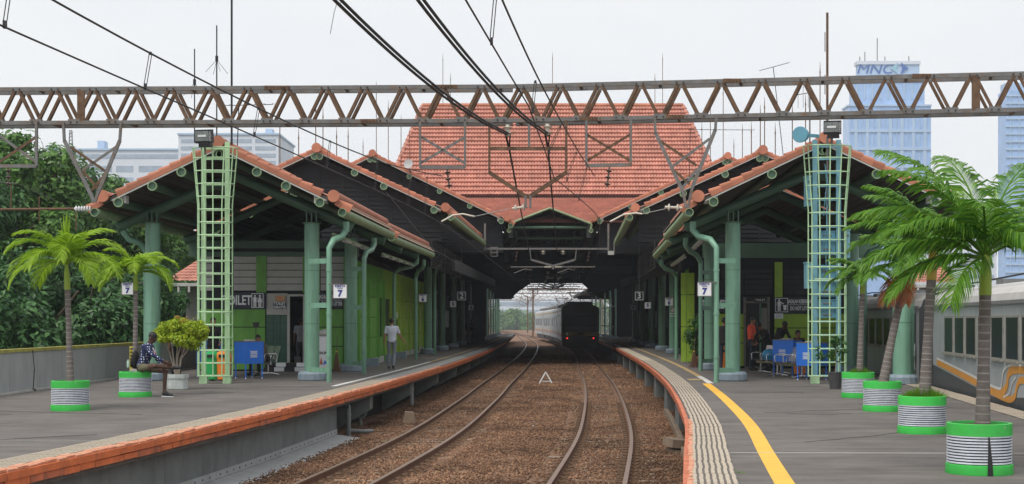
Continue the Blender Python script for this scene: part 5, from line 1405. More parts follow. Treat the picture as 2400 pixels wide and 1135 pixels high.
def tuft(label, x, y, z, rad, h, n, m, seed):
    r = random.Random(seed); mb = MB()
    for i in range(n):
        q = r.uniform(0,6.28); d = rad*math.sqrt(r.random()); hh = h*(1-.7*d/rad)*r.uniform(.5,1.1)
        p = Vector((x+d*math.cos(q), y+d*math.sin(q), z-.02)); a = r.uniform(0,6.28); o = Vector((math.cos(a),math.sin(a),0))
        tp = p + Vector((math.cos(q)*d*.35, math.sin(q)*d*.35, hh)) + o*.02
        mb.add([p-o*.006, p+o*.006, tp], [(0,1,2)])
    o = mb.build('grass_tuft', m); return tag(o, label, 'grass', kind='stuff')
# --- parapet-side platform
striped_pot('green and striped planter standing alone near the parapet with the taller palm', GX(165,26.7), 26.7, seed=1)
striped_pot('green and striped planter the seated man sits on', GX(317,31.5), 31.5, seed=2)
b = P(165,893,26.7); FR = [(190,66,1.25,110),(170,44,1.3,115),(200,22,1.15,90),(15,64,1.25,110),(-12,42,1.25,115),(-80,66,1.1,130),(-45,34,1.1,115),(100,70,1.1,90),(70,45,1.15,110),(240,52,1.1,120),(140,25,1.1,95),(215,75,1.15,90),(30,78,1.1,80),(-60,76,1.0,90)]
palm('tall palm with bright fronds in the planter standing alone near the parapet', (b.x,26.7,.48), P(158,678,26.7), .48, FR, L_palmL, M_shaft, .058, 3, spear=.75, ll=.40)
b = P(317,880,31.5); FR = [(195,62,.95,105),(172,36,1.0,105),(12,62,1.0,105),(-18,36,1.0,110),(-80,62,.9,125),(-45,64,.9,105),(95,60,.95,95),(235,45,.9,110),(60,72,.85,80),(-130,52,.9,115),(185,15,.85,80),(0,18,.85,85),(210,78,.85,80)]
palm('shorter palm rising behind the seated man from his planter', (b.x,31.5,.48), P(318,680,31.5), .40, FR, L_palmL, M_shaft, .058, 4, spear=.3, ll=.36)
tuft('green moss and grass on the planter under the seated man', GX(317,31.5), 31.5, .50, .30, .06, 900, L_moss, 8)
tuft('sparse dry grass in the planter standing alone near the parapet', GX(165,26.7), 26.7, .51, .28, .07, 160, L_bush, 9)
# --- yellow-line platform, a row of four
PR = [(2295,15.7,'the cracked planter'),(2161,21.3,'the planter with the cone of grass and leaning-back trunk'),(2068,26.5,'the planter with the trunk leaning towards the coach'),(2011,31.1,'the planter next to the ribbed black pot')]
for k, (px, d, w) in enumerate(PR):
    striped_pot(['cracked green and striped planter with weathered rim','green and striped planter with a grass cone around the trunk','green and striped planter with a strongly leaning palm trunk','green and striped planter next to the ribbed black pot'][k], GX(px,d), d, crack=(k == 0), seed=10+k)
FR1 = [(172,50,1.45,62),(160,30,1.35,70),(190,8,1.2,60),(205,48,1.3,75),(140,72,1.75,55),(225,-5,.95,60),(100,76,1.6,55),(45,72,1.7,60),(15,60,1.7,70),(-20,40,1.2,80),(-75,50,1.0,100),(250,66,1.2,85),(60,50,1.5,70),(190,70,1.5,65),(30,30,1.3,70),(182,28,1.35,65)]
palm('palm in the cracked planter with long fronds blown over the coach', (GX(2303,15.7),15.7,.48), P(2309,690,15.7), .44, FR1, L_palmR, M_shaft, .070, 5, ll=.46, lw=.026, curtain=.55)
FR2 = [(170,54,1.3,70),(162,34,1.25,72),(188,14,1.1,65),(205,46,1.1,85),(145,70,1.3,65),(225,10,.9,75),(20,60,1.0,85),(-20,30,.9,95),(-70,50,.8,110),(90,68,1.1,70),(178,74,1.35,65),(250,45,.9,95),(176,42,1.3,60)]
palm('palm with ochre crownshaft in the planter with the grass cone', (GX(2167,21.3),21.3,.48), P(2183,655,21.3), .52, FR2, L_palmR, M_shafto, .078, 6, ll=.40, lw=.024, curtain=.5)
FR3 = [(175,60,1.15,75),(165,35,1.1,75),(195,15,.95,65),(210,50,1.0,85),(140,68,1.1,70),(20,58,.9,90),(-30,35,.85,95),(90,68,1.0,70),(195,-28,.85,50),(240,30,.85,90),(215,-38,.8,40),(250,-45,.75,35)]
palm('strongly leaning palm with brown dead fronds hanging from its crown', (GX(2070,26.5),26.5,.48), P(2113,690,26.5), .55, FR3, L_palmR, M_shaft, .078, 7, deads=(8,10,11), ll=.36, lw=.024, curtain=.5)
FR4 = [(180,42,.85,80),(162,20,.85,75),(200,8,.75,75),(215,42,.75,90),(135,60,.85,75),(15,48,.7,90),(-25,25,.7,95),(90,62,.75,75),(-80,48,.65,105),(170,64,.85,75),(250,30,.7,90)]
palm('small palm by the ladder cage in the planter next to the black pot', (GX(2015,31.1),31.1,.48), P(2021,688,31.1), .38, FR4, L_palmR, M_shaft, .062, 8, ll=.30, lw=.024)
tuft('cone of bright grass around the palm with ochre crownshaft', GX(2166,21.3), 21.3, .50, .26, .26, 1500, L_moss, 10)
tuft('grass clump around the small palm by the ladder cage', GX(2016,31.1), 31.1, .50, .2, .24, 800, L_moss, 11)
tuft('sparse grass and petals inside the cracked planter', GX(2295,15.7), 15.7, .50, .28, .05, 200, L_bush, 12)
tuft('small weeds growing from the crack by the ribbed edge strip', RE(15.7)+.54, 15.7, .01, .07, .06, 60, L_moss, 13)

def leafball(mb, C, rx, ry, rz, n, size, r, clump=0, cr=.3, flat=.5, shell=.55):
    """leaf-sized faces spread in clumps through an ellipsoid"""
    C = Vector(C); cs = []
    for i in range(clump or 1):
        if not clump: cs.append((Vector((0,0,0)),1)); break
        while True:
            v = Vector((r.uniform(-1,1), r.uniform(-1,1), r.uniform(-1,1)))
            if shell < v.length < 1: break
        cs.append((Vector((v.x*rx, v.y*ry, v.z*rz)), r.uniform(.6,1.3)))
    for i in range(n):
        c, cs_ = r.choice(cs)
        v = Vector((r.gauss(0,1), r.gauss(0,1), r.gauss(0,1))).normalized()
        if clump: p = C + c + Vector((v.x*cr, v.y*cr, v.z*cr*.75))*cs_*(r.random()**.4)
        else: p = C + Vector((v.x*rx, v.y*ry, v.z*rz))*(r.random()**.35)
        nv = (v + Vector((0,0,flat)) + Vector((r.uniform(-.6,.6),r.uniform(-.6,.6),r.uniform(-.6,.6)))).normalized()
        u = nv.cross(Vector((r.uniform(-1,1),r.uniform(-1,1),r.uniform(-1,1)))).normalized(); w = nv.cross(u)
        s = size*r.uniform(.6,1.3)
        mb.add([p-u*s, p+w*s*.42-u*s*.1, p+u*s-Vector((0,0,s*.25)), p-w*s*.42-u*s*.1], [(0,1,2,3)])
# topiary in the white octagonal pot
r = random.Random(21); bx, by = GX(416,34.8), 34.8
t = thing('stone_planter', 'white peeling octagonal pot holding the trimmed bush', 'planter', (bx,by,0))
MB().lathe([(.23,0),(.245,.02),(.245,.25),(.265,.26),(.265,.34),(.24,.35),(.21,.35),(.20,.31)], (bx,by,0), 8).build('pot_body', mat('peeling_white_pot',(.42,.47,.46),.8,var=.2,scale=6,dirt=.8,dirtcol=(.62,.62,.58),dscale=(4,4,4),bump=.4,bscale=20), t)
MB().lathe([(.0,.32),(.21,.32)], (bx,by,0), 8).build('soil', M_soil, t)
t = thing('trimmed_bush', 'flat-topped yellow-green bush with bare pale stems in the white pot', 'bush', (bx,by,.32))
tips = []
for k in range(7):
    a = k*.9+.3; sp = r.uniform(.12,.5); e = Vector((bx+.12+math.cos(a)*sp, by+math.sin(a)*sp*.6, 1.18+r.uniform(-.1,.15)))
    m1 = Vector((bx+math.cos(a)*sp*.35, by+math.sin(a)*sp*.3, .72)); MB().tube([(bx+math.cos(a)*.03,by+math.sin(a)*.03,.3), m1, e], [.026,.018,.010], 7).build('stem', M_bark, t, smooth=True)
mb = MB(); C = P(428,782,34.8)
leafball(mb, C, .56, .5, .33, 13000, .044, r, clump=60, cr=.16, flat=.8, shell=.3)
mb.build('crown', L_bush, t)
mb = MB(); leafball(mb, C+Vector((0,0,.26)), .40, .4, .16, 170, .032, r, clump=10, cr=.10); mb.build('pink_tips', L_bushp, t)
# ribbed dark pot with a small sapling
bx, by = GX(1958,35), 35.0
t = thing('ribbed_pot', 'ribbed dark grey plastic pot beside the ladder cage', 'planter', (bx,by,0))
prof = []
for i in range(12): z = .03*i; rr = .12+.055*i/12; prof += [(rr,z+.0),(rr+.006,z+.008),(rr+.006,z+.02),(rr,z+.026)]
MB().lathe(prof+[(.185,.37),(.185,.40),(.16,.40),(.16,.36)], (bx,by,0), 20).build('pot_wall', mat('dark_grey_pot',(.07,.07,.075),.6,var=.2), t)
MB().lathe([(0,.37),(.165,.37)], (bx,by,0), 16).build('soil', M_soil, t)
t = thing('potted_sapling', 'small thin sapling growing in the ribbed dark pot', 'sapling', (bx,by,.37)); r = random.Random(5)
MB().tube([(bx,by,.36),(bx+.02,by,.7),(bx+.0,by,1.15)], [.014,.011,.005], 6).build('stem', M_bark, t)
mb = MB(); leafball(mb, (bx+.03,by,.98), .2, .2, .3, 420, .045, r, clump=12, cr=.11); leafball(mb, (bx-.25,by+.1,.82), .2, .2, .16, 160, .045, r, clump=5, cr=.1); mb.build('crown', L_dkbush, t)
# dark round bush among the brooms
bx, by = GX(1640,52.5), 52.5
t = thing('round_bush', 'dark glossy bush behind the downpipe near the reed brooms', 'bush', (bx,by,0)); r = random.Random(6)
MB().lathe([(.22,0),(.28,.3),(.29,.34),(.25,.34)], (bx,by,0), 14).build('pot', M_orange2, t)
MB().tube([(bx,by,.3),(bx,by,1.4)], [.04,.02], 6).build('stem', M_tbark, t)
mb = MB(); leafball(mb, (bx+.1,by,1.22), .55, .5, .75, 3000, .06, r, clump=30, cr=.24); mb.build('crown', L_dkbush, t)

# ---------------------------------------------------------------- trees beyond the parapet and at the far end
def tree(label, x, y, zc, rx, ry, rz, n, size, m, seed, group, clump=70, cr=1.0, zb=-9):
    r = random.Random(seed); t = thing('broadleaf_tree', label, 'tree', (x,y,zb), group)
    MB().tube([(x,y,zb),(x+r.uniform(-.4,.4),y,(zb+zc)/2),(x,y,zc)], [.42,.32,.14], 8).build('trunk', M_tbark, t, smooth=True)
    mb = MB()
    for k in range(9):
        a = r.uniform(0,6.28); e = Vector((x+math.cos(a)*rx*.75, y+math.sin(a)*ry*.75, zc+r.uniform(-.3,.8)*rz)); s = Vector((x,y,zc-rz*r.uniform(.3,.9)))
        mb.tube([s, (s+e)/2+Vector((0,0,.5)), e], [.13,.08,.03], 6)
    mb.build('limb', M_tbark, t)
    # leaves, vectorised
    g = np.random.default_rng(seed)
    v = g.normal(size=(clump*3,3)); v /= np.linalg.norm(v,axis=1)[:,None]; v *= (.55+.45*g.random((clump*3,1))); cs = v[:clump]*np.array([rx,ry,rz]); sc = .55+.8*g.random(clump)
    pk = g.integers(0, clump, n); q = g.normal(size=(n,3)); q /= np.linalg.norm(q,axis=1)[:,None]
    p = np.array([x,y,zc]) + cs[pk] + q*np.array([1,1,.7])*cr*sc[pk][:,None]*(g.random((n,1))**.35)
    nv = q + np.array([0,0,.7]) + g.uniform(-.7,.7,(n,3)); nv /= np.linalg.norm(nv,axis=1)[:,None]
    u = np.cross(nv, g.normal(size=(n,3))); u /= np.linalg.norm(u,axis=1)[:,None]; w = np.cross(nv,u)
    s = size*g.uniform(.6,1.35,(n,1)); dz = np.zeros((n,3)); dz[:,2:] = s*.35
    V = np.stack([p-u*s, p+w*s*.45, p+u*s-dz, p-w*s*.45], 1).reshape(-1,3)
    mb = MB(); me = bpy.data.meshes.new('crown'); me.vertices.add(4*n); me.vertices.foreach_set('co', (V-np.array([x,y,zb])).ravel())
    me.loops.add(4*n); me.loops.foreach_set('vertex_index', np.arange(4*n,dtype=np.int32)); me.polygons.add(n); me.polygons.foreach_set('loop_start', np.arange(0,4*n,4,dtype=np.int32)); me.update()
    me.materials.append(m); o = bpy.data.objects.new('crown', me); COL.objects.link(o); o.parent = t
    return t
TR = [(15,312,62,3.3,4.6),(135,372,66,3.0,4.2),(250,405,72,3.0,4.0),(-110,330,58,4.0,5.0),(330,455,80,3.2,4.0),(420,545,86,3.6,3.6)]
TL = ['tall leafy tree with its crown behind the rectangular gantry hanger','leafy tree just behind the V-shaped gantry hanger','leafy tree crown under the pale office block','broad tree at the outer end of the parapet','green tree seen under the first tiled gable','low tree seen between ladder cage and column']
for k, (px, py, d, rx, rz) in enumerate(TR):
    zt = GZ(py,d); tree(TL[k], GX(px,d), d, zt-rz, rx, rx, rz, 26000, .145, L_tree if k % 2 == 0 else L_tree2, 30+k, 'trees beyond the parapet', clump=60, cr=1.15)
TU = [(-20,600,47,2.6,3.4),(95,590,50,2.6,3.6),(205,600,52,2.6,3.6),(310,610,55,2.5,3.6),(400,640,60,2.6,3.2),(455,650,66,2.4,3.2)]
TUL = ['dark lower tree overhanging the outer parapet end','dark drooping tree behind the taller palm','dark drooping tree between the two potted palms','dark drooping tree behind the shorter palm','dark low tree behind the trimmed bush','dark low tree by the small tiled canopy']
for k, (px, py, d, rx, rz) in enumerate(TU):
    zt = GZ(py,d); tree(TUL[k], GX(px,d)-.6, d, zt-rz, rx, rx, rz, 20000, .135, L_tree2, 50+k, 'drooping trees close behind the parapet', clump=60, cr=.95)
for k, (px, py, d, rx, rz) in enumerate([(1222,732,760,11,9),(1268,730,800,12,9),(1178,722,740,13,10),(1390,706,780,15,15),(1440,690,760,16,18),(1120,700,790,16,15)]):
    zt = GZ(py,d); tree(['rounded hazy tree beyond the platform end','pale hazy tree beside the departing train','hazy tree behind the far glazed posts','tall hazy tree over the departing train','hazy tree behind the far yellow-line posts','big hazy tree farther behind the glazed posts'][k], GX(px,d), d, zt-rz, rx, rx, rz, 5000, .95, L_tree, 70+k, 'hazy trees beyond the station', clump=60, cr=3.2)
# small tiled shelters seen past the roofs
for px0, px1, py0, py1, d, lab in ((385,480,622,660,57,'small tiled shelter roof with pale brackets behind the ladder cage'),(2120,2185,630,664,62,'small tiled shelter roof above the grey coaches')):
    xa, xb = GX(px0,d), GX(px1,d); zb, zt = GZ(py1,d), GZ(py0,d); t = thing('tiled_shelter', lab, 'shelter', (xa,d,zb))
    tile_sheet((xa,d,zb),(xb+1,d,zb),(xb+1,d+1.4,zt+.2),(xa+.9,d+1.4,zt+.2),.2,.25,m=M_tile2,parent=t)
    MB().box(((xa+xb)/2+.5,d+.7,zb-.12),(xb-xa+1,1.5,.12)).build('soffit', M_offw, t)
    for q in range(5): MB().box((xa+.15+q*.4,d+.1,zb-.3),(.08,.3,.22)).build('bracket', M_offw, t)
    MB().box(((xa+xb)/2+.6,d+1.2,(zb-9)/2),(xb-xa,.3,zb+8.9)).build('shelter_wall', M_offw, t)
# ================================================================ people
SKIN = {'dark': mat('skin_dark',(.075,.036,.022),.5,var=.1), 'mid': mat('skin_brown',(.25,.125,.07),.5,var=.1), 'tan': mat('skin_tan',(.33,.18,.11),.5,var=.1)}
M_hair = mat('black_hair',(.008,.007,.007),.55,var=.2)
M_eye = mat('eye_dark',(.01,.008,.008),.3)
def cloth(name, c, **k): return mat(name, c, .85, var=k.pop('var',.16), scale=k.pop('scale',9), bump=.25, bscale=18, **k)
def dots_mat():
    m = cloth('navy_dotted_fleece', (.012,.02,.075)); n, l = m.node_tree.nodes, m.node_tree.links
    b = n['Principled BSDF']; src = b.inputs['Base Color'].links[0].from_socket
    tc = n.new('ShaderNodeTexCoord'); vo = n.new('ShaderNodeTexVoronoi'); vo.inputs['Scale'].default_value = 19; vo.inputs['Randomness'].default_value = .35
    l.new(tc.outputs['Object'], vo.inputs['Vector'])
    rp = n.new('ShaderNodeValToRGB'); rp.color_ramp.elements[0].position = .26; rp.color_ramp.elements[1].position = .31
    rp.color_ramp.elements[0].color = (1,1,1,1); rp.color_ramp.elements[1].color = (0,0,0,1); l.new(vo.outputs['Distance'], rp.inputs[0])
    mx = n.new('ShaderNodeMixRGB'); mx.inputs[2].default_value = (.55,.6,.7,1); l.new(rp.outputs[0], mx.inputs[0]); l.new(src, mx.inputs[1]); l.new(mx.outputs[0], b.inputs['Base Color'])
    return m
def cone_cap(mb, a, b, ra, rb, n=12):
    """tapered limb with rounded ends"""
    a, b = Vector(a), Vector(b); t = (b-a); L = t.length; t = t/L if L > 1e-6 else Vector((0,0,1))
    pts, rs = [], []
    for q in (90,60,30): pts.append(a - t*ra*math.sin(R(q))); rs.append(max(ra*math.cos(R(q)),.001))
    pts += [a, b]; rs += [ra, rb]
    for q in (30,60,90): pts.append(b + t*rb*math.sin(R(q))); rs.append(max(rb*math.cos(R(q)),.001))
    mb.tube(pts, rs, n)
def ellip(mb, c, rx, ry, rz, M=None, n=14):
    vs = []; c = Vector(c); M = M or Matrix.Identity(3); k = 9
    for i in range(k+1):
        th = math.pi*i/k
        for j in range(n):
            ph = 2*math.pi*j/n
            v = Vector((rx*max(math.sin(th),.002)*math.cos(ph), ry*max(math.sin(th),.002)*math.sin(ph), rz*math.cos(th))); vs.append(c + M @ v)
    fs = [(i*n+j,(i+1)*n+j,(i+1)*n+(j+1)%n,i*n+(j+1)%n) for i in range(k) for j in range(n)] + [tuple(range(n-1,-1,-1))[::-1], tuple(k*n+j for j in range(n-1,-1,-1))]
    mb.add(vs, fs)
STAND = dict(pelvis=(0,0,.93), chest=(0,0,1.24), neck=(0,.01,1.44), head=(0,-.02,1.575),
    shL=(.175,.01,1.385), elL=(.225,.03,1.11), wrL=(.235,-.03,.87), shR=(-.175,.01,1.385), elR=(-.225,.03,1.11), wrR=(-.235,-.03,.87),
    hiL=(.09,0,.91), knL=(.10,-.02,.50), anL=(.10,.02,.09), hiR=(-.09,0,.91), knR=(-.10,-.02,.50), anR=(-.10,.02,.09),
    toL=(.115,-.14,.035), toR=(-.115,-.14,.035))
def person(label, loc, rz, pose, cl, skin='mid', look=(0,-1,0), s=1.0, hair='short', voxel=.0125, collar=None, cap=False, hand_dir=None):
    """figure facing -Y before rotation; joints override the standing pose; cl = materials shirt, sleeve_f, trousers, trouser_f, shoe"""
    J = {k: Vector(v)*s for k, v in {**STAND, **pose}.items()}
    t = thing('person', label, 'person', loc, None, rz)
    mb = MB(); segs = []          # (a, b, material)
    mats = [cl['shirt'], cl['trousers'], SKIN[skin], cl.get('shoe', M_black), cl.get('sleeve', cl['shirt'])]
    def limb(a, b, ra, rb, mi, frac=None, mi2=2):
        a, b = Vector(a), Vector(b); cone_cap(mb, a, b, ra*s, rb*s)
        if frac is None: segs.append((a, b, mi))
        else:
            c = a.lerp(b, frac); segs.append((a, c, mi)); segs.append((c, b, mi2))
    # torso as lofted ellipses
    p, c, n_ = J['pelvis'], J['chest'], J['neck']
    lat = (J['shL']-J['shR']).normalized(); rings = []
    for (q, f, rx, ry) in ((p,-.10,.150,.115),(p,.0,.165,.125),(p,.35,.150,.112),(p,.7,.160,.112),(c,.2,.185,.118),(c,.55,.195,.112),(c,.80,.165,.09),(c,.97,.085,.065)):
        if q is p: ctr = p.lerp(c, f)
        else: ctr = c.lerp(n_, f)
        up = ((c-p) if q is p else (n_-c)).normalized(); fw = lat.cross(up).normalized()
        if q is p:
            hl = (J['hiL']-J['hiR']).normalized(); la = hl.lerp(lat, max(0,min(1,f))).normalized()
        else: la = lat
        rings.append([ctr + la*rx*s*math.cos(2*math.pi*j/16) + fw*ry*s*math.sin(2*math.pi*j/16) for j in range(16)])
    vs = [v for r_ in rings for v in r_]; k = len(rings)
    mb.add(vs, [(i*16+j,i*16+(j+1)%16,(i+1)*16+(j+1)%16,(i+1)*16+j) for i in range(k-1) for j in range(16)] + [tuple(range(15,-1,-1)), tuple((k-1)*16+j for j in range(16))])
    segs.append((p.lerp(c,.12), c, 0)); segs.append((c, c.lerp(n_,.8), 0)); segs.append((p.lerp(c,.06), p-(c-p)*.1, 1))
    for sd in ('L','R'):
        limb(J['sh'+sd], J['el'+sd], .056, .043, 4, cl.get('sleeve_u',1.0) if cl.get('sleeve_u',1.0) < 1 else None)
        if cl.get('sleeve_u',1.0) < 1: limb(J['el'+sd], J['wr'+sd], .040, .027, 2)
        else: limb(J['el'+sd], J['wr'+sd], .042 , .031, 4, cl.get('sleeve_f',.92))
        limb(c.lerp(n_,.62), J['sh'+sd], .07, .06, 0)
        # hand: palm, four fingers, thumb
        d = (J['wr'+sd]-J['el'+sd]).normalized()
        if hand_dir and sd in hand_dir: d = Vector(hand_dir[sd]).normalized()
        sx = 1 if sd == 'L' else -1
        acr = d.cross(Vector((sx,0,0))); acr = acr.normalized() if acr.length > .2 else Vector((0,1,0)); pn = d.cross(acr).normalized()
        w0 = J['wr'+sd]
        for q in (-.5,.5): limb(w0 + d*.015*s + acr*q*.03*s, w0 + d*.075*s + acr*q*.04*s, .019, .017, 2)
        for i, (q, fl) in enumerate(((-1.5,.062),(-.5,.075),(.5,.072),(1.5,.055))):
            a = w0 + d*.08*s + acr*q*.0205*s; b = a + (d*.9+pn*.15).normalized()*fl*.55*s; e = b + (d*.6+pn*.6).normalized()*fl*.5*s
            limb(a, b, .0098, .009, 2); limb(b, e, .009, .0078, 2)
        a = w0 + d*.03*s - acr*.03*s; b = a + (d*.6-acr*.75).normalized()*.04*s; limb(a, b, .0125, .0105, 2); limb(b, b+(d*.95-acr*.2)*.028*s, .0105, .0085, 2)
        # leg
        limb(J['hi'+sd], J['kn'+sd], .085, .060, 1, cl.get('thigh_f') )
        if cl.get('thigh_f'): limb(J['kn'+sd], J['an'+sd], .052, .034, 2)
        else: limb(J['kn'+sd], J['an'+sd], .060, .050, 1)
        heel = J['an'+sd] + (J['an'+sd]-J['kn'+sd]).normalized()*.03*s
        limb(heel, J['to'+sd], .045, .034, 3); 
        ctr = (J['an'+sd]+J['to'+sd])/2; limb(J['an'+sd].lerp(J['kn'+sd],.02), ctr, .042, .036, 3)
    # head with face
    h = J['head']; lk = Vector(look).normalized(); up = (h - n_).normalized(); sx = lk.cross(up).normalized(); up = sx.cross(lk).normalized()
    Mh = Matrix((sx, -lk, up)).transposed()
    W = lambda x, y, z: h + (sx*x + lk*y + up*z)*s
    limb(n_ - (n_-c)*.25, h - up*.05*s, .056, .050, 2)
    ellip(mb, W(0,-.012,.028), .073*s, .092*s, .088*s, Mh); ellip(mb, W(0,.022,-.045), .056*s, .062*s, .068*s, Mh)
    limb(W(0,.083,.012), W(0,.103,-.022), .010, .016, 2); ellip(mb, W(0,.072,-.052), .024*s, .014*s, .012*s, Mh); ellip(mb, W(0,.060,-.09), .026*s, .022*s, .02*s, Mh)
    for q in (-1,1):
        ellip(mb, W(q*.076,-.012,-.01), .011*s, .022*s, .032*s, Mh); limb(W(q*.016,.082,.028), W(q*.05,.066,.028), .008, .006, 2)
    segs.append((h-up*.05*s, h+up*.05*s, 2))
    tmp = mb.build('body', mats, None); md = tmp.modifiers.new('r','REMESH'); md.mode = 'VOXEL'; md.voxel_size = voxel
    sm = tmp.modifiers.new('s','SMOOTH'); sm.factor = .5; sm.iterations = 3
    dg = bpy.context.evaluated_depsgraph_get(); me = bpy.data.meshes.new_from_object(tmp.evaluated_get(dg)); bpy.data.objects.remove(tmp)
    nF = len(me.polygons); C = np.zeros(nF*3); me.polygons.foreach_get('center', C); C = C.reshape(-1,3)
    best = np.full(nF, 1e9); idx = np.zeros(nF, int)
    for a, b, mi in segs:
        a, b = np.array(a), np.array(b); ab = b-a; tt = np.clip(((C-a)@ab)/max(ab@ab,1e-9),0,1); dist = np.linalg.norm(C-(a+tt[:,None]*ab),axis=1)
        if mi == 0: dist = dist*.72
        k = dist < best; best[k] = dist[k]; idx[k] = mi
    me.materials.clear()
    for m in mats: me.materials.append(m)
    me.polygons.foreach_set('material_index', idx.astype(np.int32)); me.polygons.foreach_set('use_smooth', [True]*nF); me.update()
    o = bpy.data.objects.new('body', me); COL.objects.link(o); o.parent = t
    # hair shell and eyes
    hb = MB(); ellip(hb, W(0,-.022,.042), .080*s, .096*s, .088*s, Mh, 18); 
    vs = [v for v in hb.v]; keep = []
    for f in hb.f:
        cc = sum((Vector(vs[i]) for i in f), Vector())/len(f) - h; y_, z_ = cc.dot(lk)/s, cc.dot(up)/s
        if z_ > .055 or (z_ > -.045 and y_ < -.005) or (z_ > .03 and y_ < .045): keep.append(f)
    hb.f = keep; hb.m = [0]*len(keep)
    if hair != 'none': hb.build('hair', M_hair, t, smooth=True, local=True)
    eb = MB()
    for q in (-1,1): ellip(eb, W(q*.031,.078,.010), .012*s, .008*s, .006*s, Mh, 8); eb.bar(W(q*.016,.086,.032), W(q*.048,.074,.030), .006*s, .007*s)
    eb.build('eyes_and_brows', M_eye, t, local=True)
    mo = MB(); ellip(mo, W(0,.084,-.052), .020*s, .004*s, .004*s, Mh, 8); mo.build('mouth', mat('lips',(.10,.045,.04),.5) if 'lips' not in MT else MT['lips'], t, local=True)
    return t, J
C_grey = cloth('grey_uniform_trousers',(.20,.22,.25)); C_pale = cloth('pale_blue_shirt',(.58,.62,.72)); C_black = cloth('black_cloth',(.012,.012,.014)); C_jean = cloth('dark_jeans',(.025,.032,.05))
C_red = cloth('coral_shirt',(.78,.10,.05)); C_khaki = cloth('olive_shorts',(.10,.095,.055)); C_olive = cloth('olive_check_shirt',(.10,.09,.07), var=.4, scale=25); C_dots = dots_mat(); C_white = cloth('white_cloth',(.6,.62,.66))
# walking man, seen from behind
d = 5600/(866-752); x = GX(918,d)
person('man in pale blue shirt and grey trousers walking away along the lime wall', (x,d,0), math.pi+.05,
  dict(elL=(.235,.06,1.12), wrL=(.25,-.0,.88), elR=(-.27,-.02,1.13), wrR=(-.40,-.17,.94), knL=(.09,-.06,.50), anL=(.085,.04,.10), toL=(.09,-.12,.04), knR=(-.08,-.02,.49), anR=(-.06,.14,.13), toR=(-.06,.03,.035)),
  dict(shirt=C_pale, trousers=C_grey, sleeve_u=.72), 'tan', s=.99)
# man in coral shirt, side view, holding out a hand
d = 5600/(869-752); x = GX(1762,d)
person('man in coral red shirt and dark jeans standing before the open door', (x,d,0), R(60),
  dict(elL=(.22,-.02,1.12), wrL=(.14,-.26,1.10), elR=(-.21,-.06,1.12), wrR=(-.12,-.30,1.10), chest=(0,.02,1.24), head=(0,-.035,1.56)),
  dict(shirt=C_red, trousers=C_jean, sleeve_f=.25), 'mid', look=(0,-1,-.25), s=1.02)
# seated man on the planter, ankle on knee
px, d = 362, 31.35
sx_ = GX(334,d)
pose = dict(pelvis=(0,0,.63), chest=(0,-.10,.93), neck=(0,-.15,1.12), head=(0,-.22,1.235),
  shL=(.17,-.12,1.06), shR=(-.17,-.12,1.06), elL=(.22,-.22,.80), wrL=(.10,-.40,.66), elR=(-.21,-.33,.88), wrR=(-.12,-.55,.74),
  hiL=(.09,-.02,.60), hiR=(-.09,-.02,.60), knL=(.12,-.46,.55), anL=(.10,-.44,.10), toL=(.11,-.60,.04), knR=(-.25,-.38,.66), anR=(.00,-.66,.62), toR=(.05,-.80,.62))
t, J = person('man in navy white-dotted hooded jacket and shorts sitting on the planter adjusting his shoe', (sx_,d,0), R(80), pose,
  dict(shirt=C_dots, trousers=C_khaki, thigh_f=.62, sleeve_f=.85), 'dark', look=(0,-.75,-.65), s=1.0)
hb = MB(); hb.tube([(.10,-.16,1.07),(.10,-.08,1.08),(.06,-.03,1.07),(0,-.01,1.06),(-.06,-.03,1.07),(-.10,-.08,1.08),(-.10,-.16,1.07)], [.022,.034,.042,.046,.042,.034,.022], 10); hb.build('hood', C_dots, t, smooth=True, local=True)
cb_ = MB(); cb_.add([(.05,-.20,1.11),(-.05,-.20,1.11),(-.025,-.25,.98),(.025,-.25,.98),(.05,-.12,1.13),(-.05,-.12,1.13)], [(0,1,2,3),(4,5,1,0)]); cb_.build('shirt_front', C_white, t, local=True)
MB().box((.03,-.245,.90),(.12,.02,.10)).build('chest_print', cloth('red_print',(.45,.03,.05)), t, local=True)
for ox in (.06,-.06): MB().tube([(ox*.6,-.27,1.0),(ox,-.30,.80)],.006,5).build('drawstring', C_white, t, local=True)
for q, (a, b) in enumerate((((.11,-.44,.012),(.11,-.60,.012)),)): MB().bar((.11,-.39,.008),(.115,-.64,.008),.095,.016).build('shoe_sole', M_signw, t, local=True)
mb_ = MB(); ellip(mb_, (0,0,.22), .15, .10, .23); ellip(mb_, (0,.07,.14), .11, .06, .13)
o = mb_.tube([(-.1,-.08,.38),(-.1,-.14,.25),(-.1,-.08,.06)],.015,6).tube([(.1,-.08,.38),(.1,-.14,.25),(.1,-.08,.06)],.015,6).build('backpack', C_black)
o.scale=(.8,.8,.85); o.location = (sx_-.17,d+.06,.60); o.rotation_euler = (R(4),R(-6),R(80)); tag(o, 'black backpack on the back of the man in the dotted jacket', 'backpack')
o = MB().lathe([(.028,0),(.03,.02),(.03,.12),(.012,.15),(.014,.17)],(0,0,0),12).build('water_bottle', mat('pale_green_plastic',(.35,.5,.42),.2), smooth=True); o.location = (sx_-.29,d-.04,.62)
tag(o, 'pale green water bottle tucked beside the black backpack', 'bottle')
o = MB().box((0,0,0),(.14,.10,.035)).box((.02,.02,.03),(.09,.07,.02)).build('folded_papers', M_offw); o.location = (GX(317,31.3)-.02,31.22,.555); o.rotation_euler=(0,.1,.4); tag(o,'crumpled paper lying on the planter beside the seated man','paper')
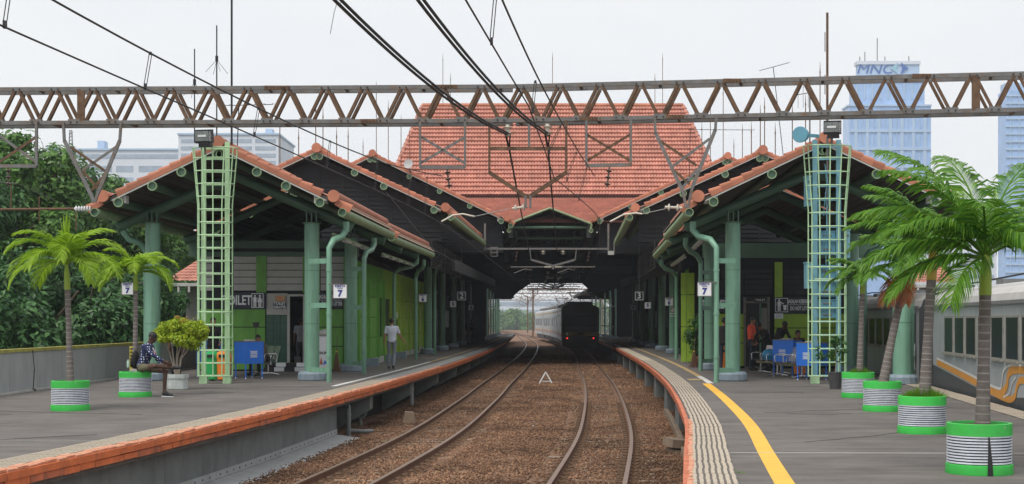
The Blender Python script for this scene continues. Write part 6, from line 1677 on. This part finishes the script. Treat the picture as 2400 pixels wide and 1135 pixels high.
# man behind the ladder cage with hand by his face
d = 41.2; x = GX(500,d)
person('man in black behind the ladder cage raising a hand beside his face', (x,d,0), R(15), dict(elR=(-.24,-.16,1.14), wrR=(-.16,-.28,1.38), elL=(.25,-.06,1.13), wrL=(.18,-.25,1.0)), dict(shirt=C_black, trousers=C_black, sleeve_f=.9), 'tan', hand_dir={'R':(0,-.1,1)}, look=(.25,-1,-.15))
# seated man leaning forward by the blue cabinet
SIT = dict(pelvis=(0,0,.50), chest=(0,-.12,.78), neck=(0,-.22,.96), head=(0,-.30,1.07), shL=(.17,-.20,.91), shR=(-.17,-.20,.91), elL=(.22,-.30,.66), wrL=(.10,-.48,.56), elR=(-.22,-.30,.66), wrR=(-.10,-.48,.56),
  hiL=(.09,0,.47), hiR=(-.09,0,.47), knL=(.14,-.44,.48), knR=(-.14,-.44,.48), anL=(.14,-.40,.09), anR=(-.14,-.46,.09), toL=(.15,-.56,.035), toR=(-.15,-.62,.035))
d = 43.5; x = GX(622,d)
person('man in olive checked shirt sitting forward on the metal bench by the blue cabinet', (x,d,0), R(-35), SIT, dict(shirt=C_olive, trousers=C_black, sleeve_f=.6), 'mid', look=(.35,-1,-.35))
# man in dark jacket leaning over the cabinets, and the one sitting behind
d = 45.5; x = GX(1822,d)
person('man in black jacket and white shirt leaning over the blue cabinet', (x,d,0), R(35), dict(chest=(0,-.10,1.20), neck=(0,-.24,1.36), head=(0,-.31,1.46), shL=(.17,-.20,1.31), shR=(-.17,-.20,1.31), elL=(.22,-.32,1.06), wrL=(.14,-.50,.98), elR=(-.22,-.30,1.05), wrR=(-.14,-.50,.98)), dict(shirt=C_black, trousers=C_black, sleeve_f=.92), 'dark', look=(.2,-.8,-.6))
d = 46.8; x = GX(1862,d)
person('seated man whose head shows above the blue cabinet edge', (x,d,0), R(10), {**SIT}, dict(shirt=C_black, trousers=C_jean, sleeve_f=.9), 'mid', look=(.1,-1,-.2), s=1.1)
d = 47.3; x = GX(1800,d)
person('person in long black clothes bending over beside the coral-shirted man', (x,d,0), R(-60), dict(chest=(0,-.12,1.16), neck=(0,-.26,1.32), head=(0,-.34,1.42), shL=(.17,-.24,1.27), shR=(-.17,-.24,1.27), elL=(.22,-.36,1.02), wrL=(.12,-.52,.90), elR=(-.22,-.36,1.02), wrR=(-.12,-.52,.90)), dict(shirt=C_black, trousers=C_black, sleeve_f=.95), 'mid', look=(0,-.6,-.8))
# person with backpack between the columns, person by the coach, dim figures
d = 44.5; x = GX(1697,d)
person('person in black carrying bags half hidden behind the round column', (x,d,0), R(150), dict(), dict(shirt=C_black, trousers=C_jean, sleeve_f=.9), 'mid')
d = 48.0; x = GX(2048,d)
person('person in a black and white patterned top walking beside the grey coach', (x,d,0), R(170), dict(elR=(-.25,-.05,1.13), wrR=(-.28,-.25,1.05)), dict(shirt=cloth('patterned_top',(.10,.11,.14),var=.9,scale=30), trousers=C_black, sleeve_u=.8), 'dark')
d = 42.0; x = GX(413,d)
person('person in black trousers standing behind the trimmed bush', (x,d,0), R(160), dict(), dict(shirt=C_white, trousers=C_black, sleeve_u=.7), 'mid')
d = 49.0; x = GX(706,d)
person('person in pale shirt inside the dark toilet doorway', (x,d,0), R(175), dict(), dict(shirt=C_white, trousers=C_grey, sleeve_u=.7), 'mid')
d = 104.; x = GX(1106,d)
person('silhouetted person standing deep on the dim platform', (x,d,0), R(60), dict(), dict(shirt=C_black, trousers=C_black), 'mid', voxel=.02)
d = 100.; x = GX(1088,d)
person('silhouetted person waiting by the dark kiosk', (x,d,0), R(-40), dict(), dict(shirt=C_black, trousers=C_jean), 'mid', voxel=.02)

# ================================================================ platform furniture
def cabinet(label, x, y, rz, w=.62, dp=.42, z0=.36, h=.54, glass=False):
    t = thing('charging_cabinet', label, 'cabinet', (x,y,0), 'blue cabinets on thin legs', rz)
    MB().box((0,0,z0+h/2),(w,dp,h)).build('cabinet_body', M_blue, t, local=True)
    MB().box((0,0,z0+h+.012),(w+.03,dp+.03,.022)).build('cabinet_top', M_steel, t, local=True)
    for sx in (-1,1):
        MB().box((sx*w*.497,0,z0+h/2),(.02,dp+.02,h+.01)).build('edge_trim', M_blue, t, local=True)
        for sy in (-1,1):
            l = MB().box((sx*(w/2-.02),sy*(dp/2-.02),z0/2),(.028,.028,z0)).build('leg', M_blue, t, local=True)
            MB().lathe([(.0,0),(.02,.005),(.02,.03),(.0,.035)],(sx*(w/2-.02),sy*(dp/2-.02),0),8).build('foot', M_signw, l, local=True)
    for k in range(2):
        for q in range(3): MB().box((w/2+.012,-.02+(.0),z0+h*.56-.10*k-.028*q),(.004,.22-.04*(q%2),.015)).build('print_line', M_signw, t, local=True)
    MB().box((.0,.02,z0+h+.04),(.30,.2,.03)).box((.12,-.05,z0+h+.035),(.14,.12,.02)).build('papers', M_offw, t, local=True)
    return t
cabinet('blue cabinet on legs beside the bench of the olive-shirted man', GX(582,41.3), 41.4, R(-52), w=.62, dp=.55, z0=.42, h=.60)
cabinet('blue cabinet behind the bins in the ladder cage shade', GX(488,42.2), 42.4, R(-10), z0=.42, h=.60)
cabinet('blue cabinet closest to the cage with blue posts', GX(1903,40.2), 40.2, R(-128), w=.55, dp=.62, z0=.40, h=.60)
cabinet('blue cabinet in front of the leaning man in black', GX(1850,42.5), 42.8, R(-128), w=.55, dp=.62, z0=.42, h=.62)
o = MB().tube([(0,0,0),(.0,0,.42)],.012,6).box((0,.02,.45),(.16,.03,.12)).box((0,.02,.50),(.2,.06,.03)).build('phone_holder', M_black); o.location=(GX(597,41.2),41.4,1.04); tag(o,'black screen holder on a thin stem above the blue cabinet','holder')
def bin_(label, x, y, m):
    t = thing('litter_bin', label, 'bin', (x,y,0))
    MB().lathe([(.15,.04),(.17,.06),(.20,.5),(.205,.62),(.19,.63)],(x,y,0),18).build('barrel', m, t, smooth=True)
    MB().lathe([(.21,.60),(.215,.66),(.19,.74),(.10,.80),(.0,.815)],(x,y,0),18).build('dome_lid', m, t, smooth=True)
    MB().box((x,y-.20,.67),(.18,.05,.08)).build('opening', M_black, t); MB().tube([(x+.21,y,0),(x+.21,y,.75)],.014,6).build('stand_post', M_steel, t); MB().lathe([(.16,0),(.05,.03),(.02,.05)],(x,y,0),12).build('stand_foot', M_steel, t)
bin_('green domed litter bin behind the plain ladder cage', GX(497,39.6), 39.6, M_bindg)
bin_('orange domed litter bin beside the green one', GX(524,39.6), 39.6, M_bindo)
bin_('orange litter bin under the blue cabinet on the yellow-lined platform', GX(1875,43.6), 43.6, M_bindo)
bin_('orange litter bin half hidden behind the round column with the bags', GX(1691,46.5), 46.5, M_bindo)
def bench(label, x, y, rz, n=3):
    t = thing('metal_bench', label, 'bench', (x,y,0), 'perforated metal benches', rz)
    W_ = n*.55
    MB().bar((-W_/2,0,.36),(W_/2,0,.36),.05,.06).build('beam', M_chrome, t, local=True)
    for i in range(n):
        cx = -W_/2+.275+i*.55
        MB().add([(cx-.24,-.24,.45),(cx+.24,-.24,.45),(cx+.24,0,.41),(cx-.24,0,.41),(cx+.24,.2,.43),(cx-.24,.2,.43)],[(0,1,2,3),(3,2,4,5)]).build('seat', M_chrome, t, local=True)
        MB().add([(cx-.24,.2,.46),(cx+.24,.2,.46),(cx+.24,.32,.86),(cx-.24,.32,.86)],[(0,1,2,3)]).build('backrest', M_chrome, t, local=True)
    for i in range(n+1):
        cx = -W_/2+i*.55
        MB().tube([(cx,.16,.40),(cx,.20,.58),(cx,.14,.64),(cx,-.14,.64),(cx,-.20,.60),(cx,-.18,.42)],.017,8).build('armrest', M_chrome, t, smooth=True, local=True)
    for sx in (-1,1):
        MB().tube([(sx*W_*.36,0,.36),(sx*W_*.36,0,.06)],.025,8).tube([(sx*W_*.36,-.32,.03),(sx*W_*.36,-.1,.075),(sx*W_*.36,.1,.075),(sx*W_*.36,.32,.03)],.02,8).build('leg', M_chrome, t, smooth=True, local=True)
    return t
bench('metal bench under the man in the olive checked shirt', GX(612,43.9), 44.0, R(-62), 3)
bench('metal bench with rows of armrests beside the blue cabinet and ladder cage', GX(1855,41.6), 41.9, R(-75), 4)
bench('metal bench behind the coral-shirted man', GX(1812,44.2), 44.6, R(-70), 3)
o = MB().lathe([(.0,0),(.16,.02),(.22,.14),(.17,.28),(.05,.33)],(0,0,0),12).build('travel_bag', mat('bright_blue_bag',(.02,.22,.42),.6), smooth=True); o.location=(GX(1803,44),44.0,.44); tag(o,'bright blue bag lying on the metal bench behind the coral-shirted man','bag')
def broom(label, x, y, h, tilt, spread):
    t = thing('broom', label, 'broom', (x,y,0)); mb = MB(); r = random.Random(int(abs(x)*100))
    for i in range(70):
        a = r.uniform(0,6.28); q = spread*math.sqrt(r.random()); mb.tube([(x+.02*math.cos(a),y+.02*math.sin(a),h*.55),(x+q*math.cos(a),y+q*math.sin(a)*.6,.01)],.005,4)
    mb.build('bristles', mat('reed',(.17,.10,.06),.9,var=.3) if 'reed' not in MT else MT['reed'], t)
    MB().tube([(x,y,h*.5),(x+tilt,y+.05,h)],.014,6).build('handle', M_tbark, t); MB().lathe([(.03,0),(.03,.03)],(x,y,h*.55),8).build('binding', M_yellow, t)
broom('reed broom leaning upright by the litter sign column', GX(787,46.2), 46.4, 1.15, .02, .15)
broom('reed broom standing in front of the dark bush', GX(1627,50.8), 50.8, 1.0, .03, .22)
broom('second reed broom next to the red dustpan', GX(1640,51), 51.0, .95, .05, .16)
o = MB().box((0,0,.2),(.24,.04,.36)).box((0,-.08,.03),(.24,.18,.03)).tube([(0,.02,.38),(0,.05,.85)],.012,6).build('dustpan', mat('red_plastic',(.45,.03,.03),.4)); o.location=(GX(1652,51.2),51.2,0.01); tag(o,'red long-handled dustpan between bush and downpipe','dustpan')
d = 43.5; x = GX(757,d); t = thing('poster_stand', 'white poster stand reading PERLENG behind the toilet column', 'sign', (x,d,0))
MB().box((x,d,.62),(.44,.05,1.06)).build('poster_panel', M_signw, t); put_text(t,'PERLENG',.10,M_black,(x+.02,d-.028,.66),bold=.003,sx=.9)
MB().box((x,d-.028,.20),(.44,.006,.09)).build('orange_strip', M_orange, t); MB().prism([(x-.10,d-.03,.32),(x+.0,d-.03,.34),(x-.05,d-.03,.55)],(0,1,0),.006).build('red_shape', M_orange2, t); MB().prism([(x+.0,d-.03,.32),(x+.12,d-.03,.36),(x+.06,d-.03,.46)],(0,1,0),.006).build('blue_shape', M_blue, t)
for q in (-1,1): MB().box((x+q*.18,d+.1,.05),(.05,.4,.1)).build('stand_foot', M_steel, t)
MB().lathe([(.0,1.15),(.18,1.16),(.22,1.22),(.12,1.32),(.0,1.36)],(x+.03,d+.1,0),9).build('sack', M_offw, t)
# ================================================================ trains
M_coach = mat('coach_grey_paint',(.34,.37,.385),.35,var=.08,scale=1.2,dirt=.4,dirtcol=(.14,.15,.15),dscale=(1,1,.3))
M_croof = mat('coach_roof_pale',(.46,.45,.44),.6,var=.12,scale=1.5,dirt=.4,dirtcol=(.28,.27,.26),dscale=(1,.4,1))
M_ceave = mat('coach_gutter',(.16,.17,.17),.6,var=.2)
M_cdark = mat('coach_lower_dark',(.055,.06,.065),.5,var=.15)
M_lorg = mat('livery_orange',(.62,.27,.035),.4,var=.06); M_lwht = mat('livery_white',(.62,.62,.6),.4,var=.05)
M_frame = mat('window_frame_worn',(.24,.23,.20),.5,var=.25,scale=6)
def coach(label, d0, d1, dec):
    a = Vector((RR(d0)+.13,d0,0)); b = Vector((RR(d1)+.13,d1,0)); L = (b-a).length; rz = -math.atan2(b.x-a.x, b.y-a.y)
    t = thing('passenger_coach', label, 'train coach', a, None, rz); Wd = 2.85
    prof = [(0,-.30),(0,1.93),(.06,1.99)]; n = 12
    for i in range(1,n): th = math.pi*i/n; prof.append((Wd/2 - (Wd/2-.06)*math.cos(th), 1.99+.46*math.sin(th)**.85))
    prof += [(Wd-.06,1.99),(Wd,1.93),(Wd,-.30)]
    k = len(prof); mb = MB()
    for y in (0, L): mb.v.extend([(x,y,z) for x,z in prof])
    for j in range(k-1): mb.f.append((j,j+1,k+j+1,k+j)); mb.m.append(0 if j in (0,k-2) else 1)
    mb.f += [tuple(range(k-1,-1,-1)), tuple(range(k,2*k)), (0,k,2*k-1,k-1)]; mb.m += [2,2,2]
    mb.build('body_shell', [M_coach, M_croof, M_cdark], t, smooth=False, local=True)
    MB().box((-.02,L/2,1.955),(.06,L+.02,.07)).build('roof_gutter', M_ceave, t, local=True)
    MB().box((Wd/2,L/2,-.45),(Wd-.5,L-.6,.3)).build('underframe', M_black, t, local=True)
    for y in (2.6, L-2.6):
        bo = MB().box((Wd/2,y,-.62),(Wd-.7,2.4,.2)).build('bogie', M_black, t, local=True)
        for q in (-1,1):
            for s in (-1,1): MB().tube([(Wd/2+s*.567-.06,y+q*.9,-.47),(Wd/2+s*.567+.06,y+q*.9,-.47)],.38,18).build('wheel', M_steel, bo, local=True)
    y = L-3.4; i = 0
    while y > 1.2:
        f = MB(); w, h = 1.10, .82; z = 1.27
        for s in (-1,1): f.box((-.008,y+s*w/2,z),(.03,.04,h+.05)).box((-.008,y,z+s*h/2),(.03,w-.04,.04))
        fo = f.build('window', M_frame, t, local=True)
        MB().box((-.004,y,z),(.02,w-.04,h-.04)).build('pane', M_glassd, fo, local=True)
        MB().box((-.03,y,z-h/2-.03),(.07,w+.08,.04)).build('sill', M_frame, fo, local=True)
        y -= 1.36; i += 1
    for y in (.75, L-.75):
        dr = MB().box((-.006,y,.85),(.03,.72,1.95)).build('door', M_cdark, t, local=True); MB().box((-.016,y,1.3),(.03,.4,.7)).build('door_pane', M_glassd, dr, local=True)
        for q in (-.45,.45): MB().tube([(-.05,y+q,.3),(-.07,y+q,.6),(-.05,y+q,1.0)],.015,6).build('handrail', M_chrome, t, local=True)
    MB().box((Wd/2,-.18,.9),(.9,.4,2.0)).build('gangway', M_black, t, local=True)
    for y in np.arange(1.6, L-1, 3.2):
        v = MB().box((Wd/2,y,2.5),(.55,.8,.12)).build('roof_vent', M_ceave, t, local=True)
    MB().tube([(.35,L*.2,2.42),(.4,L*.5,2.52),(.35,L*.75,2.45),(.5,L-.3,2.46)],.02,6).build('roof_cable', M_black, t, local=True)
    if dec:
        kx = (b.x-a.x)/(b.y-a.y)
        def sp(px, py):
            d = (a.x-.006-kx*a.y)/((px-1200)/FPX-kx); return (math.hypot(d-a.y, kx*(d-a.y)), GZ(py,d))
        def ribbon(name, pts, w, m, x):
            mb = MB(); pts = [Vector((0,*sp(*p))) if not isinstance(p, Vector) else p for p in pts]
            # resample through Catmull-Rom
            out = []
            for i in range(len(pts)-1):
                p0,p1,p2,p3 = pts[max(i-1,0)],pts[i],pts[i+1],pts[min(i+2,len(pts)-1)]
                for q in range(6):
                    u = q/6; out.append(.5*((2*p1)+(p2-p0)*u+(2*p0-5*p1+4*p2-p3)*u*u+(3*p1-p0-3*p2+p3)*u**3))
            out.append(pts[-1]); vs = []
            for i, p in enumerate(out):
                tg = (out[min(i+1,len(out)-1)]-out[max(i-1,0)]).normalized(); nn = Vector((0,-tg.z,tg.y))*w/2
                vs += [(x,p.y+nn.y,p.z+nn.z),(x,p.y-nn.y,p.z-nn.z)]
            mb.add(vs, [(2*i,2*i+2,2*i+3,2*i+1) for i in range(len(out)-1)]); mb.build(name, m, t, local=True)
        lo = [sp(2197,850), sp(2330,925), sp(2400,975)]
        MB().add([(-.004,L-.02,-.25),(-.004,L-.02,lo[0][1]),(-.004,lo[1][0],lo[1][1]-.05),(-.004,lo[1][0]-3.5,.25),(-.004,0.02,.25),(-.004,0.02,-.25)],[(0,1,2,3,4,5)]).build('lower_paint', M_cdark, t, local=True)
        ribbon('orange_stripe', [(2196,847),(2260,880),(2335,920),(2358,908),(2363,880),(2374,867),(2400,866),(2470,880)], .17, M_lorg, -.008)
        ribbon('orange_stripe', [(2330,921),(2362,936),(2378,930),(2384,905),(2392,892),(2412,895),(2470,915)], .13, M_lorg, -.010)
        ribbon('white_stripe', [(2196,840),(2260,871),(2335,909),(2348,902),(2352,872),(2366,857),(2400,856),(2470,866)], .055, M_lwht, -.012)
        ribbon('white_stripe', [(2352,931),(2366,922),(2372,900),(2382,884)], .035, M_lwht, -.013)
    return t
coach('grey coach with orange and white swoosh beside the palms', 17.2, 38.0, True)
coach('dim grey coach coupled behind the swoosh coach', 39.0, 59.5, False)
# departing commuter train
def emu():
    M_silver = mat('train_silver',(.42,.43,.43),.35,metal=.4,var=.08,scale=1); M_front = mat('train_front_dark',(.025,.024,.026),.4,var=.15)
    M_band = mat('train_yellow_band',(.50,.34,.10),.5,var=.1); M_redb = mat('train_red_band',(.40,.06,.04),.5,var=.1); M_tail = mat('tail_lamp',(.6,.02,.02),.3,emis=(1,.03,.03,2.0))
    t = thing('commuter_train', 'dark departing commuter train with red tail lamps and silver sides', 'train', (RT(117),117,RAILZ))
    W_, H = 2.95, 3.45; d = 117.0
    for c in range(4):
        L = 19.6; a = Vector((RT(d),d,RAILZ)); b = Vector((RT(d+L),d+L,RAILZ)); rz = -math.atan2(b.x-a.x, b.y-a.y)
        Mx = Matrix.Translation(a) @ Matrix.Rotation(rz,4,'Z')
        prof = [(-W_/2,.85),(-W_/2,H-.1)]
        for i in range(1,10): th = math.pi*i/10; prof.append((-W_/2*math.cos(th), H-.1+.42*math.sin(th)**.8))
        prof += [(W_/2,H-.1),(W_/2,.85)]; k = len(prof); mb = MB()
        for y in (0, L): mb.v.extend([Mx @ Vector((x,y,z)) for x,z in prof])
        for j in range(k-1): mb.f.append((j,j+1,k+j+1,k+j)); mb.m.append(0)
        mb.f += [tuple(range(k-1,-1,-1)), tuple(range(k,2*k)), (0,k,2*k-1,k-1)]; mb.m += [1,1,1]
        body = mb.build('car_body', [M_silver, M_front], t)
        bx = lambda nm, c_, s_, m: MB().box(None, s_, M=Mx @ Matrix.Translation(c_)).build(nm, m, body)
        for s in (-1,1):
            bx('yellow_band', (s*(W_/2+.01),L/2,1.42), (.02,L-.1,.12), M_band); bx('red_band', (s*(W_/2+.01),L/2,1.28), (.02,L-.1,.10), M_redb); bx('eave_band', (s*(W_/2+.01),L/2,H-.2), (.02,L-.1,.10), M_band)
        for i in range(4):
            yc = 2.2+i*5.05
            for s in (-1,1):
                bx('door', (s*(W_/2+.008),yc,2.05), (.03,1.3,1.9), M_silver); bx('door_pane', (s*(W_/2+.016),yc-.3,2.35), (.03,.42,.8), M_glassd); bx('door_pane', (s*(W_/2+.016),yc+.3,2.35), (.03,.42,.8), M_glassd)
                if i < 3: bx('window', (s*(W_/2+.012),yc+2.5,2.3), (.03,2.4,.85), M_glassd)
        for y in (4, 9.8, 15.6): bx('roof_unit', (0,y,H+.42), (1.9,3.0,.26), M_steel)
        bx('underframe', (0,L/2,.62), (2.5,L-1,.5), M_black)
        for y in (3, L-3):
            bg_ = bx('bogie', (0,y,.42), (2.0,2.6,.3), M_black)
        if c in (0,2):
            y = 12.8 if c == 0 else 6
            pg = MB()
            for s in (-1,1): pg.bar(Mx@Vector((s*.5,y,H+.5)), Mx@Vector((s*.3,y+.9,H+1.05)),.05,.05).bar(Mx@Vector((s*.3,y+.9,H+1.05)), Mx@Vector((s*.6,y,H+1.45)),.05,.05)
            pg.bar(Mx@Vector((-.8,y,H+1.45)), Mx@Vector((.8,y,H+1.45)),.06,.06); pg.build('pantograph', M_black, body)
        if c == 0:
            bx('front_panel', (0,-.03,1.9), (W_-.1,.06,2.0), M_front); bx('windscreen', (0,-.07,2.45), (W_-.35,.04,.95), M_glassd); bx('front_band', (0,-.075,1.42), (W_-.12,.05,.30), M_band)
            bx('number_box', (0,-.105,1.42), (.55,.03,.16), M_black); bx('roof_hood', (0,.1,H+.28), (1.9,.3,.35), M_front); bx('skirt', (0,.05,.75), (W_-.2,.1,.6), M_black)
            for s in (-1,1):
                hl = MB().tube([Mx@Vector((s*1.05,-.09,1.42)), Mx@Vector((s*1.05,-.13,1.42))],.11,12).build('head_lamp', M_lens, body)
                MB().tube([Mx@Vector((s*1.03,-.05,1.08)), Mx@Vector((s*1.03,-.10,1.08))],.05,12).build('tail_lamp', M_tail, body)
        d = d + L*math.cos(rz) + .5
    return t
emu()
# ================================================================ hazy buildings
M_bl = mat('hazed_office_wall',(.56,.60,.66),.7,var=.06,scale=.1); M_blw = mat('office_window',(.30,.36,.44),.25,var=.2,scale=.3); M_gl = mat('hazed_blue_glass',(.29,.44,.70),.25,var=.15,scale=.2); M_glb = mat('hazed_tower_band',(.36,.48,.64),.5,var=.06,scale=.2)  # distance haze painted in: base colours of the far buildings paled and blued
def bbox(px0,px1,py0,py1,d,dep,name,m,par,zb=None):
    x0,x1 = GX(px0,d),GX(px1,d); z1 = GZ(py0,d); z0 = GZ(py1,d) if zb is None else zb
    return MB().box(((x0+x1)/2,d+dep/2,(z0+z1)/2),(x1-x0,dep,z1-z0)).build(name,m,par)
d = 420; t = thing('office_block', 'wide pale hazy office block above the trees', 'building', (GX(400,d),d,-9))
bbox(140,420,352,0,d,25,'wing_wall',M_bl,t,-9); bbox(418,652,316,0,d-3,30,'tower_wall',M_bl,t,-9); bbox(415,655,312,316,d-3.4,31,'parapet',M_glb,t); bbox(135,420,348,352,d-.4,26,'parapet',M_glb,t)
for r_ in range(4):
    for (a,b) in ((165,195),(205,262),(272,312),(325,380),(386,412)): bbox(a,b,389+r_*27,403+r_*27,d-.08,.3,'window',M_blw,t)
bbox(140,418,362,372,d-.08,.3,'window_band',M_blw,t)
for r_ in range(7): 
    for (a,b) in ((424,470),(478,530),(538,590),(598,646)): bbox(a,b,326+r_*17,335+r_*17,d-3.08,.3,'window',M_blw,t)
for (px,h) in ((118,341),(236,330),(630,302)): bbox(px-8,px+8,h,352,d+5,4,'roof_plant',M_glb,t)
o = MB()
for q in (-1,1): o.bar(P(166+q*5,360,430),P(166+q*2,305,430),.3,.3)
for k in range(6): o.bar(P(161,355-k*8,430),P(171,351-k*8,430),.2,.2)
tag(o.build('radio_mast', M_steel), 'hazy lattice radio mast on the roof line by the V-shaped hanger', 'mast')
d = 640; t = thing('glass_tower', 'hazy blue glass tower with MNC lettering on its crown', 'building', (GX(2080,d),d,-9))
bbox(1990,2182,246,0,d,12,'shaft_wall',M_gl,t,-9); bbox(1988,2184,245,249,d-.5,13,'cornice',M_glb,t)
bbox(2000,2167,190,246,d+2,8,'upper_wall',M_gl,t); bbox(1997,2170,186,191,d+1.5,9,'cornice',M_glb,t)
bbox(2012,2155,150,188,d+6,5,'crown_wall',M_glb,t); bbox(2009,2158,143,151,d+5.5,6,'crown_cap',M_bl,t)
for k in range(9): bbox(2006+k*18.6,2009+k*18.6,196,232,d+1.7,.5,'upper_fin',M_glb,t)
for k in range(7): bbox(2002+k*27,2010+k*27,262,470,d-.4,.6,'pale_pier',M_glb,t)
for r_ in range(5): bbox(1992,2180,262+r_*42,268+r_*42,d-.5,.6,'pale_band',M_glb,t)
for k in range(14): bbox(1994+k*13.4,1995.2+k*13.4,250,470,d-.3,.4,'mullion',M_glb,t)
M_logo = mat('logo_blue',(.03,.10,.35),.4,var=.05); M_logo2 = mat('logo_pale',(.25,.45,.55),.4,var=.05)
put_text(t,'MNC',5.8,M_logo,P(2049,163,d+5.7),bold=0,sx=1.2,shear=.25)
c = P(2108,160,d+5.6); s_ = 2.6
for sx,m in ((-1,M_logo2),(1,M_logo)): MB().prism([(c.x+sx*.5,c.y,c.z+s_),(c.x+sx*s_*1.5,c.y,c.z),(c.x+sx*.5,c.y,c.z-s_),(c.x+sx*1.3,c.y,c.z)],(0,1,0),.3).build('logo_wing',m,t)
for (px,h) in ((2027,122),(2056,90),(2015,133),(2074,133),(2130,132)): MB().bar(P(px,145,d+12),P(px,h,d+12),.35,.35).build('roof_aerial',M_steel,t)
d = 600; t = thing('glass_tower', 'second hazy blue glass tower beyond the end of the gantry', 'building', (GX(2400,d),d,-9))
bbox(2358,2540,212,0,d,10,'shaft_wall',M_gl,t,-9); bbox(2358,2540,194,213,d+2,7,'crown_wall',M_glb,t)
for r_ in range(24): bbox(2358,2540,222+r_*18,226+r_*18,d-.4,.6,'pale_band',M_glb,t)
for k in range(8): bbox(2368+k*20,2369.5+k*20,196,640,d-.45,.7,'mullion',M_glb,t)
d = 500; t = thing('white_block', 'plain white hazy block standing between the towers', 'building', (GX(2270,d),d,-9))
bbox(2183,2336,520,0,d,20,'main_wall',M_bl,t,-9)
for r_ in range(5): bbox(2190,2330,540+r_*26,548+r_*26,d-.2,.4,'window_band',M_blw,t)
d = 950; t = thing('low_building', 'low hazy bluish building beyond the far platforms', 'building', (GX(1280,d),d,-9))
bbox(1120,1420,700,0,d,20,'main_wall',M_bl,t,-9)
for r_ in range(2): bbox(1125,1415,708+r_*18,717+r_*18,d-.2,.4,'window_band',M_blw,t)

# ================================================================ haze in the air
hz = MB().box((0,500,62),(1880,1480,146)).build('haze', [])
hm = bpy.data.materials.new('haze_air'); hm.use_nodes = True; hn, hl = hm.node_tree.nodes, hm.node_tree.links; hn.clear()
ho = hn.new('ShaderNodeOutputMaterial'); hv = hn.new('ShaderNodeVolumePrincipled'); hv.inputs['Color'].default_value = (.80,.87,.96,1); hv.inputs['Density'].default_value = .00030; hv.inputs['Anisotropy'].default_value = .2
hl.new(hv.outputs[0], ho.inputs['Volume']); hz.data.materials.append(hm); hz['kind'] = 'stuff'; hz['label'] = 'pale bluish haze hanging in the air over the station and city'; hz['category'] = 'haze'
